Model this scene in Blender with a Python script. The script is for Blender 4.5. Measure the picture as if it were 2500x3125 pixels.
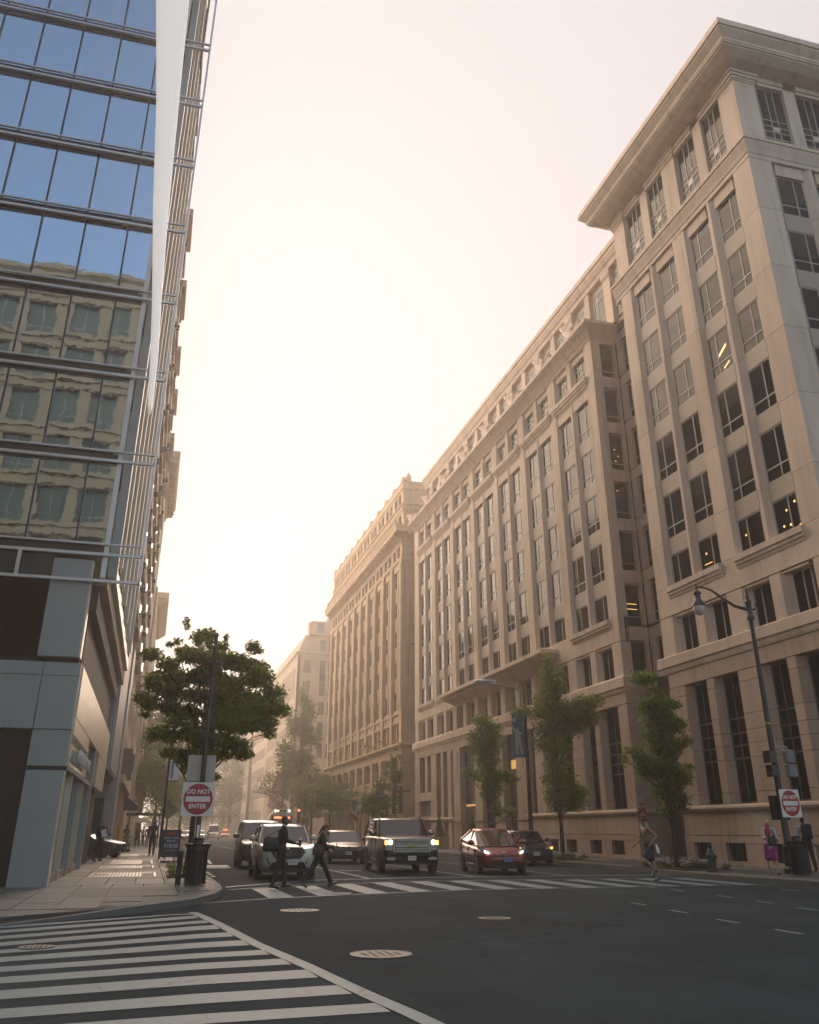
import bpy, bmesh, math, random
import numpy as np
from mathutils import Matrix, Vector, noise
R = math.radians
random.seed(7); rng = np.random.default_rng(7)
for o in list(bpy.data.objects): bpy.data.objects.remove(o)
S = bpy.context.scene; COL = S.collection
# ------------------------------------------------------------------ camera
cam = bpy.data.objects.new('camera', bpy.data.cameras.new('camera')); COL.objects.link(cam)
cam.location = (0, 0, 1.45); cam.rotation_euler = (R(90 + 24.282), 0, R(-15.616))
cam.data.sensor_fit = 'HORIZONTAL'; cam.data.sensor_width = 36; cam.data.lens = 2609 / 2500 * 36
cam.data.shift_y = -0.0818; cam.data.clip_start = 0.1; cam.data.clip_end = 3000
S.camera = cam
# ------------------------------------------------------------------ light
SUN_AZ, SUN_EL = -14.0, 13.0
w = bpy.data.worlds.new('World'); S.world = w; w.use_nodes = True
nt = w.node_tree; bg = nt.nodes['Background']
sky = nt.nodes.new('ShaderNodeTexSky'); sky.sky_type = 'NISHITA'; sky.sun_disc = False
sky.sun_elevation = R(SUN_EL); sky.sun_rotation = R(SUN_AZ); sky.dust_density = 2.5; sky.air_density = 1.0; sky.ozone_density = 1.5
tc = nt.nodes.new('ShaderNodeTexCoord'); dt_ = nt.nodes.new('ShaderNodeVectorMath'); dt_.operation = 'DOT_PRODUCT'; nt.links.new(tc.outputs['Generated'], dt_.inputs[0])
dt_.inputs[1].default_value = (math.sin(R(SUN_AZ)) * math.cos(R(SUN_EL + 14)), math.cos(R(SUN_AZ)) * math.cos(R(SUN_EL + 14)), math.sin(R(SUN_EL + 14)))
gl = nt.nodes.new('ShaderNodeMapRange'); gl.interpolation_type = 'SMOOTHSTEP'; gl.inputs[1].default_value = -.15; gl.inputs[2].default_value = .72; nt.links.new(dt_.outputs['Value'], gl.inputs[0])
veil = nt.nodes.new('ShaderNodeMix'); veil.data_type = 'RGBA'; veil.inputs[7].default_value = (2.74, 2.58, 2.60, 1)      # sunlit veil of thin cloud, strongest round the sun
nt.links.new(gl.outputs[0], veil.inputs[0]); hsv = nt.nodes.new('ShaderNodeHueSaturation'); hsv.inputs['Saturation'].default_value = .72; nt.links.new(sky.outputs[0], hsv.inputs['Color']); nt.links.new(hsv.outputs[0], veil.inputs[6])
nt.links.new(veil.outputs[2], bg.inputs[0]); bg.inputs[1].default_value = 0.15
sun = bpy.data.objects.new('sun', bpy.data.lights.new('sun', 'SUN')); COL.objects.link(sun)
sun.data.energy = 5.0; sun.data.angle = R(85); sun.data.color = (1, .76, .56)
sd = Vector((math.sin(R(SUN_AZ)) * math.cos(R(SUN_EL)), math.cos(R(SUN_AZ)) * math.cos(R(SUN_EL)), math.sin(R(SUN_EL))))
sun.rotation_euler = sd.to_track_quat('Z', 'Y').to_euler(); sun.location = (20, 60, 80)
S.view_settings.view_transform = 'Standard'; S.view_settings.look = 'None'
S.view_settings.exposure = 1.0; S.view_settings.gamma = 1.0; S.view_settings.use_curve_mapping = False
HAZE = 0.0020
# ------------------------------------------------------------------ materials
MATS = {}
def mat(name, col, rough=.6, metal=0, emit=0, nscale=0, namt=.15, bump=0, bscale=None, spec=.5, ecol=None, detail=6, coat=0, stretch=None, alpha=1):
    if name in MATS: return MATS[name]
    m = bpy.data.materials.new(name); m.use_nodes = True; n = m.node_tree.nodes; l = m.node_tree.links
    b = n['Principled BSDF']; b.inputs['Base Color'].default_value = (*col, 1); b.inputs['Roughness'].default_value = rough
    b.inputs['Metallic'].default_value = metal; b.inputs['Specular IOR Level'].default_value = spec
    if coat: b.inputs['Coat Weight'].default_value = coat; b.inputs['Coat Roughness'].default_value = .04
    if emit: b.inputs['Emission Color'].default_value = (*(ecol or col), 1); b.inputs['Emission Strength'].default_value = emit
    if nscale or bump:
        g = n.new('ShaderNodeNewGeometry'); src = g.outputs['Position']
        if stretch:
            mp = n.new('ShaderNodeMapping'); mp.inputs['Scale'].default_value = stretch; l.new(src, mp.inputs[0]); src = mp.outputs[0]
    if nscale:
        t = n.new('ShaderNodeTexNoise'); t.inputs['Scale'].default_value = nscale; t.inputs['Detail'].default_value = detail; t.inputs['Roughness'].default_value = .65; l.new(src, t.inputs['Vector'])
        r = n.new('ShaderNodeMapRange'); r.inputs[1].default_value = .3; r.inputs[2].default_value = .7; r.inputs[3].default_value = 1 - namt; r.inputs[4].default_value = 1 + namt; l.new(t.outputs[0], r.inputs[0])
        x = n.new('ShaderNodeMix'); x.data_type = 'RGBA'; x.blend_type = 'MULTIPLY'; x.inputs[0].default_value = 1; x.inputs[6].default_value = (*col, 1); l.new(r.outputs[0], x.inputs[7]); l.new(x.outputs[2], b.inputs['Base Color'])
    if bump:
        t2 = n.new('ShaderNodeTexNoise'); t2.inputs['Scale'].default_value = bscale or 8; t2.inputs['Detail'].default_value = 4; l.new(src, t2.inputs['Vector'])
        bp = n.new('ShaderNodeBump'); bp.inputs['Strength'].default_value = bump; bp.inputs['Distance'].default_value = .05; l.new(t2.outputs[0], bp.inputs['Height']); l.new(bp.outputs[0], b.inputs['Normal'])
    MATS[name] = m; return m
def leafmat(name, c1, c2, tr=.35):
    m = bpy.data.materials.new(name); m.use_nodes = True; n = m.node_tree.nodes; l = m.node_tree.links
    for q in list(n): n.remove(q)
    g = n.new('ShaderNodeNewGeometry'); x = n.new('ShaderNodeMix'); x.data_type = 'RGBA'; x.inputs[6].default_value = (*c1, 1); x.inputs[7].default_value = (*c2, 1); l.new(g.outputs['Random Per Island'], x.inputs[0])
    d = n.new('ShaderNodeBsdfPrincipled'); d.inputs['Roughness'].default_value = .5; l.new(x.outputs[2], d.inputs['Base Color'])
    t = n.new('ShaderNodeBsdfTranslucent'); hs = n.new('ShaderNodeHueSaturation'); hs.inputs['Value'].default_value = 2.3; hs.inputs['Hue'].default_value = .48; l.new(x.outputs[2], hs.inputs['Color']); l.new(hs.outputs[0], t.inputs[0])
    k = n.new('ShaderNodeMixShader'); k.inputs[0].default_value = tr; l.new(d.outputs[0], k.inputs[1]); l.new(t.outputs[0], k.inputs[2])
    o = n.new('ShaderNodeOutputMaterial'); l.new(k.outputs[0], o.inputs[0]); MATS[name] = m; return m
def vary(m, amt=.07):
    n = m.node_tree.nodes; l = m.node_tree.links; b = n['Principled BSDF']; s0 = b.inputs['Base Color'].links[0].from_socket
    oi = n.new('ShaderNodeObjectInfo'); r = n.new('ShaderNodeMapRange'); r.inputs[3].default_value = 1 - amt; r.inputs[4].default_value = 1 + amt; l.new(oi.outputs['Random'], r.inputs[0])
    x = n.new('ShaderNodeMix'); x.data_type = 'RGBA'; x.blend_type = 'MULTIPLY'; x.inputs[0].default_value = 1; l.new(s0, x.inputs[6]); l.new(r.outputs[0], x.inputs[7])
    t = n.new('ShaderNodeTexNoise'); t.inputs['Scale'].default_value = 2.2; t.inputs['Detail'].default_value = 8; g = n.new('ShaderNodeNewGeometry'); mp = n.new('ShaderNodeMapping'); mp.inputs['Scale'].default_value = (1, 1, .07); l.new(g.outputs['Position'], mp.inputs[0]); l.new(mp.outputs[0], t.inputs['Vector'])
    r2 = n.new('ShaderNodeMapRange'); r2.inputs[1].default_value = .52; r2.inputs[2].default_value = .75; r2.inputs[3].default_value = 1; r2.inputs[4].default_value = .74; l.new(t.outputs[0], r2.inputs[0])      # rain streaks
    y = n.new('ShaderNodeMix'); y.data_type = 'RGBA'; y.blend_type = 'MULTIPLY'; y.inputs[0].default_value = 1; l.new(x.outputs[2], y.inputs[6]); l.new(r2.outputs[0], y.inputs[7]); l.new(y.outputs[2], b.inputs['Base Color']); return m
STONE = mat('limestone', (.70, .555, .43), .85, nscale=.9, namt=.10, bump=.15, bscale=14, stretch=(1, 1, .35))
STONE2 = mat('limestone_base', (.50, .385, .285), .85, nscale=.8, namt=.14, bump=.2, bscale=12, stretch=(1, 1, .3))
STONE3 = mat('tan_terracotta', (.68, .49, .30), .85, nscale=.7, namt=.14, bump=.3, bscale=9)
STONE3O = mat('carved_terracotta', (.64, .475, .30), .9, nscale=3, namt=.28, bump=1, bscale=5)
STONE4 = mat('buff_limestone', (.60, .455, .31), .85, nscale=.5, namt=.1, bump=.15, bscale=10)
SPAND = mat('grey_spandrel', (.42, .345, .27), .6, nscale=1.2, namt=.06)
JOINT = mat('mortar_joint', (.16, .13, .10), .9)
FRAME = mat('window_frame_bronze', (.40, .36, .30), .45, nscale=2, namt=.08)
FRAMED = mat('window_frame_dark', (.10, .095, .09), .4)
def glassmat(name, col, wav=.02, rough=.03, metal=0, ws=.7, spec=.5):
    return mat(name, col, rough, metal, bump=wav, bscale=ws, spec=spec)
GLASS = glassmat('dark_window_glass', (.012, .013, .013), .05, rough=.05, spec=.08)
BLIND = mat('window_blind', (.05, .044, .035), .1, spec=.08, nscale=1, namt=.3)
GLASS3 = glassmat('old_window_glass', (.05, .045, .035), .05, rough=.08)
GLASSB = mat('blue_curtain_wall_glass', (.40, .54, .68), .015, 1, bump=.09, bscale=.55)
DARK = mat('dark_recess', (.012, .012, .012), .6)
ALU = mat('silver_aluminium', (.52, .53, .54), .35, .6, nscale=1, namt=.05)
PANEL = mat('grey_metal_panel', (.25, .28, .285), .4, .3, nscale=.6, namt=.06)
PANELD = mat('dark_spandrel_panel', (.035, .041, .045), .65, spec=.3)
CREAM = mat('cream_metal_panel', (.50, .44, .35), .3, .4, nscale=.8, namt=.08, stretch=(1, 4, .4))
ASPH = mat('asphalt', (.020, .032, .039), .9, spec=.1, nscale=.55, namt=.28, bump=.55, bscale=60, detail=12)
CONC = mat('sidewalk_concrete', (.10, .104, .094), .62, nscale=1.3, namt=.16, bump=.25, bscale=30, detail=10)
CONC2 = mat('sidewalk_concrete_dark', (.083, .087, .08), .65, nscale=1.3, namt=.18, bump=.25, bscale=30, detail=10)
KERB = mat('granite_kerb', (.13, .128, .118), .75, nscale=5, namt=.15)
BLACK = mat('black_painted_metal', (.012, .012, .013), .35)
IRON = mat('cast_iron', (.10, .10, .098), .42, .6, nscale=12, namt=.3, bump=.5, bscale=50)
BARK = mat('bark', (.055, .042, .03), .9, nscale=6, namt=.3, bump=1, bscale=18, stretch=(1, 1, .25))
TYRE = mat('tyre_rubber', (.012, .012, .012), .8)
CHROME = mat('chrome', (.33, .33, .33), .22, 1)
RIM = mat('alloy_rim', (.2, .2, .2), .3, .9)
CGLASS = mat('car_glass', (.012, .014, .016), .02, spec=.9)
LAMPON = mat('lit_headlight', (1, .93, .85), .2, emit=2.2, ecol=(1, .88, .74))
LENS = mat('headlight_lens', (.35, .36, .37), .08, .3)
AMBER = mat('amber_light', (.9, .3, .05), .3, emit=3, ecol=(1, .38, .08))
REDL = mat('red_light', (.9, .05, .03), .3, emit=5, ecol=(1, .07, .04))
WHITE = mat('white_paint', (.75, .74, .71), .5, nscale=3, namt=.06)
SIGNW = mat('reflective_sign_white', (.72, .68, .62), .45)
SIGNR = mat('sign_red', (.36, .022, .022), .45)
SIGNB = mat('sign_back_aluminium', (.42, .37, .31), .5, .2)
GREENAW = mat('green_awning_canvas', (.02, .13, .055), .8, nscale=4, namt=.1)
WARML = mat('warm_interior_light', (1, .6, .2), .3, emit=.9, ecol=(1, .52, .14))
LEAF1 = leafmat('elm_leaf', (.055, .09, .014), (.11, .15, .026), .65)
LEAF2 = leafmat('ginkgo_leaf', (.06, .105, .016), (.10, .15, .026), .5)
LEAF3 = leafmat('maple_leaf', (.04, .075, .018), (.07, .11, .026), .5)
LEAF4 = leafmat('willow_leaf', (.09, .10, .025), (.13, .13, .035), .35)
def paintmat(name, lines=True, col=(.085, .14, .16)):
    m = mat(name, col, .6, nscale=1.2, namt=.12); n = m.node_tree.nodes; l = m.node_tree.links; b = n['Principled BSDF']
    src = b.inputs['Base Color'].links[0].from_socket
    g = n.new('ShaderNodeNewGeometry'); v = n.new('ShaderNodeTexVoronoi'); v.feature = 'DISTANCE_TO_EDGE'; v.inputs['Scale'].default_value = 2.1
    t0 = n.new('ShaderNodeTexNoise'); t0.inputs['Scale'].default_value = 2.5; t0.inputs['Detail'].default_value = 5
    mx = n.new('ShaderNodeMix'); mx.data_type = 'VECTOR'; mx.inputs[0].default_value = .28; l.new(g.outputs['Position'], t0.inputs['Vector']); l.new(g.outputs['Position'], mx.inputs[4]); l.new(t0.outputs['Color'], mx.inputs[5]); l.new(mx.outputs[1], v.inputs['Vector'])
    t1 = n.new('ShaderNodeTexNoise'); t1.inputs['Scale'].default_value = .45; l.new(g.outputs['Position'], t1.inputs['Vector'])
    mr = n.new('ShaderNodeMapRange'); mr.inputs[1].default_value = .4; mr.inputs[2].default_value = .7; mr.inputs[3].default_value = 0; mr.inputs[4].default_value = .03; l.new(t1.outputs[0], mr.inputs[0])
    lt = n.new('ShaderNodeMath'); lt.operation = 'LESS_THAN'; l.new(v.outputs['Distance'], lt.inputs[0]); l.new(mr.outputs[0], lt.inputs[1])
    t2 = n.new('ShaderNodeTexNoise'); t2.inputs['Scale'].default_value = 35; t2.inputs['Detail'].default_value = 4; l.new(g.outputs['Position'], t2.inputs['Vector'])
    gt = n.new('ShaderNodeMath'); gt.operation = 'GREATER_THAN'; gt.inputs[1].default_value = .66; l.new(t2.outputs[0], gt.inputs[0])
    mm = n.new('ShaderNodeMath'); mm.operation = 'MAXIMUM'; l.new(lt.outputs[0], mm.inputs[0]); l.new(gt.outputs[0], mm.inputs[1])
    x = n.new('ShaderNodeMix'); x.data_type = 'RGBA'; x.inputs[7].default_value = (.07, .07, .07, 1); l.new(mm.outputs[0], x.inputs[0]); l.new(src, x.inputs[6]); l.new(x.outputs[2], b.inputs['Base Color']); return m
for q in (STONE, STONE2, STONE3, STONE4): vary(q)
def road_wear(m):
    n = m.node_tree.nodes; l = m.node_tree.links; b = n['Principled BSDF']; s0 = b.inputs['Base Color'].links[0].from_socket; g = n.new('ShaderNodeNewGeometry'); P = g.outputs['Position']
    def mul(s, f):
        x = n.new('ShaderNodeMix'); x.data_type = 'RGBA'; x.blend_type = 'MULTIPLY'; x.inputs[0].default_value = 1; l.new(s, x.inputs[6]); l.new(f, x.inputs[7]); return x.outputs[2]
    def rng_(s, a0, a1, b0, b1):
        r = n.new('ShaderNodeMapRange'); r.inputs[1].default_value = a0; r.inputs[2].default_value = a1; r.inputs[3].default_value = b0; r.inputs[4].default_value = b1; l.new(s, r.inputs[0]); return r.outputs[0]
    nz = n.new('ShaderNodeTexNoise'); nz.inputs['Scale'].default_value = 1.6; nz.inputs['Detail'].default_value = 6; l.new(P, nz.inputs['Vector'])
    mv = n.new('ShaderNodeMix'); mv.data_type = 'VECTOR'; mv.inputs[0].default_value = .35; l.new(P, mv.inputs[4]); l.new(nz.outputs['Color'], mv.inputs[5])
    v = n.new('ShaderNodeTexVoronoi'); v.feature = 'DISTANCE_TO_EDGE'; v.inputs['Scale'].default_value = .28; l.new(mv.outputs[1], v.inputs['Vector']); crack = rng_(v.outputs['Distance'], .0, .008, .45, 1)
    n2 = n.new('ShaderNodeTexNoise'); n2.inputs['Scale'].default_value = .12; n2.inputs['Detail'].default_value = 3; l.new(P, n2.inputs['Vector']); keep = rng_(n2.outputs[0], .46, .54, 0, 1)
    cm = n.new('ShaderNodeMix'); cm.data_type = 'FLOAT'; l.new(keep, cm.inputs[0]); l.new(crack, cm.inputs[2]); cm.inputs[3].default_value = 1
    s = mul(s0, cm.outputs[0])
    n3 = n.new('ShaderNodeTexNoise'); n3.inputs['Scale'].default_value = 260; n3.inputs['Detail'].default_value = 2; l.new(P, n3.inputs['Vector']); s = mul(s, rng_(n3.outputs[0], .35, .7, .72, 1.5))     # stones in the asphalt
    mp = n.new('ShaderNodeMapping'); mp.inputs['Scale'].default_value = (.9, .05, 1); mp.inputs['Rotation'].default_value = (0, 0, R(8)); l.new(P, mp.inputs[0]); n4 = n.new('ShaderNodeTexNoise'); n4.inputs['Scale'].default_value = .8; n4.inputs['Detail'].default_value = 5; l.new(mp.outputs[0], n4.inputs['Vector']); s = mul(s, rng_(n4.outputs[0], .35, .65, .84, 1.2))   # tyre tracks
    n5 = n.new('ShaderNodeTexNoise'); n5.inputs['Scale'].default_value = 1.1; n5.inputs['Detail'].default_value = 7; n5.inputs['Roughness'].default_value = .7; l.new(P, n5.inputs['Vector']); s = mul(s, rng_(n5.outputs[0], .60, .70, 1, .66))   # oil and damp stains
    l.new(s, b.inputs['Base Color'])
road_wear(ASPH)
PAINT = paintmat('worn_road_paint')
# ------------------------------------------------------------------ mesh builder
class MB:
    def __init__(s): s.v = []; s.f = []
    def add(s, vs, fs): n = len(s.v); s.v += [tuple(p) for p in vs]; s.f += [tuple(i + n for i in q) for q in fs]; return s
    def box(s, x0, y0, z0, x1, y1, z1):
        if x0 > x1: x0, x1 = x1, x0
        if y0 > y1: y0, y1 = y1, y0
        if z0 > z1: z0, z1 = z1, z0
        return s.add([(x0, y0, z0), (x1, y0, z0), (x1, y1, z0), (x0, y1, z0), (x0, y0, z1), (x1, y0, z1), (x1, y1, z1), (x0, y1, z1)],
                     [(3, 2, 1, 0), (4, 5, 6, 7), (0, 1, 5, 4), (1, 2, 6, 5), (2, 3, 7, 6), (3, 0, 4, 7)])
    def prism(s, poly, z0, z1):
        a = sum(poly[i][0] * poly[(i + 1) % len(poly)][1] - poly[(i + 1) % len(poly)][0] * poly[i][1] for i in range(len(poly)))
        if a < 0: poly = poly[::-1]
        n = len(poly); return s.add([(x, y, z0) for x, y in poly] + [(x, y, z1) for x, y in poly],
                     [tuple(range(n - 1, -1, -1)), tuple(range(n, 2 * n))] + [(i, (i + 1) % n, n + (i + 1) % n, n + i) for i in range(n)])
    def profx(s, prof, x0, x1):     # prof in (y,z), extruded along x
        n = len(prof); return s.add([(x0, y, z) for y, z in prof] + [(x1, y, z) for y, z in prof],
                     [tuple(range(n)), tuple(range(2 * n - 1, n - 1, -1))] + [(i, n + i, n + (i + 1) % n, (i + 1) % n) for i in range(n)])
    def sweep(s, prof, path, closed=False):   # prof: closed polygon (out,z); path plan points; outward = right-hand side of travel
        P = [Vector((p[0], p[1])) for p in path]; n = len(P); m = len(prof); rows = []
        for i in range(n):
            d0 = (P[i] - P[i - 1]).normalized() if (i > 0 or closed) else None
            d1 = (P[(i + 1) % n] - P[i]).normalized() if (i < n - 1 or closed) else None
            n0 = Vector((d0.y, -d0.x)) if d0 else None; n1 = Vector((d1.y, -d1.x)) if d1 else None
            if n0 is None: mt = n1
            elif n1 is None: mt = n0
            else: mt = (n0 + n1) / (1 + n0.dot(n1))
            rows.append([(P[i].x + mt.x * o, P[i].y + mt.y * o, z) for o, z in prof])
        vs = [p for r in rows for p in r]; fs = []
        for i in range(n if closed else n - 1):
            j = (i + 1) % n
            for k in range(m): fs.append((i * m + k, i * m + (k + 1) % m, j * m + (k + 1) % m, j * m + k))
        if not closed: fs += [tuple(range(m - 1, -1, -1)), tuple((n - 1) * m + k for k in range(m))]
        return s.add(vs, fs)
    def tube(s, pts, rad, n=8, cap=True):
        pts = [Vector(p) for p in pts]; rad = rad if isinstance(rad, (list, tuple)) else [rad] * len(pts); rows = []
        for i, p in enumerate(pts):
            t = (pts[min(i + 1, len(pts) - 1)] - pts[max(i - 1, 0)]).normalized()
            a = Vector((0, 0, 1)) if abs(t.z) < .9 else Vector((1, 0, 0)); u = t.cross(a).normalized(); v = t.cross(u)
            rows.append([p + (u * math.cos(2 * math.pi * k / n) + v * math.sin(2 * math.pi * k / n)) * rad[i] for k in range(n)])
        vs = [q for r in rows for q in r]; fs = [(i * n + k, (i + 1) * n + k, (i + 1) * n + (k + 1) % n, i * n + (k + 1) % n) for i in range(len(pts) - 1) for k in range(n)]
        if cap: fs += [tuple(range(n)), tuple(range((len(pts) - 1) * n + n - 1, (len(pts) - 1) * n - 1, -1))]
        return s.add(vs, fs)
    def lathe(s, prof, n=16, c=(0, 0, 0), ax='z'):
        vs = []
        for r, z in prof:
            for k in range(n):
                a = 2 * math.pi * k / n; p = (r * math.cos(a), r * math.sin(a), z)
                if ax == 'x': p = (z, p[0], p[1])
                if ax == 'y': p = (p[0], z, p[1])
                vs.append((c[0] + p[0], c[1] + p[1], c[2] + p[2]))
        m = len(prof); fs = [(i * n + k, i * n + (k + 1) % n, (i + 1) * n + (k + 1) % n, (i + 1) * n + k) for i in range(m - 1) for k in range(n)]
        fs += [tuple(range(n - 1, -1, -1)), tuple((m - 1) * n + k for k in range(n))]
        return s.add(vs, fs)
    def ball(s, c, r, n=10, m=6):
        rx, ry, rz = r if isinstance(r, (tuple, list)) else (r, r, r); vs = [(c[0], c[1], c[2] - rz)]
        for i in range(1, m):
            ph = math.pi * (i / m - .5)
            for k in range(n): a = 2 * math.pi * k / n; vs.append((c[0] + rx * math.cos(ph) * math.cos(a), c[1] + ry * math.cos(ph) * math.sin(a), c[2] + rz * math.sin(ph)))
        vs.append((c[0], c[1], c[2] + rz)); L = len(vs) - 1
        fs = [(0, 1 + (k + 1) % n, 1 + k) for k in range(n)] + [(1 + (i - 1) * n + k, 1 + (i - 1) * n + (k + 1) % n, 1 + i * n + (k + 1) % n, 1 + i * n + k) for i in range(1, m - 1) for k in range(n)] + [(L, 1 + (m - 2) * n + k, 1 + (m - 2) * n + (k + 1) % n) for k in range(n)]
        return s.add(vs, fs)
    def quad(s, *p): return s.add(p, [tuple(range(len(p)))])
    def xf(s, M): s.v = [tuple(M @ Vector(p)) for p in s.v]; return s
    def mesh(s, name, m=None, smooth=False, ang=40):
        me = bpy.data.meshes.new(name); me.from_pydata(s.v, [], s.f); me.update()
        bm = bmesh.new(); bm.from_mesh(me); bmesh.ops.recalc_face_normals(bm, faces=bm.faces); bm.to_mesh(me); bm.free()
        if m: me.materials.append(m)
        if smooth:
            me.shade_smooth(); me.set_sharp_from_angle(angle=R(ang))
        return me
    def build(s, name, m, parent=None, smooth=False, bevel=0, ang=40, seg=1):
        ob = bpy.data.objects.new(name, s.mesh(name, m, smooth, ang)); COL.objects.link(ob); par(ob, parent)
        if bevel:
            b = ob.modifiers.new('bevel', 'BEVEL'); b.width = bevel; b.segments = seg; b.limit_method = 'ANGLE'; b.angle_limit = R(40)
        return ob
def par(ob, parent):
    if parent is not None:
        ob.parent = parent
        ob.matrix_parent_inverse = Matrix.Translation(-wloc(parent))
def wloc(o):
    return o.location.copy()      # every parent keeps its world location (its own parent inverse cancels its parent's)
def empty(name, label, cat, loc=(0, 0, 0), group=None):
    o = bpy.data.objects.new(name, None); o.empty_display_size = .3; COL.objects.link(o); o.location = loc; o['label'] = label; o['category'] = cat
    if group: o['group'] = group
    return o
def tag(o, label, cat, group=None):
    o['label'] = label; o['category'] = cat
    if group: o['group'] = group
    return o
def struct(o): o['kind'] = 'structure'; return o
def inst(name, me, parent, M):
    ob = bpy.data.objects.new(name, me); COL.objects.link(ob); par(ob, parent); ob.matrix_basis = M; return ob
def tree_of(o): return [o] + [d for c in o.children for d in tree_of(c)]
def dup(root, loc, rotz=None, label=None):
    mp = {}
    for o in tree_of(root):
        c = o.copy(); COL.objects.link(c); mp[o] = c
        if o is not root: c.parent = mp[o.parent]; c.matrix_parent_inverse = o.matrix_parent_inverse.copy()
    r = mp[root]; r.location = loc
    if rotz is not None: r.rotation_euler = (0, 0, rotz)
    if label: r['label'] = label
    return r
TMP = bpy.data.scenes.new('bake')
def baked(ob):
    TMP.collection.objects.link(ob); vl = TMP.view_layers[0]; vl.update(); me = bpy.data.meshes.new_from_object(ob.evaluated_get(vl.depsgraph)); bpy.data.objects.remove(ob); return me
def text(name, body, size, M, m, parent=None, ext=.004, align='CENTER', sx=1, bold=0):
    c = bpy.data.curves.new(name, 'FONT'); c.body = body; c.size = size; c.extrude = ext; c.align_x = align; c.align_y = 'CENTER'; c.offset = bold; c.space_line = .85
    t = bpy.data.objects.new(name, c); me = baked(t); bpy.data.curves.remove(c)
    me.materials.clear(); me.materials.append(m); me.transform(M @ Matrix.Diagonal((sx, 1, 1, 1))); ob = bpy.data.objects.new(name, me); COL.objects.link(ob); par(ob, parent); return ob
FACE_S = lambda x, y, z: Matrix.Translation((x, y, z)) @ Matrix.Rotation(R(90), 4, 'X')                    # lettering that faces -Y
FACE_E = lambda x, y, z: Matrix.Translation((x, y, z)) @ Matrix.Rotation(R(90), 4, 'Z') @ Matrix.Rotation(R(90), 4, 'X')   # faces +X
# facade frames: local x along the wall (left to right seen from outside), local y into the wall, local z up
def FW(x0): return Matrix.Translation((x0, 0, 0)) @ Matrix.Rotation(R(-90), 4, 'Z')    # faces -X, u = -Y
def FS(y0): return Matrix.Translation((0, y0, 0))                                       # faces -Y, u = X
def FE(x0): return Matrix.Translation((x0, 0, 0)) @ Matrix.Rotation(R(90), 4, 'Z')     # faces +X, u = Y
def FN(y0): return Matrix.Translation((0, y0, 0)) @ Matrix.Rotation(R(180), 4, 'Z')    # faces +Y, u = -X
WCACHE = {}
def window(root, F, u, z, wd, ht, dep, vb=(), hb=(), fm=None, gm=None, bar=.06, th=.07, split=False):
    """one window, centre-left corner at (u, z): frame part with its pane or panes as sub-parts"""
    fm = fm or FRAME; gm = gm or GLASS; key = (round(wd, 3), round(ht, 3), tuple(vb), tuple(hb), fm.name, gm.name, bar, split)
    if key not in WCACHE:
        b = MB(); xs = [0] + [wd * v for v in vb] + [wd]; zs = [0] + [ht * h for h in hb] + [ht]
        b.box(0, 0, 0, bar, th, ht).box(wd - bar, 0, 0, wd, th, ht).box(bar, 0, 0, wd - bar, th, bar).box(bar, 0, ht - bar, wd - bar, th, ht)
        for v in vb: b.box(wd * v - bar / 2, .004, bar, wd * v + bar / 2, th, ht - bar)
        for i, h in enumerate(hb):
            for j in range(len(xs) - 1): b.box(xs[j] + (bar if j == 0 else bar / 2), .002, ht * h - bar / 2, xs[j + 1] - (bar if j == len(xs) - 2 else bar / 2), th, ht * h + bar / 2)
        panes = []
        if split:
            for j in range(len(xs) - 1):
                for i in range(len(zs) - 1): panes.append(MB().box(xs[j] + bar * .4, th * .5, zs[i] + bar * .4, xs[j + 1] - bar * .4, th * .5 + .02, zs[i + 1] - bar * .4).mesh('pane', gm))
        else: panes.append(MB().box(bar * .4, th * .5, bar * .4, wd - bar * .4, th * .5 + .02, ht - bar * .4).mesh('pane', gm))
        WCACHE[key] = (b.mesh('window', fm), panes)
    fme, panes = WCACHE[key]; M = F @ Matrix.Translation((u, dep, z))
    ob = inst('window', fme, root, M)
    if root.name in ('stone_office_tower', 'stone_office_block') and gm is GLASS and ht > 1.9 and ht < 3 and random.random() < .38:
        q = random.choice((.3, .42, .62)); kk = ('blind', round(wd, 3), round(ht, 3), q)
        if kk not in WCACHE: WCACHE[kk] = MB().box(bar * .5, th * .5 - .006, ht * (1 - q), wd - bar * .5, th * .5 - .002, ht - bar * .5).mesh('blind', BLIND)
        inst('blind', WCACHE[kk], ob, Matrix.Identity(4)).matrix_parent_inverse = Matrix.Identity(4)
    for p in panes: inst('pane', p, ob, Matrix.Identity(4)).matrix_parent_inverse = Matrix.Identity(4)
    return ob
def pieces(name, root, me, F, lst):
    return [inst(name, me, root, F @ Matrix.Translation(p)) for p in lst]
# ================================================================== SETTING: ground
g = MB().quad((-700, -250, 0), (700, -250, 0), (700, 900, 0), (-700, 900, 0)); struct(g.build('road', ASPH))
def slabrow(parent, x0, x1, y0, y1, nx, ny, z, m, mats=2):
    out = []; dx = (x1 - x0) / nx; dy = (y1 - y0) / ny; mes = [MB().box(.012, .012, -.05, dx - .012, dy - .012, 0).mesh('paving_slab', q) for q in (CONC, CONC2)]
    for i in range(nx):
        for j in range(ny):
            ob = inst('paving_slab', mes[0 if random.random() < .7 else 1], parent, Matrix.Translation((x0 + i * dx, y0 + j * dy, z + random.uniform(-.003, .004)))); out.append(ob)
    return out
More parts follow.
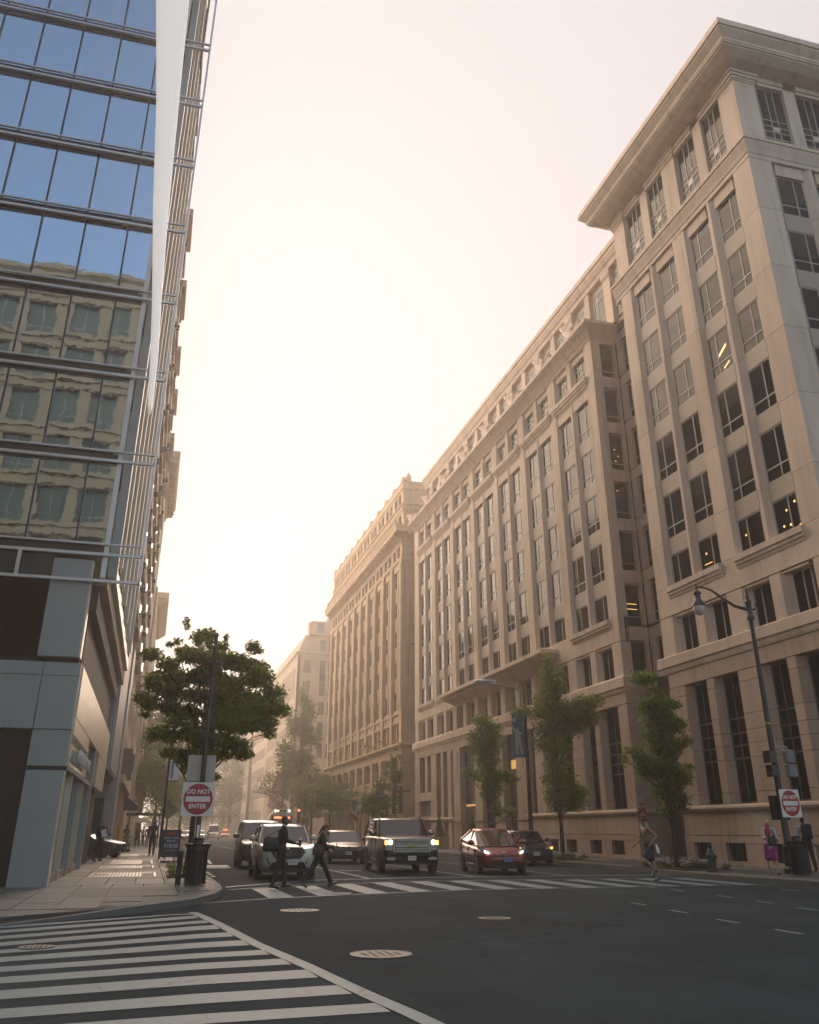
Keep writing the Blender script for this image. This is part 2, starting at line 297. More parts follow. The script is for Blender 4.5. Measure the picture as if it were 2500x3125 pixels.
# left block: kerb line (street side, then round the corner and off to the left)
KL = [(1.95, 200), (1.95, 60), (1.97, 34), (2.05, 29), (2.05, 26.3), (1.95, 24.2), (1.65, 22.6), (1.15, 21.1), (.63, 20.2), (-.27, 19.1), (-.9, 18.4), (-2.2, 17.35), (-4.5, 15.6), (-12, 11), (-40, -4)]
def offs(path, d):
    P = [Vector(p) for p in path]; out = []
    for i in range(len(P)):
        a = (P[i] - P[i - 1]).normalized() if i else None; b = (P[i + 1] - P[i]).normalized() if i < len(P) - 1 else None
        t = ((a or b) + (b or a)).normalized(); out.append((P[i].x + t.y * d, P[i].y - t.x * d))
    return out
inn = offs(KL, .17)
poly = inn + [(-60, -4), (-60, 200)]
sw = MB().prism(poly, -.1, .105); swl = struct(sw.build('sidewalk', JOINT))
b = MB(); z1 = [.14] * 8 + [.145, .13, .10, .03, .12, .14, .14]
for i in range(len(KL) - 1):
    a0, a1, c0, c1 = KL[i], KL[i + 1], inn[i], inn[i + 1]
    b.add([(*a0, 0), (*a1, 0), (*c1, 0), (*c0, 0), (*a0, z1[i]), (*a1, z1[i + 1]), (*c1, z1[i + 1]), (*c0, z1[i])], [(0, 1, 5, 4), (4, 5, 6, 7), (2, 3, 7, 6)])
kb = struct(b.build('kerb', KERB)); kb.location.z = -.012
# slabs on the left sidewalk, clipped to the kerb line by leaving out what falls outside
def inside(x, y, P):
    c = False
    for i in range(len(P)):
        a, d = P[i - 1], P[i]
        if (a[1] > y) != (d[1] > y) and x < (d[0] - a[0]) * (y - a[1]) / (d[1] - a[1]) + a[0]: c = not c
    return c
dx, dy = .78, 1.55; slab = [MB().box(.012, .012, -.05, dx - .012, dy - .012, 0).mesh('paving_slab', q) for q in (CONC, CONC2)]
y = 17.4; nsl = 0
while y < 66:
    x = -5.4 if y < 26 else -2.5
    while x < 2:
        if all(inside(px, py, poly) for px, py in ((x, y), (x + dx, y), (x, y + dy), (x + dx, y + dy))) and nsl < 290 and (y < 46 or random.random() < 2) and not (-1.75 < x + .3 < .45 and 30.6 < y + .6 < 57 and (int(y) % 7) < 0):
            inst('paving_slab', slab[0 if random.random() < .65 else 1], swl, Matrix.Translation((x, y, .138 + random.uniform(-.002, .003)))); nsl += 1
        x += dx
    y += dy
sw2 = MB().prism(offs([(1.93, 200), (1.93, 66)], .17) + [(-2.6, 66), (-2.6, 200)], .06, .136); struct(sw2.build('sidewalk', CONC))
sw3 = MB()                                   # the ramped corner flags between whole slabs and kerb, poured concrete
corner = [p for p in inn if 17 < p[1] < 30] 
sw3.prism(corner + [(-5.4, 14.9), (-5.4, 26), (1.1, 26), (1.1, 30)], .06, .128); struct(sw3.build('sidewalk', CONC2))
# tactile brick strip on the ramp
M = Matrix.Translation((-2.02, 18.45, .132)) @ Matrix.Rotation(R(55), 4, 'Z')
brick = MB().box(.006, .006, -.03, .094, .204, .004).mesh('brick', mat('red_brick_paver', (.13, .065, .055), .8, nscale=9, namt=.25))
M = Matrix.Translation((-1.52, 18.9, .132)) @ Matrix.Rotation(R(58 - 90), 4, 'Z')
for i in range(5):
    for j in range(11): inst('brick', brick, swl, M @ Matrix.Rotation(R(90), 4, 'Z') @ Matrix.Translation((j * .1, i * .21 - .6, 0)))
# right block
KR = [(60, 18.5), (24, 18.8), (20.6, 20.0), (19.2, 21.3), (18.45, 23), (18.15, 25.4), (18.1, 28.5), (18.5, 32), (18.7, 36.5), (18.7, 420)]
innr = offs(KR, .18)
swr = struct(MB().prism(innr + [(60, 420)], -.1, .105).build('sidewalk', JOINT))
slr = [MB().box(.012, .012, -.05, 1.2 - .012, 1.5 - .012, 0).mesh('paving_slab', q) for q in (CONC, CONC2)]
pr = innr + [(60, 420)]; n = 0
for j in range(40):
    for i in range(8):
        x, y = 18.35 + i * 1.2, 19.5 + j * 1.5
        if x + 1.2 < (35 if y < 25 else 25.2) and all(inside(px, py, pr) for px, py in ((x, y), (x + 1.2, y), (x, y + 1.5), (x + 1.2, y + 1.5))): inst('paving_slab', slr[0 if random.random() < .6 else 1], swr, Matrix.Translation((x, y, .138 + random.uniform(-.002, .003)))); n += 1
struct(MB().prism(innr + [(40, 200), (40, 20)], .05, .126).build('sidewalk', CONC2))
b = MB()
for i in range(len(KR) - 1):
    a0, a1, c0, c1 = KR[i], KR[i + 1], innr[i], innr[i + 1]
    b.add([(*a0, 0), (*a1, 0), (*c1, 0), (*c0, 0), (*a0, .142), (*a1, .142), (*c1, .142), (*c0, .142)], [(0, 1, 5, 4), (4, 5, 6, 7), (2, 3, 7, 6)])
struct(b.build('kerb', KERB))
# ---- painted markings (4 mm sheets)
def strip(name, pts, z=.004, m=PAINT):
    return struct(MB().quad(*[(p[0], p[1], z) for p in pts]).build(name, m))
LT = [(-2.18, 17.46), (-2.08, 16.75), (-1.96, 15.88), (-1.84, 15.01), (-1.71, 14.1), (-1.6, 13.32), (-1.48, 12.42), (-1.36, 11.6), (-1.23, 10.69), (-1.09, 9.64), (-.96, 8.75), (-.85, 7.9)]
RT = [(.62, 18.95), (1.06, 18.58), (1.01, 17.52), (.96, 16.59), (.9, 15.36), (.85, 14.23), (.79, 13.05), (.74, 12.12), (.69, 11.12), (.64, 9.97), (.58, 8.93), (.53, 8.1)]
BD = [(1.0, 19.2), (1.17, 18.0), (1.32, 16.75), (1.49, 15.1), (1.63, 13.7), (1.83, 12.35), (1.96, 11.45), (2.08, 10.4), (2.22, 9.3), (2.35, 8.45), (2.45, 7.6)]
def bx(y):
    for i in range(len(BD) - 1):
        if BD[i + 1][1] <= y <= BD[i][1]: t = (y - BD[i + 1][1]) / (BD[i][1] - BD[i + 1][1]); return BD[i + 1][0] + t * (BD[i][0] - BD[i + 1][0])
    return BD[0][0] if y > BD[0][1] else BD[-1][0]
for k in range(11):
    l, r = LT[k], RT[k]; th = .52 * (LT[k][1] - LT[k + 1][1]); sl = (r[1] - l[1]) / (r[0] - l[0])
    L_ = (l[0] - 3.2, l[1] - 3.2 * sl * .8); ex = bx(r[1] + .1) - .06
    Rr = (ex, r[1] + sl * (ex - r[0]) * .5); th2 = .52 * (RT[k][1] - RT[min(k + 1, 11)][1] if k < 11 else .6)
    strip('crosswalk_stripe', [L_, l, r, Rr, (Rr[0] + .03, Rr[1] - th2), (r[0], r[1] - th2), (l[0] + .03, l[1] - th), (L_[0], L_[1] - th)])
strip('crosswalk_border_line', [(x - .07, y) for x, y in BD] + [(x + .10, y + .12) for x, y in BD[::-1]], .008)
x = 2.92; k = 0
while x < 18.3:
    y0, y1 = (22.75 + min(1.5, (x - 2.9) * .3), 26.45 + min(2.2, (x - 2.9) * .55))
    if x > 12: y1 = 28.4 - max(0, (x - 14) * .05); 
    strip('crosswalk_stripe', [(x, y0), (x + .62, y0 + .15), (x + .62, y1 + .15), (x, y1)]); x += 1.27; k += 1
strip('crosswalk_border_line', [(1.3, 21.5), (3, 22.55), (5, 23.3), (8.3, 24.3), (13, 24.4), (18, 24.3), (18, 24.45), (13, 24.55), (8.3, 24.45), (5, 23.45), (3, 22.7), (1.3, 21.65)], .006)
strip('crosswalk_border_line', [(2.3, 26.1), (4.4, 27.75), (8.7, 28.75), (13, 28.7), (18, 28.5), (18, 28.65), (13, 28.85), (8.7, 28.9), (4.4, 27.9), (2.3, 26.25)], .006)
strip('stop_line', [(2.3, 27.2), (5.3, 30.2), (9, 30.9), (13, 30.8), (18.1, 30.2), (18.1, 30.5), (13, 31.1), (9, 31.2), (5.3, 30.5), (2.3, 27.5)], .006)
for x0, ya, yb in ((7.2, 30.9, 44), (10.95, 31.3, 44), (14.4, 31.2, 60), (7.2, 50, 110), (10.95, 52, 110)): strip('lane_line', [(x0, ya), (x0 + .13, ya), (x0 + .13, yb), (x0, yb)])
for x0, y0 in ((2.3, 33.5), (2.3, 35), (2.3, 36.5), (2.3, 38.2)): strip('lane_dash', [(x0, y0), (x0 + .14, y0), (x0 + .14, y0 + .7), (x0, y0 + .7)])
for k in range(7): strip('lane_line', [(3.0 + k * .05, 46 + k * 7), (3.14 + k * .05, 46 + k * 7), (3.4 + k * .05, 53 + k * 7), (3.26 + k * .05, 53 + k * 7)])
strip('road_arrow', [(2.6, 41), (3.6, 41), (3.6, 41.8), (2.6, 41.8)]); strip('road_arrow', [(2.7, 42.6), (3.7, 42.6), (3.7, 44.4), (2.7, 44.4)])
for xa, ya in ((13.72, 23.9), (13.68, 22.4), (13.5, 19.95), (13.3, 18.2), (13.0, 16.4), (10.35, 18.5), (10.13, 16.55), (9.9, 14.6), (9.8, 12.85), (16.6, 21.6), (16.5, 19.6)): strip('lane_dash', [(xa, ya), (xa + .11, ya), (xa + .15, ya + .72), (xa + .04, ya + .72)])
# manholes
mh = 0
for cx_, cy_, r_, lb in ((3.05, 12.27, .40, 'large round cast iron cover with studded rings, nearest of the covers'), (3.08, 19.1, .39, 'plain pale round cover between the two crosswalks'), (6.2, 16.5, .30, 'flat worn round cover in the empty middle of the junction'), (4.8, 23.85, .34, 'small round cover at the edge of the far crosswalk'), (7.9, 36.9, .42, 'round cover behind the stop line beside the big dark SUV'), (-1.28, 14.25, .24, 'small round cover among the near crosswalk stripes')):
    t = empty('manhole_cover', lb, 'manhole cover', (cx_, cy_, 0), 'iron covers set in the road')
    MB().lathe([(r_, 0), (r_, .016), (r_ * .92, .018), (r_ * .90, .011)], 28, (cx_, cy_, 0)).build('ring', IRON, t)
    b = MB().lathe([(r_ * .88, .002), (r_ * .88, .015)], 28, (cx_, cy_, 0))
    n = 5 if r_ > .4 else 3
    for i in range(-n, n + 1):
        for j in range(-n, n + 1):
            x, y = i * r_ * .8 / n, j * r_ * .8 / n
            if x * x + y * y < (r_ * .74) ** 2: q = r_ * .22 / n; b.box(cx_ + x - q, cy_ + y - q, .015, cx_ + x + q, cy_ + y + q, .021)
    b.build('lid', IRON, t)
# sidewalk grates
gm = mat('galvanised_grate', (.42, .40, .36), .38, .75, nscale=4, namt=.15)
for (x0, x1, y0, y1), lb in (((-1.6, .42, 30.9, 34.2), 'nearest steel vent grate in the left sidewalk'), ((-1.62, .40, 37.6, 40.6), 'second steel vent grate along the left sidewalk'), ((-1.4, .38, 42.4, 48.5), 'long bright steel grate beside the parking price board'), ((-1.3, .1, 56, 60), 'far steel grate where the man in the dark suit walks')):
    t = empty('vent_grate', lb, 'grate', (x0, y0, .13), 'steel grates in the left sidewalk')
    MB().box(x0, y0, .1, x1, y0 + .06, .15).box(x0, y1 - .06, .1, x1, y1, .15).box(x0, y0 + .06, .1, x0 + .06, y1 - .06, .15).box(x1 - .06, y0 + .06, .1, x1, y1 - .06, .15).build('frame', gm, t)
    MB().box(x0 + .06, y0 + .06, .1, x1 - .06, y1 - .06, .1402).build('pit', mat('grate_dark', (.05, .048, .045), .5), t)
    bar = MB()
    n = 18
    for k in range(1, n): xx = x0 + .06 + (x1 - x0 - .12) * k / n; bar.box(xx - .028, y0 + .06, .1405, xx + .028, y1 - .06, .148)
    q = bar.build('bars', gm, t); q['kind'] = 'stuff'
    MB().box(x0 + .08, y1 * .5 + y0 * .5 - .3, .1485, x0 + .5, y1 * .5 + y0 * .5 + .3, .152).box(x1 - .45, y0 + .3, .1485, x1 - .08, y1 - .9, .152).build('hatch', CONC2, t)
# far hill of trees is built with the trees
# ================================================================== RIGHT: corner tower
Bt = empty('stone_office_tower', 'pale stone corner office tower with a deep overhanging cornice, nearest building on the right', 'building', (23.5, 25.4, 0))
F, G = FW(23.5), FS(25.4)
MB().box(23.90, 25.80, .05, 48, 37.55, 36.2).build('core', JOINT, Bt)
def pier_mesh(fh, bh, dep, h, m, back=.38, name='stone_panel'):
    return MB().prism([(-fh, 0), (fh, 0), (bh, dep), (bh, back), (-bh, back), (-bh, dep)], .010, h - .010).mesh(name, m)
ZJ = [12.42, 14.64, 17.78, 20.92, 24.06, 27.2, 30.1]
def pier_stack(root, F, u, fh, bh, dep, zs, m, back=.38):
    for a, c in zip(zs[:-1], zs[1:]): inst('stone_panel', PC(fh, bh, dep, c - a, m, back), root, F @ Matrix.Translation((u, 0, a)))
PCC = {}
def PC(fh, bh, dep, h, m, back):
    k = (round(fh, 3), round(bh, 3), dep, round(h, 3), m.name, back)
    if k not in PCC: PCC[k] = pier_mesh(fh, bh, dep, h, m, back)
    return PCC[k]
cornerpoly = lambda x, y, a, d, k: [(x, y), (x + a, y), (x + a + d, y + d), (x + a + d, y + k), (x + k, y + k), (x + k, y + a + d), (x + d, y + a + d), (x, y + a)]
for a, c in zip(ZJ[:-1], ZJ[1:]): MB().prism(cornerpoly(23.5, 25.4, 1.22, .25, .38), a + .01, c - .01).build('stone_panel', STONE, Bt)
ROWS = [(27.25, 29.43), (24.14, 26.34), (21.09, 23.27), (17.95, 20.22), (14.81, 17.1), (12.46, 13.97)]
lit = {}
def bays(root, F, us, mains, thins, rows, top):
    """us: list of (u0,u1,flip) glass openings; spandrels and windows"""
    for (u0, u1, fl) in us:
        for i, (a, c) in enumerate(rows):
            ob = window(root, F, u0, a, u1 - u0, c - a, .22, (.37 if fl else .63,), (() if i == 5 else (.26,)), split=True)
            lit[(root.name, round(u0, 2), i)] = ob
            if i < len(rows) - 1:
                h = a - rows[i + 1][1]; k = ('sp', round(u1 - u0, 3), round(h, 3))
                if k not in PCC: PCC[k] = MB().box(0, .19, .004, u1 - u0, .37, h - .004).mesh('spandrel', SPAND)
                inst('spandrel', PCC[k], root, F @ Matrix.Translation((u0, 0, rows[i + 1][1])))
        MB().box(u0, .10, top, u1, .37, 30.08).xf(F).build('lintel', STONE, root)
street = [(-30.78, -29.12, 1), (-28.38, -26.86, 0), (-36.28, -34.62, 1), (-33.88, -32.22, 0)]
bays(Bt, F, street, None, None, ROWS, 29.43)
for u in (-31.5, -37.05): pier_stack(Bt, F, u, .53, .76, .25, ZJ, STONE)
for u in (-28.75, -34.25): pier_stack(Bt, F, u, .10, .40, .25, ZJ, STONE)
front = []
for k in range(4):
    m = 26.85 + 5.5 * k; front += [(m - 1.9 + .02, m - .37, 0), (m + .37, m + 2.0, 1)]
bays(Bt, G, front, None, None, ROWS, 29.43)
for k in range(4):
    pier_stack(Bt, G, 26.85 + 5.5 * k, .10, .40, .25, ZJ, STONE); pier_stack(Bt, G, 29.6 + 5.5 * k, .53, .76, .25, ZJ, STONE)
path = [(23.5, 37.6), (23.5, 25.4), (48, 25.4)]; pathw = [(32, 37.6)] + path
p2 = [(23.5, 38.15), (23.5, 25.4), (48, 25.4)]
MB().sweep([(-.4, 30.1), (.02, 30.1), (.02, 30.32), (.06, 30.36), (.10, 30.55), (.22, 30.9), (.22, 31.0), (.28, 31.02), (.28, 31.2), (-.1, 31.25), (-.4, 31.25)], p2).build('belt_course', STONE, Bt)
MB().sweep([(-.5, 35.62), (.05, 35.62), (.62, 35.72), (.66, 35.74), (1.02, 35.98), (1.02, 36.05), (1.1, 36.07), (1.1, 36.16), (1.14, 36.18), (1.14, 36.3), (1.42, 36.62), (1.42, 36.7), (1.5, 36.72), (1.5, 36.95), (1.46, 37.12), (-.5, 37.25)], pathw).build('cornice', STONE, Bt)
MB().box(24.0, 25.9, 36.9, 48, 37.2, 37.25).build('roof', SPAND, Bt)
# attic storey
def attic_pier(root, F, u, hw, h0=31.25, h1=35.62, m=STONE, d=.05):
    b = MB().box(u - hw, -d + .1, h0, u + hw, .38, h1 - .62).xf(F); b.build('pilaster', m, root)
    c = MB()
    for dz0, dz1, o in ((-.62, -.55, .05), (-.55, -.5, .0), (-.5, -.36, .07), (-.36, -.18, .14), (-.18, -.02, .2)): c.box(u - hw - o, -d + .1 - o, h1 + dz0, u + hw + o, .38, h1 + dz1)
    c.xf(F).build('capital', m, root)
    MB().box(u - .18, -d + .085, h1 - .92, u + .18, -d + .1, h1 - .72).xf(F).build('panel_tablet', m, root)
for f, us in ((F, [-26.05, -31.5, -37.05]), (G, [24.15, 29.6, 35.1, 40.6])):
    for u in us: attic_pier(Bt, f, u, .62)
for f, us in ((F, [-28.75, -34.25]), (G, [26.85, 32.35, 37.85])):
    for u in us: MB().box(u - .36, .12, 31.25, u + .36, .38, 35.3).xf(f).build('pilaster', STONE, Bt)
SQ = mat('white_window_panel', (.62, .55, .43), .5)
for f, us in ((F, street), (G, front)):
    for (u0, u1, fl) in us:
        ob = window(Bt, f, u0, 31.25, u1 - u0, 3.85, .22, (.36, .62), (.17, .28, .37, .47), bar=.055, split=True)
        MB().box(u0 + (u1 - u0) * .365 + .02, .205, 31.25 + 3.85 * .285 + .02, u0 + (u1 - u0) * .615 - .02, .218, 31.25 + 3.85 * .365 - .01).xf(f).build('window_panel', SQ, Bt)
        MB().box(u0, .06, 35.1, u1, .37, 35.6).box(u0, .0, 35.3, u1, .055, 35.6).xf(f).build('lintel', STONE, Bt)
# fourth/third floor zone
def zone(root, F, us, mains, thins, u0, u1, x0):
    for u in mains: pier_stack(root, F, u, .55, .92, .34, [9.15, 11.0], STONE)
    for u in thins: pier_stack(root, F, u, .33, .70, .34, [9.15, 11.0], STONE)
    for (a, c, fl) in us:
        window(root, F, a - .05, 9.2, c - a + .1, 1.68, .3, (.40 if fl else .60,), (), split=True)
        MB().box(a - .2, .05, 10.9, c + .2, .37, 11.0).xf(F).build('lintel', STONE, root)
zone(Bt, F, [(a + .2, c - .15, f) for a, c, f in street], (-31.5, -37.05), (-28.75, -34.25), 0, 0, 0)
zone(Bt, G, [(a + .2, c - .15, f) for a, c, f in front], [29.6 + 5.5 * k for k in range(4)], [26.85 + 5.5 * k for k in range(4)], 0, 0, 0)
MB().prism(cornerpoly(23.5, 25.4, 1.05, .34, .38), 9.16, 10.99).build('stone_panel', STONE, Bt)
def blockrow(root, F, u0, u1, z0, z1, n, m, y0=0, y1=.37):
    w_ = (u1 - u0) / n; me = MB().box(.008, y0, .008, w_ - .008, y1, z1 - z0 - .008).mesh('stone_panel', m)
    for k in range(n): inst('stone_panel', me, root, F @ Matrix.Translation((u0 + k * w_, 0, z0)))
blockrow(Bt, F, -37.6, -25.4, 11.03, 12.42, 6, STONE); blockrow(Bt, G, 23.9, 48, 11.03, 12.42, 10, STONE)
for f, cs in ((F, (-28.75, -34.25)), (G, [26.85 + 5.5 * k for k in range(4)])):
    for u in cs: MB().sweep([(-.02, 11.82), (.03, 11.82), (.05, 11.95), (.10, 11.98), (.10, 12.1), (.16, 12.14), (.16, 12.40), (-.02, 12.42)], [(u - 2.2, 0), (u + 2.2, 0)]).xf(f).build('sill_course', STONE, Bt)
MB().sweep([(-.3, 8.36), (.02, 8.36), (.06, 8.5), (.06, 8.6), (.13, 8.66), (.13, 9.1), (.05, 9.15), (-.3, 9.15)], p2).build('belt_course', STONE, Bt)
# rusticated ground floor
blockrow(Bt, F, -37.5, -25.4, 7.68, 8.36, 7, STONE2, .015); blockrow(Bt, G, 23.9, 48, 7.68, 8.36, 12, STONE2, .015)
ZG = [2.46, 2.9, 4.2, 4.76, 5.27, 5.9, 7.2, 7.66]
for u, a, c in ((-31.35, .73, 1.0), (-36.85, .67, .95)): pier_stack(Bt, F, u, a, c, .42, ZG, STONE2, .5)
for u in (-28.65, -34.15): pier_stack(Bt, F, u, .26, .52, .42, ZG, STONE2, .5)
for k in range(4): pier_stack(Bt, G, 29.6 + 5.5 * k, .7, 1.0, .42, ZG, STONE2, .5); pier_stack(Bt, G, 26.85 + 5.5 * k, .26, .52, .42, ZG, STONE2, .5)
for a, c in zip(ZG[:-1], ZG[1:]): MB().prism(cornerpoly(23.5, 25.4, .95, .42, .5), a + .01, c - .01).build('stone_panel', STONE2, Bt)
for f, us in ((F, [(-30.35, -29.17), (-28.13, -26.77), (-35.9, -34.67), (-33.63, -32.35)]), (G, [(25.0, 26.33), (27.37, 28.6), (30.6, 31.83), (32.87, 34.1), (36.1, 37.3)])):
    for a, c in us: window(Bt, f, a, 2.48, c - a, 5.16, .34, (.45,), (.34, .44, .535, .65), split=True, fm=FRAMED, bar=.07)
LEDGE = [(-.4, 2.14), (.0, 2.14), (.05, 2.18), (.13, 2.24), (.16, 2.32), (.13, 2.40), (.04, 2.46), (-.4, 2.46)]
MB().sweep(LEDGE, path).build('water_table', STONE2, Bt)
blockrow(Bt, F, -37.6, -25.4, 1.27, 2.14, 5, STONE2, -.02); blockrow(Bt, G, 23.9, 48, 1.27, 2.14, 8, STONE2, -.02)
def plinth(root, F, u0, u1, wins, m=STONE2):
    MB().box(u0, -.06, .98, u1, .3, 1.25).xf(F).build('plinth', m, root)
    e = u0
    for c in wins + [None]:
        s = c - .68 if c is not None else u1
        if s > e: MB().box(e, -.05, .1, s, .3, .975).xf(F).build('stone_panel', m, root)
        if c is not None:
            b = MB(); 
            for k in range(5): b.box(c - .6 + k * .28, .12, .3, c - .57 + k * .28, .15, .97)
            b.box(c - .68, .1, .6, c + .68, .12, .63).xf(F).build('window_grille', FRAMED, root)
            MB().box(c - .68, -.04, .1, c + .68, .3, .3).xf(F).build('stone_panel', m, root)
            e = c + .68
plinth(Bt, F, -37.6, -25.4, [-36.3, -33.9, -31.0, -28.4]); plinth(Bt, G, 23.5, 48, [26.2, 28.6, 31.6])
# lights seen behind the glass
for u, i, pts in ((-28.38, 5, [(.75, .95), (.45, .35), (.85, .3), (1.3, 1.15), (1.38, .12)]), (-30.78, 5, [(.42, .75)]), (-33.88, 5, [(.5, .8)])):
    for px, pz in pts: MB().lathe([(.055, 0), (.055, .01)], 10, (0, 0, 0), 'y').xf(F @ Matrix.Translation((u + px, .245, 12.46 + pz))).build('ceiling_lamp', WARML, Bt)
MB().quad((-30.2, .246, 21.95), (-29.5, .246, 22.32), (-29.5, .246, 22.47), (-30.2, .246, 22.10)).quad((-29.9, .246, 21.25), (-29.45, .246, 21.42), (-29.45, .246, 21.5), (-29.9, .246, 21.33)).xf(F).build('ceiling_lamp', WARML, Bt)
MB().box(-33.6, .244, 12.75, -33.0, .247, 12.78).xf(F).build('ceiling_lamp', WARML, Bt)
# ================================================================== RIGHT: long block
Bl = empty('stone_office_block', 'long pale stone office block with lamps along its cornice, beside the corner tower', 'building', (24, 42.6, 0))
F, G = FW(24), FS(42.6)
MB().box(24.40, 43.0, .05, 46, 83.5, 31.0).build('core', JOINT, Bl)
MB().box(24.5, 43.0, 31.0, 24.9, 83.5, 31.3).build('roof', SPAND, Bl)
TH = [46.0 + 5.68 * k for k in range(7)]; MA = [48.84 + 5.68 * k for k in range(6)]
ZJ2 = [12.42, 14.64, 17.78, 20.92, 24.06, 27.3]
cp = cornerpoly(24, 42.6, 1.0, .22, .38)
zc = [2.46, 2.9, 4.2, 4.76, 5.27, 5.9, 7.2, 7.66]
for a, c in zip(ZJ2 + [28.1], ZJ2[1:] + [28.1, 30.35]): MB().prism([(24, 42.6), (24.62, 42.6), (24.62, 42.98), (24.38, 42.98), (24.38, 43.85), (24.22, 43.85), (24, 43.65)], a + .01, c - .01).build('stone_panel', STONE, Bl)
for u in MA: pier_stack(Bl, F, -u, .50, .74, .25, ZJ2, STONE)
for u in TH: pier_stack(Bl, F, -u, .10, .36, .25, ZJ2, STONE)
pier_stack(Bl, F, -83.15, .75, .95, .25, ZJ2 + [28.1, 30.35], STONE)
R2ROWS = [(24.14, 26.6), (21.09, 23.27), (17.95, 20.22), (14.81, 17.1), (12.46, 13.97)]
wins = []
for t in TH: wins += [(-t - 2.10, -t - .36, 1), (-t + .36, -t + 2.10, 0)]
litw = {(2, 1), (4, 0)}
for n, (a, c, fl) in enumerate(wins):
    for i, (z0, z1) in enumerate(R2ROWS):
        window(Bl, F, a, z0, c - a, z1 - z0, .22, (.37 if fl else .63,), (() if i == 4 else (.26,)))
        if i < 4:
            h = z0 - R2ROWS[i + 1][1]; k = ('sp', round(c - a, 3), round(h, 3))
            if k not in PCC: PCC[k] = MB().box(0, .19, .004, c - a, .37, h - .004).mesh('spandrel', SPAND)
            inst('spandrel', PCC[k], Bl, F @ Matrix.Translation((a, 0, R2ROWS[i + 1][1])))
    window(Bl, F, a + .1, 28.35, c - a - .2, 1.5, .26, (.33, .66), (.33, .66), bar=.05)
MB().box(-83.0, .06, 26.62, -43.7, .37, 27.28).xf(F).build('lintel', STONE, Bl)
MB().box(-83.0, .03, 27.3, -43.7, .37, 28.08).xf(F).build('wall_band', STONE, Bl)
for u in TH: MB().sweep([(-.02, 27.45), (.04, 27.45), (.08, 27.6), (.16, 27.68), (.16, 27.8), (.22, 27.84), (.22, 28.12), (-.02, 28.14)], [(-u - 2.45, 0), (-u + 2.45, 0)]).xf(F).build('sill_course', STONE, Bl)
for u in MA: pier_stack(Bl, F, -u, .55, .70, .2, [28.1, 30.35], STONE); MB().box(-u - .16, -.02, 28.6, -u + .16, .0, 29.95).xf(F).build('panel_tablet', STONE, Bl)
for u in TH: pier_stack(Bl, F, -u, .25, .44, .25, [28.1, 30.35], STONE)
MB().box(-83.0, .12, 29.87, -43.7, .37, 30.34).xf(F).build('lintel', STONE, Bl)
pa = [(24, 84), (24, 42.6), (25.8, 42.6)]
MB().sweep([(-.4, 30.35), (.03, 30.35), (.03, 30.42), (.08, 30.44), (.08, 30.52), (.16, 30.6), (.36, 30.86), (.58, 31.06), (.62, 31.08), (.62, 31.16), (.70, 31.18), (.70, 31.42), (.66, 31.46), (-.4, 31.46)], pa).build('cornice', STONE, Bl)
CL = mat('glass_lantern', (.8, .62, .5), .3, emit=.2, ecol=(1, .72, .52))
ld = [48.2 + 5.68 * k for k in range(6)] + [43.6, 82.4]
for y in ld:
    MB().box(23.45, y - .75, 31.46, 24.0, y + .75, 31.62).box(23.5, y - .55, 31.62, 23.95, y + .55, 31.95).box(23.45, y - .6, 31.95, 24.0, y + .6, 32.02).build('pedestal', STONE, Bl)
    b = MB().lathe([(.10, 31.46), (.08, 31.7), (.2, 31.72), (.2, 31.86), (.44, 32.2), (.42, 32.2), (.18, 31.9)], 8, (23.35, y + .95, 0)); ob = b.build('cornice_lamp', CL, Bl)
    b = MB()
    for k in range(8): a = math.pi / 4 * k + .39; b.tube([(23.35 + .21 * math.cos(a), y + .95 + .21 * math.sin(a), 31.86), (23.35 + .46 * math.cos(a), y + .95 + .46 * math.sin(a), 32.2)], .02, 4)
    b.build('lamp_frame', STONE, ob)
# set-back attic
MB().box(25.6, 38.4, 31.2, 45, 83.6, 36.4).build('attic_wall', STONE, Bl)
FA = FW(25.3)
for k in range(16):
    y = 43.2 + 2.84 * k - 2.84 * 1.4
    if y > 83.4: break
    ob = MB().box(-y - .32 - (.15 if k % 2 else 0), 0, 31.3, -y + .32 + (.15 if k % 2 else 0), .28, 35.4).xf(FA).build('pilaster', STONE, Bl)
    if k % 2: MB().box(-y - .58, -.08, 35.05, -y + .58, .28, 35.4).box(-y - .52, -.04, 34.9, -y + .52, .28, 35.05).xf(FA).build('capital', STONE, Bl)
    if y < 80.5: window(Bl, FA, -y - 2.2, 31.6, 1.55, 3.2, .17, (.36,), (.25, .8))
MB().sweep([(-.3, 35.42), (.05, 35.42), (.1, 35.75), (.16, 35.8), (.3, 36.2), (.3, 36.4), (.38, 36.42), (.38, 36.75), (.2, 36.9), (-.3, 36.9)], [(25.3, 84), (25.3, 38.3)]).build('attic_cornice', STONE, Bl)
# side face and the recess wall towards the tower
for i, (z0, z1) in enumerate([(27.75, 30.15), (24.55, 27.0), (21.3, 23.8), (18.2, 20.6), (15.05, 17.5), (11.95, 14.35), (9.0, 11.1)]):
    MB().box(24.62, .0, z1 + .0, 25.8, .37, z1 + .75).xf(G).build('stone_panel', STONE, Bl)
    window(Bl, G, 24.66, z0, 1.14, z1 - z0, .30, (), (.22,), fm=FRAME, split=True)
    MB().box(25.62, .05, z0, 25.8, .37, z1).xf(G).build('stone_panel', STONE, Bl)
    window(Bl, FW(25.8), -42.0, z0 + .1, 2.0, z1 - z0 - .15, .18, (.2, .5), (.25,), split=True)
    MB().box(-42.55, .02, z1 + .08, -37.5, .3, z1 + .72).xf(FW(25.8)).build('stone_panel', STONE, Bl)
    MB().box(-42.55, .03, z0 + .1, -42.0, .3, z1 + .07).xf(FW(25.8)).build('stone_panel', STONE, Bl)
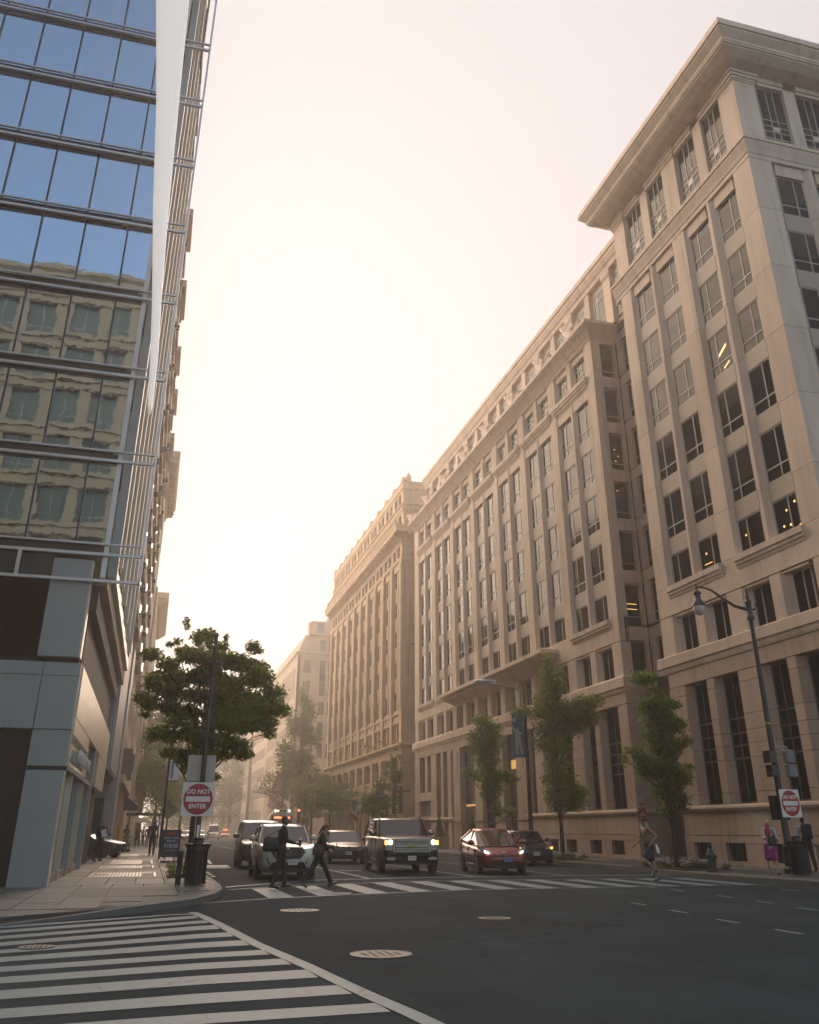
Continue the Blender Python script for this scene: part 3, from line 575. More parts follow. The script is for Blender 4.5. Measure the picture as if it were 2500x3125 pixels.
for xx, zz in ((25.1, 22.8), (25.3, 22.4), (25.1, 22.05), (25.0, 20.1)): MB().box(xx - .05, .33, zz, xx + .05, .335, zz + .04).xf(G).build('ceiling_lamp', WARML, Bl)
for zz in (13.2, 12.9, 12.45): MB().box(24.75, .33, zz, 25.45, .335, zz + .03).xf(G).build('ceiling_lamp', WARML, Bl)
MB().box(26.05, 37.5, .1, 46, 43, 31.2).build('core', JOINT, Bl)
# lower zone
for u in MA + [83.2]: pier_stack(Bl, F, -u, .55, .85, .34, [9.15, 11.0], STONE)
for u in TH: pier_stack(Bl, F, -u, .33, .66, .34, [9.15, 11.0], STONE)
MB().prism([(24, 42.6), (24.62, 42.6), (24.62, 42.98), (24.38, 42.98), (24.38, 43.9), (24.3, 43.9), (24, 43.6)], 9.16, 10.99).build('stone_panel', STONE, Bl)
for n, (a, c, fl) in enumerate(wins):
    mid = 51.2 < -(a + c) / 2 < 71.8
    window(Bl, F, a + .25, 9.2, c - a - .4, 1.7, .3, (.33, .66) if mid else (.5,), (.33, .66) if mid else (), bar=.05)
MB().box(-83.9, .05, 10.9, -43, .37, 11.0).xf(F).build('lintel', STONE, Bl)
blockrow(Bl, F, -83.9, -42.6, 11.03, 12.42, 16, STONE)
for k, u in enumerate(TH):
    if u < 51.3 or u > 71.7: MB().sweep([(-.02, 11.82), (.03, 11.82), (.05, 11.95), (.12, 11.98), (.12, 12.1), (.18, 12.14), (.18, 12.40), (-.02, 12.42)], [(-u - 2.4, 0), (-u + 2.4, 0)]).xf(F).build('sill_course', STONE, Bl)
MB().sweep([(-.02, 10.95), (.1, 10.95), (.14, 11.1), (.25, 11.2), (.7, 11.5), (.78, 11.52), (.78, 11.62), (1.05, 11.78), (1.1, 11.8), (1.1, 12.05), (.9, 12.15), (-.02, 12.3)], [(-71.3, .05), (-71.3, -.02), (-51.9, -.02), (-51.9, .05)]).xf(F).build('portal_cornice', STONE, Bl)
for u in (51.9, 54.5, 57.4, 60.2, 63.0, 65.9, 68.7, 71.2): MB().box(-u - .42, -.12, 8.8, -u + .42, .0, 10.94).box(-u - .2, -.14, 9.3, -u + .2, -.12, 10.6).xf(F).build('pilaster', STONE, Bl)
MB().sweep([(-.3, 8.3), (.02, 8.3), (.06, 8.42), (.06, 8.5), (.14, 8.56), (.14, 9.05), (.05, 9.15), (-.3, 9.15)], [(24, 84.4), (24, 42.6), (25.9, 42.6)]).build('belt_course', STONE, Bl)
blockrow(Bl, F, -83.9, -42.6, 7.68, 8.30, 18, STONE2, .015)
MB().box(24.0, 42.62, 7.68, 25.9, 42.9, 8.3).build('stone_panel', STONE2, Bl)
for a, c in zip(zc[:-1], zc[1:]): MB().box(24, 42.6, a + .01, 25.2, 43.6, c - .01).build('stone_panel', STONE2, Bl); MB().box(25.2, 42.8, a + .01, 25.9, 43.0, c - .01).build('stone_panel', STONE2, Bl)
for u, fh in ((48.84, .72), (54.52, .72)): pier_stack(Bl, F, -u, fh, fh + .26, .42, zc, STONE2, .5)
for u in (46.2, 51.7): pier_stack(Bl, F, -u, .26, .5, .42, zc, STONE2, .5)
for a, c in ((-48.0, -46.5), (-45.6, -44.0), (-53.6, -52.2), (-51.3, -49.7)): window(Bl, F, a, 2.48, c - a, 5.16, .36, (.5,), (.34, .44, .535, .65), fm=FRAMED, bar=.07)
# portal
for u, h in ((57.4, .9), (61.6, .8), (66.0, .8), (71.2, .85)):
    for a, c in zip([.1, 2.1, 2.2, 5.0, 7.66], [2.1, 2.2, 5.0, 7.66, 7.68]): MB().box(-u - h - (.12 if a < 2.15 else 0), -.1 - (.1 if a == 2.1 else 0), a + .005, -u + h + (.12 if a < 2.15 else 0), .5, c - .005).xf(F).build('column', STONE2, Bl)
    MB().box(-u - .3, -.13, 5.4, -u + .3, -.1, 7.4).box(-u - .22, -.15, 6.9, -u + .22, -.13, 7.3).xf(F).build('panel_tablet', STONE2, Bl)
for a, c in ((-70.3, -66.9), (-65.1, -62.5), (-60.7, -58.4)): window(Bl, F, a, .15, c - a, 7.45, .37, (.33, .66), (.3, .42, .6, .72, .84), fm=FRAMED, bar=.09)
MB().box(-70.2, .355, 3.2, -67.0, .36, 3.34).box(-60.3, .35, 5.4, -59.3, .36, 6.0).xf(F).build('lobby_light', mat('dim_lobby_light', (.5, .25, .06), .4, emit=.35, ecol=(1, .5, .12)), Bl)
# left (far) end of the ground floor
for u, h in ((73.4, .5), (75.4, .35), (77.9, .8), (80.2, .4), (83.1, .8)):
    for a, c in zip([3.9, 4.66, 5.06, 5.7, 7.09], [4.66, 5.06, 5.7, 7.09, 7.66]): MB().box(-u - h, 0, a + .01, -u + h, .5, c - .01).xf(F).build('stone_panel', STONE2, Bl)
for u, h in ((73.4, .5), (75.4, .35), (77.9, .9)):
    for a, c in zip([.1, 2.1, 2.3], [2.1, 2.3, 3.9]): MB().box(-u - h, 0, a + .01, -u + h, .5, c - .01).xf(F).build('stone_panel', STONE2, Bl)
MB().box(-83.9, .0, .1, -82.4, .5, 3.9).xf(F).build('stone_panel', STONE2, Bl)
MB().box(-83.9, .005, 3.9, -78.6, .5, 4.6).xf(F).build('stone_panel', STONE2, Bl)
for a, c, z in ((-82.3, -80.7, 4.68), (-79.7, -78.8, 4.68), (-77.0, -75.8, 2.2), (-75.0, -74.0, 2.2)): window(Bl, F, a, z, c - a, 7.6 - z, .36, (.5,), (.25, .5), fm=FRAMED)
MB().box(-82.3, .3, 2.6, -78.9, .42, 3.85).xf(F).build('loading_door', FRAMED, Bl)
MB().box(-82.3, .1, 2.3, -78.9, .42, 2.6).xf(F).build('lintel', STONE2, Bl)
MB().sweep(LEDGE, [(24, 57), (24, 42.6), (25.9, 42.6)]).build('water_table', STONE2, Bl); MB().sweep(LEDGE, [(24, 78.9), (24, 72.3)]).build('water_table', STONE2, Bl)
blockrow(Bl, F, -56.4, -42.6, 1.27, 2.14, 6, STONE2, -.02); MB().box(24, 42.58, .1, 25.9, 43, 2.14).build('stone_panel', STONE2, Bl)
plinth(Bl, F, -56.3, -42.6, [-53, -50.5, -47.4, -44.9])
def punched(root, F, u0, u1, z0, z1, cols, rows, m, dep=.3, fm=None, gm=None, vb=(.5,), hb=(), bar=.05, body=None, y0=0, wname='wall', skip=None):
    """wall with real window openings: bands between the rows, piers between the columns, windows set back"""
    b = MB(); e = z0
    for a, c in rows:
        if a > e: b.box(u0, y0, e, u1, y0 + dep + .1, a)
        x = u0
        for p, q in cols:
            if p > x: b.box(x, y0, a, p, y0 + dep + .1, c)
            x = q
        if x < u1: b.box(x, y0, a, u1, y0 + dep + .1, c)
        e = c
    if z1 > e: b.box(u0, y0, e, u1, y0 + dep + .1, z1)
    b.xf(F).build(wname, m, root)
    for a, c in rows:
        for p, q in cols:
            if skip and skip(p, a): continue
            window(root, F, p, a, q - p, c - a, y0 + dep - .08, vb, hb, fm=fm, gm=gm, bar=bar)
# ================================================================== RIGHT: ornate building
Bo = empty('ornate_office_building', 'tan terracotta office building with a bracketed cornice, carved panels and green awnings', 'building', (24, 88.8, 0))
F, G = FW(24), FS(88.8)
MB().box(24.55, 89.2, .05, 48, 130.4, 37.6).build('core', STONE3, Bo)
MB().box(24.02, 88.8, .05, 48, 89.2, 29.0).build('side_wall', STONE3, Bo)
MB().box(24.3, 88.9, 29.0, 48, 89.2, 37.6).build('side_wall', STONE3, Bo)
BAY = [89.75 + 4.07 * k for k in range(10)]
PIL = [89.27] + [b + 3.52 for b in BAY]
RT3 = [(26.3, 28.2), (23.0, 24.9), (19.7, 21.6), (16.4, 18.3), (13.1, 15.0)]
cols = []
for b_ in BAY: cols += [(-b_ - 2.85, -b_ - 1.72), (-b_ - 1.28, -b_ - .15)]
cols.sort()
for i, p in enumerate(PIL): 
    MB().box(-p - .46, -.12, 12.9, -p + .46, .5, 29.1).box(-p - .36, -.17, 13.4, -p + .36, -.12, 28.7).xf(F).build('pilaster', STONE3, Bo)
FR3 = mat('white_sash', (.42, .36, .27), .6)
for p, q in cols:
    for a, c in RT3: window(Bo, F, p, a, q - p, c - a, .26, (), (.5,), fm=FR3, gm=GLASS3, bar=.07)
    window(Bo, F, p, 29.55, q - p, 1.15, .26, (), (.5,), fm=FR3, gm=GLASS3, bar=.06)
    window(Bo, F, p, 9.9, q - p, 1.75, .26, (), (.5,), fm=FR3, gm=GLASS3, bar=.07)
    window(Bo, F, p, 33.0, q - p - .1, 1.3, .36, (), (.5,), fm=FR3, gm=GLASS3, bar=.06)
    window(Bo, F, p, 35.75, q - p - .1, 1.45, .36, (), (.5,), fm=FR3, gm=GLASS3, bar=.06)
sp = MB().box(0, .2, .02, 2.7, .5, 1.38)
for x0 in (.1, 1.67): sp.add([(x0, .2, .1), (x0 + .93, .2, .1), (x0 + .93, .2, 1.3), (x0, .2, 1.3), (x0 + .46, .08, .7)], [(0, 1, 4), (1, 2, 4), (2, 3, 4), (3, 0, 4)])
sp.box(-.05, .1, 1.3, 2.75, .2, 1.42); spm = sp.mesh('carved_spandrel', STONE3O)
for b_ in BAY:
    for a, c in RT3[:-1]: inst('carved_spandrel', spm, Bo, F @ Matrix.Translation((-b_ - 2.85, 0, a - 1.4)))
    MB().box(-b_ - 1.72, .12, 13.0, -b_ - 1.28, .5, 28.3).xf(F).build('mullion_pier', STONE3, Bo)
    MB().box(-b_ - 2.9, .05, 28.2, -b_ - .1, .5, 29.1).xf(F).build('lintel', STONE3, Bo)
    for dz in (11.7, ): MB().box(-b_ - 2.95, -.02, dz, -b_ - .1, .4, dz + .22).box(-b_ - 2.9, .08, dz + .22, -b_ - .15, .5, 13.05).box(-b_ - 2.95, -.05, 12.55, -b_ - .1, .4, 12.75).xf(F).build('carved_panel', STONE3O, Bo)
    MB().box(-b_ - 1.7, .05, 9.85, -b_ - 1.3, .5, 11.7).xf(F).build('mullion_pier', STONE3, Bo)
for p in PIL: MB().box(-p - .5, -.08, 9.7, -p + .5, .5, 12.9).xf(F).build('pilaster', STONE3, Bo)
pth = [(24, 131.2), (24, 88.8), (48, 88.8)]
MB().sweep([(-.3, 29.0), (.05, 29.0), (.12, 29.1), (.18, 29.3), (.18, 29.4), (-.3, 29.5)], pth).build('belt_course', STONE3, Bo)
for p in PIL + [b_ + 1.5 for b_ in BAY]: MB().box(-p - .3 - .16 * (p in PIL), -.04, 29.5, -p + .3 + .16 * (p in PIL), .5, 30.75).xf(F).build('pilaster', STONE3O, Bo)
MB().box(24.02, 88.72, 29.5, 26.4, 89.0, 31.0).build('carved_panel', STONE3O, Bo)
MB().sweep([(-.4, 30.75), (.08, 30.75), (.12, 31.0), (.2, 31.1), (.25, 31.35), (.35, 31.4), (.35, 31.95), (1.0, 31.98), (1.0, 32.3), (1.1, 32.5), (1.15, 32.75), (-.4, 32.85)], pth).build('cornice', STONE3, Bo)
br = MB().box(-.16, -.98, .3, .16, -.1, .6).box(-.16, -.6, .05, .16, -.1, .3).box(-.13, -.4, -.2, .13, -.1, .05).mesh('bracket', STONE3O)
for k in range(53): inst('bracket', br, Bo, F @ Matrix.Translation((-89.2 - .79 * k, 0, 31.38)))
for k in range(3): inst('bracket', br, Bo, G @ Matrix.Translation((24.6 + .79 * k, 0, 31.38)))
bl = MB().box(-.12, -.95, 0, .12, -.72, .75).box(-.3, -.92, .75, .3, -.75, .85).mesh('baluster', STONE3O)
for k in range(60): inst('baluster', bl, Bo, F @ Matrix.Translation((-89.0 - .7 * k, 0, 32.8)))
MB().add([(24, 88.0, 32.8), (25, 88.0, 32.8), (25.3, 88.0, 33.3), (24.6, 88.0, 33.8), (24.0, 88.0, 33.5), (24, 88.3, 32.8), (25, 88.3, 32.8), (25.3, 88.3, 33.3), (24.6, 88.3, 33.8), (24.0, 88.3, 33.5)], [(0, 1, 2, 3, 4), (9, 8, 7, 6, 5), (0, 5, 6, 1), (1, 6, 7, 2), (2, 7, 8, 3), (3, 8, 9, 4), (4, 9, 5, 0)]).build('scroll_ornament', STONE3O, Bo)
for p in PIL + [b_ + 1.5 for b_ in BAY]:
    q = p in PIL
    MB().box(-p - (.5 if q else .25), .1, 32.85, -p + (.5 if q else .25), .6, 34.6).box(-p - (.5 if q else .25), .1, 35.6, -p + (.5 if q else .25), .6, 37.3).xf(F).build('pilaster', STONE3, Bo)
pb = [(24.15, 130.6), (24.15, 88.9), (26.8, 88.9)]
MB().sweep([(-.4, 34.55), (.05, 34.55), (.12, 34.8), (.22, 34.95), (.22, 35.15), (.05, 35.3), (.1, 35.5), (.25, 35.55), (.25, 35.7), (-.4, 35.75)], pb).build('belt_course', STONE3, Bo)
MB().sweep([(-.4, 37.2), (.05, 37.2), (.1, 37.4), (.2, 37.5), (.2, 37.65), (.05, 37.7), (.05, 38.35), (.12, 38.45), (-.4, 38.5)], [(24.15, 130.6), (24.15, 88.9), (48, 88.9)]).build('parapet', STONE3, Bo)
for p in PIL: MB().add([(24.05, p - .8, 38.45), (24.05, p + .8, 38.45), (24.05, p + .25, 39.0), (24.05, p - .25, 39.0), (24.4, p - .8, 38.45), (24.4, p + .8, 38.45), (24.4, p + .25, 39.0), (24.4, p - .25, 39.0)], [(0, 1, 2, 3), (7, 6, 5, 4), (0, 4, 5, 1), (1, 5, 6, 2), (2, 6, 7, 3), (3, 7, 4, 0)]).build('roof_crest', STONE3O, Bo)
MB().lathe([(.5, 38.4), (.3, 38.9), (.34, 39.2), (.1, 39.7)], 8, (24.9, 89.4, 0)).build('urn', STONE3O, Bo)
# ledge, frieze, columned floor, shops
MB().sweep([(-.4, 8.35), (.06, 8.35), (.06, 9.15), (.15, 9.25), (.25, 9.35), (.45, 9.4), (.45, 9.62), (-.4, 9.75)], pth).build('ledge_cornice', STONE3, Bo)
for b_ in BAY:
    window(Bo, F, -b_ - 2.75, 6.4, 1.2, 1.85, .3, (), (.45,), fm=FR3, gm=GLASS3, bar=.08); window(Bo, F, -b_ - 1.35, 6.4, 1.2, 1.85, .3, (), (.45,), fm=FR3, gm=GLASS3, bar=.08)
    MB().box(-b_ - 2.95, -.06, 6.1, -b_ - .05, .4, 6.36).box(-b_ - 2.9, .1, 4.95, -b_ - .1, .5, 6.1).box(-b_ - 1.55, .15, 6.36, -b_ - 1.35, .5, 8.35).xf(F).build('carved_panel', STONE3O, Bo)
    window(Bo, F, -b_ - 2.8, .4, 2.65, 4.5, .36, (.33, .66), (.72,), fm=FRAMED, gm=GLASS, bar=.08)
    MB().box(-b_ - 2.8, .25, .1, -b_ - .15, .5, .4).xf(F).build('stall_riser', STONE3, Bo)
for p in PIL:
    MB().box(-p - .42, -.14, .1, -p + .42, .5, 7.55).box(-p - .3, -.2, .8, -p + .3, -.14, 7.4).xf(F).build('pilaster', STONE3, Bo)
    MB().box(-p - .55, -.24, 7.95, -p + .55, .4, 8.35).box(-p - .48, -.2, 7.55, -p + .48, .4, 7.95).xf(F).build('capital', STONE3O, Bo)
def awning(root, x, y0, y1, zt, zb, out):
    M = MB().add([(x, y0, zt), (x, y1, zt), (x - out, y1, zb + .45), (x - out, y0, zb + .45), (x - out, y1, zb), (x - out, y0, zb), (x, y0, zb), (x, y1, zb), (x + .0, y0, zb + .02), (x + .0, y1, zb + .02)], [(0, 1, 2, 3), (3, 2, 4, 5), (0, 3, 5, 6), (1, 7, 4, 2)])
    return M.build('awning', GREENAW, root)
awning(Bo, 23.85, 98.0, 100.9, 5.0, 3.3, 1.9); awning(Bo, 23.85, 93.5, 96.9, 5.0, 3.5, 1.8); awning(Bo, 23.85, 112.5, 116.5, 4.7, 3.3, 1.7); awning(Bo, 23.85, 118, 130, 4.0, 3.2, 1.4)
for y in (94.2, 99.4):
    t = MB().tube([(23.8, y, 9.8), (22.9, y - .2, 10.2), (22.5, y - .3, 10.1)], .04, 6).build('flood_light', BLACK, Bo); MB().lathe([(.22, -.2), (.12, .15)], 10, (22.4, y - .3, 10.05)).build('lamp_head', ALU, t)
# downpipe scar on the side wall
MB().box(25.0, 88.76, 19.6, 25.5, 88.79, 19.75).box(25.42, 88.76, 18.3, 25.5, 88.79, 19.6).build('drain_pipe', mat('rust_stain', (.25, .17, .10), .9), Bo)
# ================================================================== RIGHT: further blocks
B4 = empty('limestone_bank_building', 'buff limestone block with rows of narrow windows and a tall dark window strip', 'building', (24, 165, 0))
MB().box(24.5, 165.5, .05, 44, 206, 32.4).build('core', STONE4, B4)
F, G = FW(24), FS(165)
MB().box(30, 168, 32, 44, 205, 40.2).box(26, 165.6, 32, 44, 168, 38.6).build('penthouse', STONE4, B4)
cs = [(-206 + 1.2 + 1.82 * k, -206 + 2.0 + 1.82 * k) for k in range(21)]
G4 = glassmat('warm_reflecting_glass', (.10, .085, .055), .03, rough=.1, spec=.8)
punched(B4, F, -206, -165, 12.3, 32.4, cs, [(13.6, 16.1), (17.5, 19.9), (21.2, 23.6), (24.6, 30.2)], STONE4, .4, gm=GLASS3, fm=FRAMED, vb=(), bar=.04)
punched(B4, F, -206, -165, 0, 11.4, [(-206 + 1.5 + 2.7 * k, -206 + 2.9 + 2.7 * k) for k in range(14)], [(1.2, 9.4)], STONE4, .6, gm=GLASS, fm=FRAMED, vb=(), hb=(.3, .6), bar=.07)
punched(B4, G, 24, 44, 0, 32.4, [(25.2, 26.5), (28.3, 29.4), (30.0, 31.1), (33.2, 34.4), (35.2, 36.3)], [(8.6, 11.0), (13.6, 16.1), (17.5, 19.9), (21.2, 23.6), (24.6, 27.3), (28.8, 31.2)], STONE4, .4, gm=G4, fm=FRAMED, vb=(.5,), hb=(.6,), bar=.06, skip=lambda p, a: p == 25.2)
for a, c in ((8.6, 11.0), (13.6, 16.1), (17.5, 19.9), (21.2, 23.6), (24.6, 27.3), (28.8, 31.2)): window(B4, G, 25.2, a, 1.3, c - a, .32, (.5,), (.6,), fm=FRAMED, gm=G4, bar=.06)
for a, c in ((16.1, 17.5), (19.9, 21.2), (23.6, 24.6), (11.6, 13.6)): MB().box(25.2, -.006, a + .05, 26.5, .05, c - .05).xf(G).build('dark_spandrel', PANELD, B4)
for a, c in ((28.3, 29.4), (30.0, 31.1)): MB().box(a, -.006, 27.35, c, .05, 28.75).xf(G).build('dark_spandrel', PANELD, B4)
p4 = [(24, 206), (24, 165), (44, 165)]
MB().sweep([(-.3, 11.4), (.05, 11.4), (.2, 11.7), (.3, 11.75), (.3, 12.0), (-.3, 12.3)], p4).build('belt_course', STONE4, B4)
MB().sweep([(-.4, 32.0), (.05, 32.0), (.15, 32.3), (.35, 32.4), (.35, 32.7), (.0, 32.9), (-.4, 32.9)], p4).build('cornice', STONE4, B4)
for k in range(4): MB().box(24.3 + .35 * k, 165.2 + .3 * k, 32.9 + .8 * k, 28.3 - .35 * k, 206, 33.7 + .8 * k).build('stepped_roof', STONE4, B4)
MB().box(26.3, 165.3, 36.3, 44, 165.6, 38.8).build('parapet', STONE4, B4)
for a, c in ((27.6, 28.9), (31.0, 32.3)): window(B4, FS(165.25), a, 36.4, c - a, 2.1, -.02, (.5,), (), fm=FRAMED, gm=G4)
for a, c in ((28.3, 29.4), (30.1, 31.2)): window(B4, FS(165.55), a, 33.2, c - a, 2.0, -.02, (.5,), (.6,), fm=FRAMED, gm=G4)
MB().box(26.4, 164.7, 36.0, 33.0, 165.3, 36.3).build('balcony', STONE4, B4)
B5 = empty('plain_stone_block', 'plain tan stone block with rows of narrow windows behind the bus', 'building', (24, 206.5, 0))
MB().box(24.5, 207, .05, 44, 258, 27.5).build('core', STONE4, B5)
punched(B5, FW(24), -258, -206.4, 0, 28, [(-258 + 1.5 + 2.1 * k, -258 + 2.6 + 2.1 * k) for k in range(23)], [(.6, 5.6), (8.2, 10.6), (12.6, 14.8), (16.8, 19.0), (21, 23.2)], STONE4, .4, gm=G4, fm=FRAMED, vb=(), bar=.04)
MB().box(23.9, 206.5, 28, 30, 258, 28.4).build('cornice', STONE4, B5)
B6 = empty('pale_corner_building', 'pale stone building with paired green tinted windows closing the street on the right', 'building', (18.6, 262, 0))
MB().box(18.9, 262.6, .05, 46, 298, 29.5).build('core', STONE4, B6)
GR = glassmat('green_glass', (.05, .075, .06), .02, rough=.08)
punched(B6, FS(262), 18.6, 46, 0, 30, [(19.3, 20.4), (21.0, 22.1), (26.2, 27.3), (27.9, 29), (32, 33.1), (33.7, 34.8)], [(3.2, 5.8), (7.6, 10.2), (12.2, 14.8), (16.6, 19.2), (21, 23.4), (25.2, 27.6)], STONE4, .35, gm=GR, fm=FR3, vb=(), hb=(.5,), bar=.09)
punched(B6, FW(18.6), -298, -262, 0, 30, [(-296 + 3 * k, -294.6 + 3 * k) for k in range(11)], [(3.2, 5.8), (7.6, 10.2), (12.2, 14.8), (16.6, 19.2), (21, 23.4)], STONE4, .35, gm=GLASS3, fm=FR3, vb=(), bar=.09)
B7 = empty('distant_stone_building', 'distant pale stone building at the far end of the street', 'building', (-2, 345, 0))
MB().box(4.4, 345.6, .05, 40, 370, 30).build('core', STONE4, B7)
punched(B7, FS(345), 4, 40, 0, 30.5, [(6 + 3.4 * k, 7.6 + 3.4 * k) for k in range(9)], [(3, 6), (8.5, 11.5), (14, 17), (19.5, 22.5), (25, 28)], STONE4, .35, gm=GLASS3, fm=FR3, vb=(.5,), bar=.12)
for z in (12.3, 18.0): MB().box(3.8, 344.5, z, 40, 345.4, z + .6).build('belt_course', STONE4, B7)
# ================================================================== LEFT: glass corner building
B1 = empty('glass_office_building', 'modern glass building with a silver frame cage and grey panelled base, left corner', 'building', (-2.3, 26, 0))
Y0 = 26.0; MULL = [-2.99 - 1.396 * k for k in range(9)]
MB().box(-16, 26.5, .1, -2.6, 47, 44).box(-2.6, 27.4, 5.8, -2.42, 46.8, 44).build('core', DARK, B1)
zb0, dz = 8.83, 2.988
edges = [-2.15] + MULL
TOPZ = 13
pcache = {}
for k in range(TOPZ):
    zb = zb0 + dz * k
    MB().box(-15, Y0 + .02, zb + .09, -2.16, Y0 + .3, zb + .335).build('spandrel', PANELD, B1)
    MB().box(-15, Y0 - .20, zb, -1.05, Y0 - .10, zb + .085).build('rail', ALU, B1)
    MB().box(-15, Y0 - .18, zb + .335, -1.05, Y0 - .10, zb + .39).build('rail', ALU, B1)
    if k < TOPZ - 1:
        for i in range(len(edges) - 1):
            wd = edges[i] - edges[i + 1]; key = round(wd, 3)
            if key not in pcache: pcache[key] = MB().box(.012, 0, 0, wd - .012, .03, dz - .395).mesh('pane', GLASSB)
            M = Matrix.Translation((edges[i + 1], Y0, zb + .38)) @ Matrix.Rotation(random.uniform(-.004, .004), 4, 'Z') @ Matrix.Rotation(random.uniform(-.003, .003), 4, 'X')
            inst('pane', pcache[key], B1, M)
            if i: MB().box(edges[i] - .028, Y0 - .05, zb + .38, edges[i] + .028, Y0 + .06, zb + dz).build('mullion', BLACK, B1)
ztop = zb0 + dz * TOPZ
MB().box(-2.16, Y0 - .08, 8.2, -2.02, Y0 + .2, ztop).build('corner_post', ALU, B1)
MB().box(-1.98, Y0 + .25, 8.3, -1.72, Y0 + .55, ztop).build('corner_post', PANEL, B1)
MB().box(-1.09, Y0 - .20, 8.04, -1.01, Y0 - .10, ztop).build('cage_post', ALU, B1)
MB().box(-15, Y0 - .20, 8.04, -1.05, Y0 - .10, 8.12).build('rail', ALU, B1)
for x in (-4.42, -7.2, -10): MB().box(x - .05, Y0 - .2, 8.12, x + .05, Y0 - .1, 8.83).build('cage_post', ALU, B1)
MB().box(-15, Y0 + .1, 8.1, -3.5, Y0 + .14, 8.83).build('pane', PANELD, B1)
# white glare streak along the corner, built as an added glowing shape
GLARE = mat('white_glare_glow', (.8, .76, .72), .5, emit=.20, ecol=(1, .93, .87))
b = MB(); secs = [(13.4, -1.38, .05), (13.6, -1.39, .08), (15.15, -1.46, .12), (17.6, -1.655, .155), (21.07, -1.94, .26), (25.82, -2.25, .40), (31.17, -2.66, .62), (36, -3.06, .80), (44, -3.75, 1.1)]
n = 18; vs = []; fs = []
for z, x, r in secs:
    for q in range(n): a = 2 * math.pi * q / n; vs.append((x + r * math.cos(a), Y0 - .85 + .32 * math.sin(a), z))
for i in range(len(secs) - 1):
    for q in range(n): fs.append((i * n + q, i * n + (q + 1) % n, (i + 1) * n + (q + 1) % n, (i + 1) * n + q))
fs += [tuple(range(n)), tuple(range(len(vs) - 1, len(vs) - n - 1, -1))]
b.add(vs, fs).build('glare_streak', GLARE, B1, True)
# street side of the tower: slabs, fins, glass seen end on
SIDE = mat('side_glass', (.35, .36, .35), .08, .9); WARMS = mat('brown_stone_fin', (.33, .26, .18), .7, nscale=1, namt=.15)
for k in range(1, TOPZ):
    zb = zb0 + dz * k
    MB().box(-2.42, Y0 + .6, zb + .38, -2.38, 46.6, zb + dz - .02).build('pane', SIDE, B1)
    MB().box(-2.4, Y0 + .56, zb - .02, -1.98, 46.8, zb + .36).build('floor_edge', PANELD, B1)
for i, y in enumerate((28.4, 30.9, 33.6, 36.6, 40.0, 43.6)):
    MB().box(-2.4, y, 9.2, -1.72, y + .12, ztop - 2 - 2.2 * i).build('fin', CREAM, B1); MB().box(-2.4, y + .12, 9.2, -1.80, y + .9, ztop - 3.4 - 2.2 * i).build('fin', WARMS if i % 2 else PANELD, B1)
MB().box(-1.55, 29.3, 33, -1.48, 29.9, 43).build('sun_blade', PANELD, B1)
# soffit and lower beams going down the street
for x0, x1, z0, z1, yy, m in ((-2.4, -2.0, 8.2, 8.8, 47, WARMS), (-2.05, -1.85, 8.75, 9.2, 46, CREAM), (-2.5, -2.2, 7.4, 8.0, 46, PANELD)): MB().box(x0, 26.9, z0, x1, yy, z1).build('beam', m, B1)
# base
MB().box(-3.5, Y0, 5.90, -2.42, Y0 + .5, 8.72).build('metal_panel', PANEL, B1); MB().box(-2.42, Y0 + .01, 5.9, -2.37, Y0 + .5, 8.7).build('metal_panel', CREAM, B1)  # cream strip paints the lit right side of the grey column
GLASSL = glassmat('dim_base_glass', (.010, .012, .012), .05, rough=.1, spec=.15)
for a, c in ((-8.4, -6.0), (-5.98, -3.52)): MB().box(a, Y0 + .5, 5.88, c, Y0 + .54, 8.08).build('pane', GLASSL, B1)
MB().box(-15, Y0 + .25, 5.73, -2.4, Y0 + .5, 5.89).build('recess', DARK, B1)
for a, c in ((-15, -6.5), (-6.48, -3.29), (-3.27, -2.30)):
    MB().box(a, Y0 - .04, 5.38, c, Y0 + .5, 5.73).build('metal_panel', PANEL, B1); MB().box(a, Y0 - .04, 3.965, c, Y0 + .5, 5.365).build('metal_panel', PANEL, B1)
MB().box(-3.28, Y0, 3.03, -2.30, Y0 + .5, 3.95).build('metal_panel', PANEL, B1)
MB().box(-3.3, Y0 + .04, 2.93, -2.27, Y0 + .5, 3.03).build('metal_trim', BLACK, B1)
MB().box(-3.28, Y0, .1, -2.33, Y0 + .5, 2.92).build('metal_panel', PANEL, B1); MB().box(-2.33, Y0 + .005, .1, -2.31, Y0 + .5, 2.92).build('metal_panel', CREAM, B1)  # lit right edge of the lower column, put into the strip's colour
for a, c in ((-8, -5.6), (-5.58, -3.3)): MB().box(a, Y0 + .6, .1, c, Y0 + .64, 3.96).build('pane', GLASSL, B1)
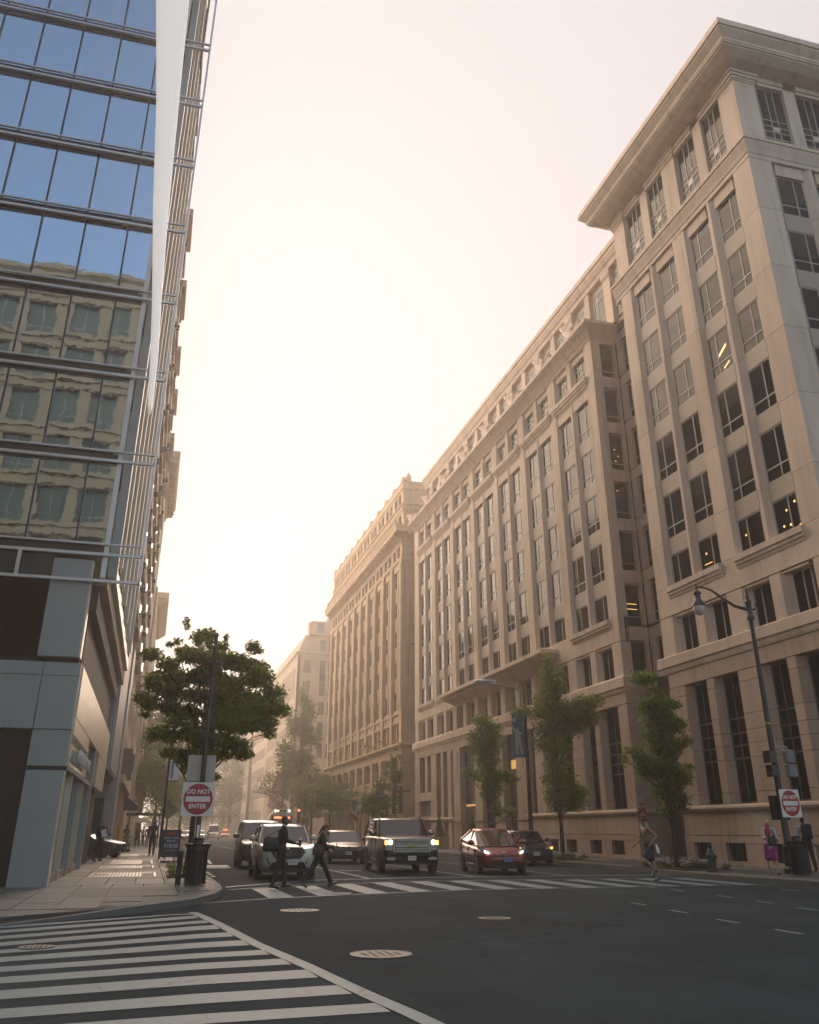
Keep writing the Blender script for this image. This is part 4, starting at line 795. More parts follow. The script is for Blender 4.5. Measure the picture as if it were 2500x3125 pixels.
# podium street side, cream panels with the shop front below
yy = Y0 + .5
for k in range(6):
    y1 = yy + 3.3
    MB().box(-2.6, yy + .012, 4.35, -2.27, y1 - .012, 5.73).build('metal_panel', CREAM, B1)
    if k < 2 or k > 3: MB().box(-2.6, yy + .012, 3.1 if k > 3 else 3.9, -2.28, y1 - .012, 4.33).build('metal_panel', CREAM, B1)
    yy = y1
MB().box(-2.5, 27, 3.0, -2.32, 37.5, 3.12).build('shop_rail', PANEL, B1)
MB().box(-2.46, 27.2, 3.12, -2.42, 37.4, 4.3).build('pane', mat('shop_glass', (.30, .30, .28), .04, .85, bump=.05, bscale=1.5), B1)
SG = mat('shop_front_glass', (.16, .17, .15), .03, .7, bump=.05, bscale=1.5)
for k, (a, c) in enumerate(((26.55, 29.5), (29.7, 32.2), (32.4, 34.6), (34.8, 37.4))):
    MB().box(-2.56, a, .35, -2.52, c, 2.95).build('pane', SG, B1); MB().box(-2.55, c, .1, -2.36, c + .18, 3.0).build('mullion', CREAM if k % 2 == 0 else PANEL, B1); MB().box(-2.55, a, .1, -2.40, c, .35).build('stall_riser', WARMS, B1)
for k, ch in enumerate('MCCORMICK'): text('sign_letter', ch, .5, FACE_E(-2.30, 30.2 + k * .62, 3.55), WHITE, B1, .03, bold=.01)
MB().box(-2.5, 37.6, .1, -2.3, 38.2, 4.4).build('metal_panel', PANEL, B1)
MB().box(-2.62, 38.2, .1, -2.58, 46.8, 3.1).build('recess', DARK, B1)
# grey panelled garage wall beyond
Bg = empty('garage_entrance_building', 'grey panelled building with the dark garage mouth where the sedan comes out', 'building', (-2.1, 57, 0))
MB().box(-14, 57.4, .1, -2.15, 60.5, 12).build('core', DARK, Bg)
for i, (z0, z1) in enumerate(((.1, 3.2), (3.2, 6.0), (6.0, 8.8), (8.8, 12))):
    MB().box(-2.62, 57, z0 + .01, -2.02, 60.4, z1 - .01).build('metal_panel', PANEL, Bg)
    MB().box(-6, 57.1, z0 + .01, -2.64, 57.4, z1 - .01).build('metal_panel', PANELD if i < 1 else PANEL, Bg)
MB().box(-14, 47, 4.2, -2.2, 57, 12).build('upper_wall', PANEL, Bg)
MB().box(-2.2, 47.5, 4.3, -2.12, 56.9, 11.8).build('metal_panel', PANEL, Bg)
# ================================================================== LEFT: stone row going down the street
L2 = empty('bay_window_building', 'warm stone building with stacked bay windows behind the glass corner', 'building', (-2.2, 60.5, 0))
WST = mat('warm_stone', (.50, .40, .28), .8, nscale=1.2, namt=.15, bump=.2, bscale=8)
MB().box(-20, 60.6, 0, -2.6, 84, 41).box(-20, 47, 12, -2.6, 60.6, 41.5).build('core', WST, L2)
fl = [(5.2 + 3.3 * k, 7.3 + 3.3 * k) for k in range(11)]
cl = [(62 + 3.1 * k, 63.9 + 3.1 * k) for k in range(7)]
punched(L2, FE(-2.2), 60.5, 84, 0, 41.5, cl, fl, WST, .35, gm=GLASS3, fm=FR3, vb=(), hb=(.5,), bar=.09)
for y0, y1, zz in ((48, 52, 39.4), (53.5, 58, 37.4), (60.6, 64.4, 36), (67, 71, 35.5), (75, 80, 35)):
    b = MB()
    for k in range(11):
        z = 12.5 + 3.1 * k
        if z + 2.9 > zz: break
        b.box(-2.3, y0, z, -1.86, y1, z + .9).box(-2.3, y0 + .1, z + .9, -1.98, y1 - .1, z + 2.4).box(-2.3, y0 - .05, z + 2.4, -1.8, y1 + .05, z + 2.6)
    b.box(-2.3, y0 - .1, zz - .5, -1.62, y1 + .1, zz).build('bay', WST, L2)
    for k in range(11):
        z = 12.5 + 3.1 * k
        if z + 2.9 > zz: break
        MB().box(-1.975, y0 + .5, z + .95, -1.96, y1 - .5, z + 2.35).build('window', GLASS3, L2); MB().box(-1.95, y0 - .35, z + 2.1, -1.72, y0 - .1, z + 2.4).build('bracket', PANELD, L2)
MB().box(-2.3, 60.5, 4.2, -1.75, 84, 4.7).build('ledge', WST, L2)
for k in range(6): MB().box(-2.25, 61.4 + 3.6 * k, .3, -2.0, 62.3 + 3.6 * k, 4.2).build('pier', WARMS, L2)
for k, (y, z) in enumerate(((62.5, 5.2), (66, 4.6), (70, 5.4))): MB().box(-2.2, y, z, -1.5, y + .15, z + 1.2).build('wall_sign', mat('brown_sign', (.12, .10, .085), .6), L2)
L3 = empty('grand_cornice_building', 'pale stone building whose heavy dentilled cornice juts over the left side of the street', 'building', (-2.2, 84, 0))
MB().box(-22, 84.2, 0, -2.5, 100, 36).build('core', WST, L3)
punched(L3, FE(-2.1), 84.1, 100, 0, 36, [(85.2 + 2.9 * k, 86.8 + 2.9 * k) for k in range(5)], [(6 + 3.4 * k, 8.2 + 3.4 * k) for k in range(8)], WST, .35, gm=GLASS3, fm=FR3, vb=(), bar=.09)
MB().sweep([(-.3, 34.6), (.1, 34.6), (.2, 35.0), (.95, 35.5), (.95, 35.9), (1.1, 36.1), (1.1, 36.7), (-.3, 36.9)], [(-20, 84.2), (-2.1, 84.2), (-2.1, 99.8)]).build('cornice', WST, L3)
dm = MB().box(0, 0, 0, .75, .42, .45).mesh('dentil', WST)
for k in range(17): inst('dentil', dm, L3, Matrix.Translation((-2.0, 84.6 + k * .9, 35.02)))
L4 = empty('far_left_stone_building', 'farther pale stone building with a smaller projecting cornice on the left', 'building', (-2.2, 118, 0))
MB().box(-22, 100.2, 0, -2.3, 124, 27).box(-22, 124, 0, -2.2, 150, 31).build('core', WST, L4)
punched(L4, FE(-1.9), 100.2, 150, 0, 26.9, [(102 + 3.2 * k, 103.6 + 3.2 * k) for k in range(14)], [(6 + 3.4 * k, 8.2 + 3.4 * k) for k in range(6)], WST, .3, gm=GLASS3, fm=FR3, vb=(), bar=.09)
MB().sweep([(-.3, 30.4), (.1, 30.4), (1.2, 31.2), (1.2, 32), (-.3, 32.2)], [(-20, 124.2), (-1.9, 124.2), (-1.9, 149)]).build('cornice', WST, L4)
L5 = empty('brick_balcony_building', 'dark brick building with a small balcony seen past the left facades', 'building', (-1.9, 86, 0))
bt = mat('brown_brick', (.16, .085, .06), .85, nscale=3, namt=.2)
MB().box(-1.9, 151, 0, -1.2, 165, 24).box(-20, 151, 0, -1.9, 165, 24).build('wall', bt, L5)
MB().box(-1.95, 152, 13.2, .4, 156, 14.0).build('balcony', WST, L5); MB().box(-1.95, 152, 9.5, -.4, 154, 13.2).build('balcony_bracket', WST, L5)
# ================================================================== behind the camera: what the glass mirrors
Bm = empty('mirrored_stone_building', 'curving stone office building mirrored in the lower panes of the glass building', 'building', (-30, -12, 0))
WSB = mat('dark_tan_stone', (.16, .135, .09), .85, nscale=.6, namt=.1)  # one even dark tan, toned down for its mirror image
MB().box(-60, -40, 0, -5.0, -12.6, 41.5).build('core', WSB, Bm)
GT = glassmat('teal_glass', (.03, .06, .058), .02, rough=.25, spec=.1)
H = FN(-12)
for k in range(10):
    z = 2.3 + 3.95 * k
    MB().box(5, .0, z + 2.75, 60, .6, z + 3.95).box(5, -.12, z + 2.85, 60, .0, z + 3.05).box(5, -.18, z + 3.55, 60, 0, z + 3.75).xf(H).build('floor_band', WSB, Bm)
for k in range(20):
    u = 5 + 2.85 * k
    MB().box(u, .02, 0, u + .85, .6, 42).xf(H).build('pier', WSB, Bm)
    for j in range(10): window(Bm, H, u + .85, 2.3 + 3.95 * j, 2.0, 2.75, .3, (.5,), (.22,), fm=FRAMED, gm=GT, bar=.07)
MB().sweep([(-.4, 41.3), (.1, 41.3), (.3, 41.9), (.9, 42.2), (.9, 42.6), (1.2, 42.9), (1.2, 43.3), (-.4, 43.5)], [(-4.8, -40), (-4.8, -12), (-60, -12)]).build('cornice', WSB, Bm)
# ================================================================== VEHICLES
def paint(name, c, metal=.35, rough=.28): return mat(name, c, rough, metal, coat=.35)
P_SILVER = paint('silver_car_paint', (.50, .48, .43)); P_DARK = paint('charcoal_car_paint', (.045, .04, .036)); P_BLACK = paint('black_brown_car_paint', (.014, .011, .010), .1)
P_RED = paint('deep_red_car_paint', (.20, .012, .016)); P_NAVY = paint('navy_car_paint', (.012, .018, .035)); P_WHITE = paint('white_car_paint', (.66, .64, .60), .1); P_MAROON = paint('maroon_car_paint', (.10, .012, .02)); P_BROWN = paint('brown_grey_car_paint', (.085, .07, .055)); P_TAXI = paint('red_taxi_paint', (.42, .05, .03), .1); P_BLUE = paint('pale_blue_car_paint', (.30, .32, .42)); P_TEAL = paint('dark_teal_car_paint', (.03, .04, .05))
PLASTIC = mat('black_trim_plastic', (.014, .014, .014), .5)
PLATE = mat('license_plate_white', (.62, .58, .5), .5); PLATEB = mat('license_plate_blue', (.12, .15, .35), .5); PTXT = mat('plate_lettering', (.10, .06, .05), .6)
def wheel_proto(r, wd):
    t = MB().lathe([(r * .66, -wd / 2), (r * .95, -wd / 2), (r, -wd / 2 + .03), (r, wd / 2 - .03), (r * .95, wd / 2), (r * .66, wd / 2)], 24, (0, 0, 0), 'x').mesh('tyre', TYRE, True)
    b = MB().lathe([(r * .67, -wd / 2 + .02), (r * .67, wd / 2 - .02)], 24, (0, 0, 0), 'x').lathe([(.05, -wd / 2 + .0), (.05, wd / 2 - .0)], 10, (0, 0, 0), 'x').mesh('hub', BLACK)
    s = MB()
    for k in range(5):
        for sg in (-1, 1):
            a = 2 * math.pi * k / 5
            for da in (-.13, .13): s.tube([(sg * (wd / 2 - .015), .03 * math.cos(a), .03 * math.sin(a)), (sg * (wd / 2 - .015), r * .66 * math.cos(a + da), r * .66 * math.sin(a + da))], .017, 5)
    for sg in (-1, 1):
        ring = [(sg * (wd / 2 - .012), r * .645 * math.cos(2 * math.pi * k / 20), r * .645 * math.sin(2 * math.pi * k / 20)) for k in range(21)]; s.tube(ring, .014, 5, False)
    return t, b, s.mesh('rim', RIM)
def car(name, label, cat, loc, rot, d, group='cars waiting at the crosswalk'):
    t = empty(name, label, cat, (0, 0, 0), group); L, W, H = d['L'], d['W'], d['H']; pm = d['paint']; hw = W / 2; zb = d.get('zb', .22)
    st = d['st']            # stations: (y, half width factor, shoulder z, crown)
    b = MB(); rows = []
    for (y, k, zs, cr) in st:
        h = hw * k; dz = zs - zb; bump = zb + (.16 if y in (st[0][0], st[-1][0]) else 0)
        half = [(0, bump), (h * .86, bump), (h * .965, bump + .10), (h, zb + .45 * dz), (h * .985, zb + .72 * dz), (h * .955, zs - .05), (h * .90, zs + cr * .25), (h * .5, zs + cr * .85), (0, zs + cr)]
        rows.append([(-x, y, z) for x, z in half[::-1]][:-1] + [(x, y, z) for x, z in half][0:1] + [(x, y, z) for x, z in half[1:]])
    rows = [[(x, y, z) for x, y, z in r] for r in rows]; m = len(rows[0]); vs = [p for r in rows for p in r]; fs = []
    for i in range(len(rows) - 1):
        for k in range(m - 1): fs.append((i * m + k, i * m + k + 1, (i + 1) * m + k + 1, (i + 1) * m + k))
        fs.append((i * m + m - 1, i * m, (i + 1) * m, (i + 1) * m + m - 1))
    fs += [tuple(range(m)), tuple(range(len(vs) - 1, len(vs) - m - 1, -1))]
    body = b.add(vs, fs).build('body', pm, t, True, 0, 50); sm = body.modifiers.new('s', 'SUBSURF'); sm.levels = sm.render_levels = 1
    # greenhouse
    (yA, zA), (yB, zt), (yC, zt2), (yD, zD) = d['gh']; hb, ht = hw * d.get('hb', .90), hw * d.get('ht', .74)
    yM = d.get('yM', (yB + yC) / 2 - .1)
    c = lambda s, y, z, k: (s * k, y, z)
    sidez = lambda y: zA + (zD - zA) * (y - yA) / (yD - yA)
    MB().add([c(-1, yA, zA - .05, hb * .97), c(1, yA, zA - .05, hb * .97), c(1, yD, zD - .05, hb * .97), c(-1, yD, zD - .05, hb * .97), c(-1, yB + .03, zt - .05, ht * .97), c(1, yB + .03, zt - .05, ht * .97), c(1, yC - .03, zt2 - .05, ht * .97), c(-1, yC - .03, zt2 - .05, ht * .97)],
             [(0, 1, 5, 4), (1, 2, 6, 5), (2, 3, 7, 6), (3, 0, 4, 7), (4, 5, 6, 7), (3, 2, 1, 0)]).build('cabin', BLACK, t)
    MB().quad((-hb * .93, yA - .01, zA - .02), (0, yA - .09, zA + .0), (hb * .93, yA - .01, zA - .02), (ht * .93, yB + .0, zt - .055), (0, yB - .05, zt - .035), (-ht * .93, yB + .0, zt - .055)).build('windshield', CGLASS, t)
    MB().quad((-hb * .9, yD + .01, zD - .0), (hb * .9, yD + .01, zD - .0), (ht * .9, yC, zt2 - .06), (-ht * .9, yC, zt2 - .06)).build('rear_window', CGLASS, t)
    tp = lambda y: zt + (zt2 - zt) * (y - yB) / (yC - yB)
    for s in (-1, 1):
        for (b0, b1, t0, t1) in (((yA + .12), yM - .04, yB + .08, yM - .04), (yM + .04, yD - .18, yM + .04, yC - .12)):
            MB().quad((s * hb * .995, b0, sidez(b0) + .01), (s * hb * .995, b1, sidez(b1) + .01), (s * (ht * .99 + .01), t1, tp(t1) - .07), (s * (ht * .99 + .01), t0, tp(t0) - .07)).build('side_window', CGLASS, t)
        MB().tube([(s * hb * .97, yA - .02, zA - .04), (s * ht * .98, yB + .02, zt - .03)], [.045, .035], 6).build('pillar', pm, t)
        MB().tube([(s * hb * .985, yM, sidez(yM) - .03), (s * ht, yM, tp(yM) - .04)], .034, 6).build('pillar', d.get('bp', PLASTIC), t)
        MB().tube([(s * hb * .96, yD - .06, zD - .03), (s * ht * .98, yC - .03, zt2 - .04)], [.07, .05], 6).build('pillar', pm, t)
        if d.get('rails'): MB().tube([(s * ht * .95, yB + .3, zt + .0), (s * ht * .95, yB + .4, zt + .055), (s * ht * .95, yC - .4, zt + .055), (s * ht * .95, yC - .3, zt + .0)], .022, 6).build('roof_rail', d.get('railm', CHROME), t)
        zm = zA + d.get('mz', .12)
        ob = MB().ball((s * (hw + .10), yA + .32, zm), (.13, .07, .09), 10, 6).build('mirror', d.get('mm', pm), t, True); MB().box(s * (hw - .06), yA + .30, zm - .06, s * (hw + .02), yA + .36, zm - .02).build('mirror_arm', PLASTIC, ob)
        for yh in (yM - .18, yM + .75): MB().box(s * (hw * .985), yh - .1, sidez(yM) - .17, s * (hw * .985 + .03), yh + .1, sidez(yM) - .13).build('door_handle', d.get('dh', pm), t)
        for yd in (yA + .25, yM, yD - .5): MB().box(s * (hw * .97), yd - .006, zb + .25, s * (hw + .001), yd + .006, sidez(yd) - .1).build('door_seam', PLASTIC, t)
        MB().box(s * (hw * .9), d['yf'] + .45, zb - .02, s * (hw * .99), d['yr'] - .45, zb + .12).build('sill', PLASTIC, t)
    r_ = [(-ht, yB, zt - .05), (ht, yB, zt - .05), (ht, yC, zt2 - .05), (-ht, yC, zt2 - .05)]; ym = (yB + yC) / 2
    b = MB(); rr = []
    for y, z, k in ((yB - .03, zt - .055, .95), (yB + .12, zt - .01, 1), (ym, max(zt, zt2) + .02, 1.02), (yC - .12, zt2 - .01, 1), (yC + .04, zt2 - .05, .94)): rr.append([(-ht * k, y, z - .045), (-ht * k * .95, y, z), (-ht * k * .5, y, z + .018), (0, y, z + .024), (ht * k * .5, y, z + .018), (ht * k * .95, y, z), (ht * k, y, z - .045), (0, y, z - .05)])
    vs = [p for q in rr for p in q]; m = 8; fs = [(i * m + k, i * m + (k + 1) % m, (i + 1) * m + (k + 1) % m, (i + 1) * m + k) for i in range(4) for k in range(m)] + [tuple(range(m)), tuple(range(39, 31, -1))]
    b.add(vs, fs).build('roof', d.get('roofm', pm), t, True, 0, 60)
    # wheels
    r = d.get('r', .33); tme, hme, rme = wheel_proto(r, .21)
    for y in (d['yf'], d['yr']):
        for s in (-1, 1):
            MB().lathe([(r * 1.13, -.006), (r * 1.13, .006)], 22, (s * (hw - .005), y, r + .01), 'x').build('wheel_arch', PLASTIC, t)
            wo = MB().lathe([(r * .3, -.1), (r * .3, .1)], 8, (s * (hw - .09), y, r), 'x').build('wheel', BLACK, t)
            for nm, me in (('tyre', tme), ('hub', hme), ('rim', rme)):
                o = inst(nm, me, wo, Matrix.Translation((s * (hw - .085), y, r))); o.matrix_parent_inverse = Matrix.Identity(4)
    d['front'](t, d, hw, L)
    dt = d.get('rear')
    for s in (-1, 1): MB().box(s * hw * .93, L / 2 - .12, st[-1][2] - .28, s * hw * .62, L / 2 + .01, st[-1][2] - .1).build('tail_light', SIGNR, t)
    t.location = loc; t.rotation_euler = (0, 0, rot)
    return t
def fq(x0, x1, z0, z1, y, rake=0, m=None, name='grille', t=None, dp=.03):
    """a panel on the front: inner y at bottom, raked back at the top"""
    return MB().add([(x0, y, z0), (x1, y, z0), (x1, y + rake, z1), (x0, y + rake, z1), (x0, y + dp, z0), (x1, y + dp, z0), (x1, y + rake + dp, z1), (x0, y + rake + dp, z1)], [(0, 1, 2, 3), (7, 6, 5, 4), (0, 4, 5, 1), (1, 5, 6, 2), (2, 6, 7, 3), (3, 7, 4, 0)]).build(name, m, t)
def plate(t, x, y, z, txt, m=PLATE, w_=.31):
    p = MB().box(x - w_ / 2, y - .012, z - .075, x + w_ / 2, y, z + .075).build('license_plate', m, t); text('plate_lettering', txt, .085, FACE_S(x, y - .015, z), PTXT, p, .002)
def curved(t, name, m, pts, y0, dp=.03):
    """front panel from an outline (x, z, extra y): mirrored on both sides when x0 > 0"""
    n = len(pts); vs = [(x, y0 + e, z) for x, z, e in pts] + [(x, y0 + e + dp, z) for x, z, e in pts]
    return MB().add(vs, [tuple(range(n)), tuple(range(2 * n - 1, n - 1, -1))] + [(i, n + i, n + (i + 1) % n, (i + 1) % n) for i in range(n)]).build(name, m, t)
def mir(t, name, m, pts, y0, dp=.03):
    curved(t, name, m, pts, y0, dp); return curved(t, name, m, [(-x, z, e) for x, z, e in pts[::-1]], y0, dp)
def front_suv_silver(t, d, hw, L):
    y = -L / 2 - .035
    mir(t, 'headlight', LAMPON, [(.50, .92, .03), (.80, .97, .16), (.84, 1.03, .20), (.82, 1.05, .2), (.5, .96, .05)], y + .0, .1)
    mir(t, 'headlight_lens', LENS, [(.50, .84, .03), (.84, .90, .18), (.86, .98, .21), (.50, .92, .04)], y + .008, .1)
    curved(t, 'grille', PLASTIC, [(-.40, .62, .01), (.40, .62, .01), (.56, .82, .02), (.44, .95, .03), (-.44, .95, .03), (-.56, .82, .02)], y, .08)
    b = MB()
    for k in range(7): b.tube([(-.5 + k * .08, y - .004, .7), (-.1 + k * .1, y - .004, .92)], .006, 4); b.tube([(.5 - k * .08, y - .004, .7), (.1 - k * .1, y - .004, .92)], .006, 4)
    b.build('grille_mesh', CHROME, t)
    b = MB(); b.tube([(.085 * math.cos(a), y - .02, .80 + .11 * math.sin(a)) for a in [2 * math.pi * k / 16 for k in range(17)]], .016, 5); b.tube([(-.045, y - .02, .72), (-.012, y - .02, .88), (.012, y - .02, .88), (.045, y - .02, .72)], .014, 5); b.build('emblem', CHROME, t)
    curved(t, 'lower_grille', PLASTIC, [(-.62, .34, .03), (.62, .34, .03), (.5, .52, 0), (-.5, .52, 0)], y, .08)
    mir(t, 'air_intake', PLASTIC, [(.56, .46, .04), (.84, .56, .2), (.86, .72, .2), (.66, .66, .06)], y, .1)
    curved(t, 'skid_plate', PLASTIC, [(-.8, .22, .14), (.8, .22, .14), (.84, .34, .14), (-.84, .34, .14)], y, .1)
    plate(t, .16, y - .01, .52, 'MR 70')
def front_tahoe(t, d, hw, L):
    y = -L / 2 - .03
    curved(t, 'grille', PLASTIC, [(-.62, .76, .02), (.62, .76, .02), (.64, 1.16, .03), (-.64, 1.16, .03)], y, .08)
    for z0, n in ((.79, 3), (1.0, 3)):
        for k in range(n): MB().box(-.6, y - .022, z0 + k * .055, .6, y + .03, z0 + .03 + k * .055).build('grille_bar', CHROME, t)
    MB().box(-.66, y - .03, .93, .66, y + .02, .985).box(-.66, y - .02, 1.15, .66, y + .03, 1.19).box(-.66, y - .02, .735, .66, y + .02, .77).box(-.69, y - .01, .74, -.63, y + .03, 1.19).box(.63, y - .01, .74, .69, y + .03, 1.19).build('grille_frame', CHROME, t)
    MB().prism([(-.17, .93), (-.05, .93), (-.05, .905), (.05, .905), (.05, .93), (.17, .93), (.14, .985), (.05, .985), (.05, 1.01), (-.05, 1.01), (-.05, .985), (-.14, .985)], 0, .03).xf(Matrix.Translation((0, y - .03, 0)) @ Matrix.Rotation(R(90), 4, 'X')).build('emblem', mat('gold_emblem', (.35, .25, .08), .3, .8), t)
    for s in (-1, 1):
        o = MB().box(s * .71, y + .0, .80, s * .98, y + .2, 1.17).build('headlight', LENS, t); MB().lathe([(.085, 0), (.085, .03)], 14, (s * .80, y - .02, 1.06), 'y').build('lamp', LAMPON, o)
        MB().box(s * .9, y - .006, .98, s * .99, y + .1, 1.12).build('marker', AMBER, o); MB().box(s * .72, y - .01, .80, s * .9, y, .86).build('lamp', CHROME, o)
        MB().box(s * .62, y - .02, .48, s * .92, y + .05, .56).build('fog_light', CHROME, t)
    curved(t, 'bumper', PLASTIC, [(-.98, .34, .12), (.98, .34, .12), (1.0, .60, .1), (.6, .66, .0), (-.6, .66, .0), (-1.0, .60, .1)], y - .03, .15)
    plate(t, 0, y - .04, .54, '1CX1221')
    MB().box(-.98, -.9, .30, -1.08, 1.1, .36).box(.98, -.9, .30, 1.08, 1.1, .36).build('running_board', CHROME, t)
def front_corolla(t, d, hw, L):
    y = -L / 2 - .03
    mir(t, 'headlight', LENS, [(.36, .72, .02), (.82, .74, .24), (.84, .84, .3), (.5, .78, .05)], y, .1)
    curved(t, 'grille', PLASTIC, [(-.6, .26, .06), (.6, .26, .06), (.7, .5, .1), (.42, .60, .0), (-.42, .60, .0), (-.7, .5, .1)], y - .005, .1)
    curved(t, 'grille_bar', PLASTIC, [(-.5, .68, .03), (.5, .68, .03), (.5, .74, .05), (-.5, .74, .05)], y - .008, .05)
    b = MB().tube([(.09 * math.cos(a), y - .03, .70 + .06 * math.sin(a)) for a in [2 * math.pi * k / 16 for k in range(17)]], .012, 5); b.tube([(.04 * math.cos(a), y - .03, .715 + .05 * math.sin(a)) for a in [2 * math.pi * k / 12 for k in range(13)]], .009, 5); b.build('emblem', CHROME, t)
    plate(t, 0, y - .02, .47, '8BK 427')
def front_prius(t, d, hw, L):
    y = -L / 2 - .03
    mir(t, 'headlight', LENS, [(.52, .66, .06), (.80, .72, .26), (.86, .90, .42), (.78, .90, .36), (.5, .76, .06)], y + .01, .12)
    mir(t, 'headlight', LAMPON, [(.58, .69, .07), (.70, .72, .17), (.72, .80, .2), (.6, .75, .08)], y - .0, .05)
    curved(t, 'grille', PLASTIC, [(-.5, .60, .03), (.5, .60, .03), (.4, .64, .03), (-.4, .64, .03)], y - .0, .06)
    curved(t, 'lower_grille', PLASTIC, [(-.55, .24, .06), (.55, .24, .06), (.62, .36, .06), (.5, .44, .02), (-.5, .44, .02), (-.62, .36, .06)], y - .005, .08)
    b = MB().tube([(.085 * math.cos(a), y - .02, .68 + .06 * math.sin(a)) for a in [2 * math.pi * k / 16 for k in range(17)]], .014, 5); b.tube([(.085 * math.cos(a), y - .02, .705 + .022 * math.sin(a)) for a in [2 * math.pi * k / 12 for k in range(13)]], .011, 5); b.tube([(.032 * math.cos(a), y - .02, .68 + .055 * math.sin(a)) for a in [2 * math.pi * k / 12 for k in range(13)]], .011, 5); b.build('emblem', CHROME, t)
    plate(t, .1, y - .02, .50, '4AB 5017', PLATEB)
def front_navy(t, d, hw, L):
    y = -L / 2 - .03
    mir(t, 'headlight', LENS, [(.46, .66, .03), (.84, .70, .24), (.84, .82, .3), (.5, .76, .05)], y, .1)
    mir(t, 'marker', AMBER, [(.70, .68, .16), (.82, .70, .24), (.82, .78, .25), (.7, .75, .17)], y - .02, .03)
    curved(t, 'grille', PLASTIC, [(-.3, .58, 0), (.3, .58, 0), (.36, .76, .02), (-.36, .76, .02)], y - .005, .06); curved(t, 'lower_grille', PLASTIC, [(-.6, .24, .04), (.6, .24, .04), (.5, .44, 0), (-.5, .44, 0)], y - .005, .06)
    MB().box(-.32, -L / 2 + .75, .95, .32, -L / 2 + 1.25, 1.06).build('hood_scoop', P_NAVY, t, bevel=.03); plate(t, .0, y - .02, .5, 'DC 2291')
def front_plain(t, d, hw, L):
    y = -L / 2 - .03; z = d['st'][0][2]
    mir(t, 'headlight', LAMPON if d.get('on', 1) else LENS, [(.50, z - .08, .05), (hw * .9, z - .04, .22), (hw * .9, z + .06, .25), (.52, z + .02, .07)], y, .1)
    curved(t, 'grille', PLASTIC, [(-.45, z - .12, 0), (.45, z - .12, 0), (.48, z + .01, .03), (-.48, z + .01, .03)], y - .005, .06); curved(t, 'lower_grille', PLASTIC, [(-.6, .26, .04), (.6, .26, .04), (.5, .42, 0), (-.5, .42, 0)], y - .005, .06); plate(t, 0, y - .02, .48, '')
sedan = lambda paint, front, **k: dict(dict(L=4.6, W=1.79, H=1.45, paint=paint, front=front, zb=.2, r=.32, yf=-1.42, yr=1.30, gh=[(-.95, .93), (-.18, 1.44), (1.0, 1.42), (1.72, 1.0)],
    st=[(-2.3, .80, .66, .02), (-2.18, .90, .72, .03), (-1.9, .965, .78, .05), (-1.4, .99, .86, .06), (-.9, 1, .92, .04), (0, 1, .92, .02), (1.0, 1, .95, .02), (1.7, .97, .99, .03), (2.15, .92, .98, .02), (2.3, .85, .90, .02)]), **k)
suv = lambda paint, front, **k: dict(dict(L=4.75, W=1.9, H=1.66, paint=paint, front=front, zb=.27, r=.37, yf=-1.42, yr=1.33, gh=[(-.98, 1.10), (-.35, 1.63), (1.5, 1.60), (2.1, 1.14)], yM=.25, hb=.91, ht=.76,
    st=[(-2.37, .80, .90, .02), (-2.26, .90, .96, .03), (-1.95, .97, 1.0, .05), (-1.4, .995, 1.05, .06), (-.95, 1, 1.09, .04), (0, 1, 1.10, .02), (1.2, 1, 1.13, .02), (2.0, .97, 1.15, .02), (2.25, .93, 1.12, .02), (2.37, .86, 1.0, .02)]), **k)
car('silver_suv', 'silver SUV with a lit angular headlight, behind the walking couple', 'SUV', (4.55, 32.9, 0), R(-2), suv(P_SILVER, front_suv_silver, rails=1, railm=PLASTIC))
van = suv(P_DARK, front_plain, L=5.0, W=1.95, H=1.9, r=.35, yf=-1.6, yr=1.45, gh=[(-1.35, 1.12), (-.55, 1.82), (2.1, 1.84), (2.45, 1.2)], roofm=P_WHITE, on=0, hb=.92, ht=.80, st=[(-2.5, .80, .86, .02), (-2.38, .90, .94, .03), (-2.0, .97, 1.02, .05), (-1.5, .995, 1.09, .06), (-1.2, 1, 1.12, .04), (0, 1, 1.14, .02), (1.2, 1, 1.16, .02), (2.1, .98, 1.18, .02), (2.4, .95, 1.15, .02), (2.5, .9, 1.0, .02)])
car('minivan', 'dark minivan with a pale roof waiting directly behind the silver SUV', 'van', (4.85, 42.2, 0), R(-3), van)
car('white_car', 'white car whose windscreen shows between the silver SUV and the grey sedan', 'car', (8.35, 58, 0), R(-3), sedan(P_WHITE, front_plain, on=0, gh=[(-.95, .93), (-.18, 1.52), (1.0, 1.5), (1.72, 1.0)]))
car('grey_sedan', 'brownish grey sedan between the walking woman and the large dark SUV', 'car', (9.55, 46.7, 0), R(-4), sedan(P_BROWN, front_corolla))
tahoe = suv(P_BLACK, front_tahoe, L=5.2, W=2.12, H=1.95, zb=.32, r=.41, yf=-1.65, yr=1.35, rails=1, railm=PLASTIC, mm=CHROME, dh=CHROME, gh=[(-1.05, 1.26), (-.45, 1.88), (2.15, 1.86), (2.45, 1.3)], yM=.2, hb=.93, ht=.80,
    st=[(-2.6, .90, 1.14, .02), (-2.52, .96, 1.18, .03), (-2.2, .98, 1.21, .04), (-1.6, 1, 1.24, .05), (-1.05, 1, 1.26, .03), (0, 1, 1.28, .02), (1.2, 1, 1.28, .02), (2.2, .99, 1.29, .02), (2.5, .96, 1.26, .02), (2.6, .9, 1.1, .02)])
car('large_suv', 'large dark SUV with chrome barred grille, chrome mirrors and roof rails', 'SUV', (9.55, 35.8, 0), R(-4), tahoe)
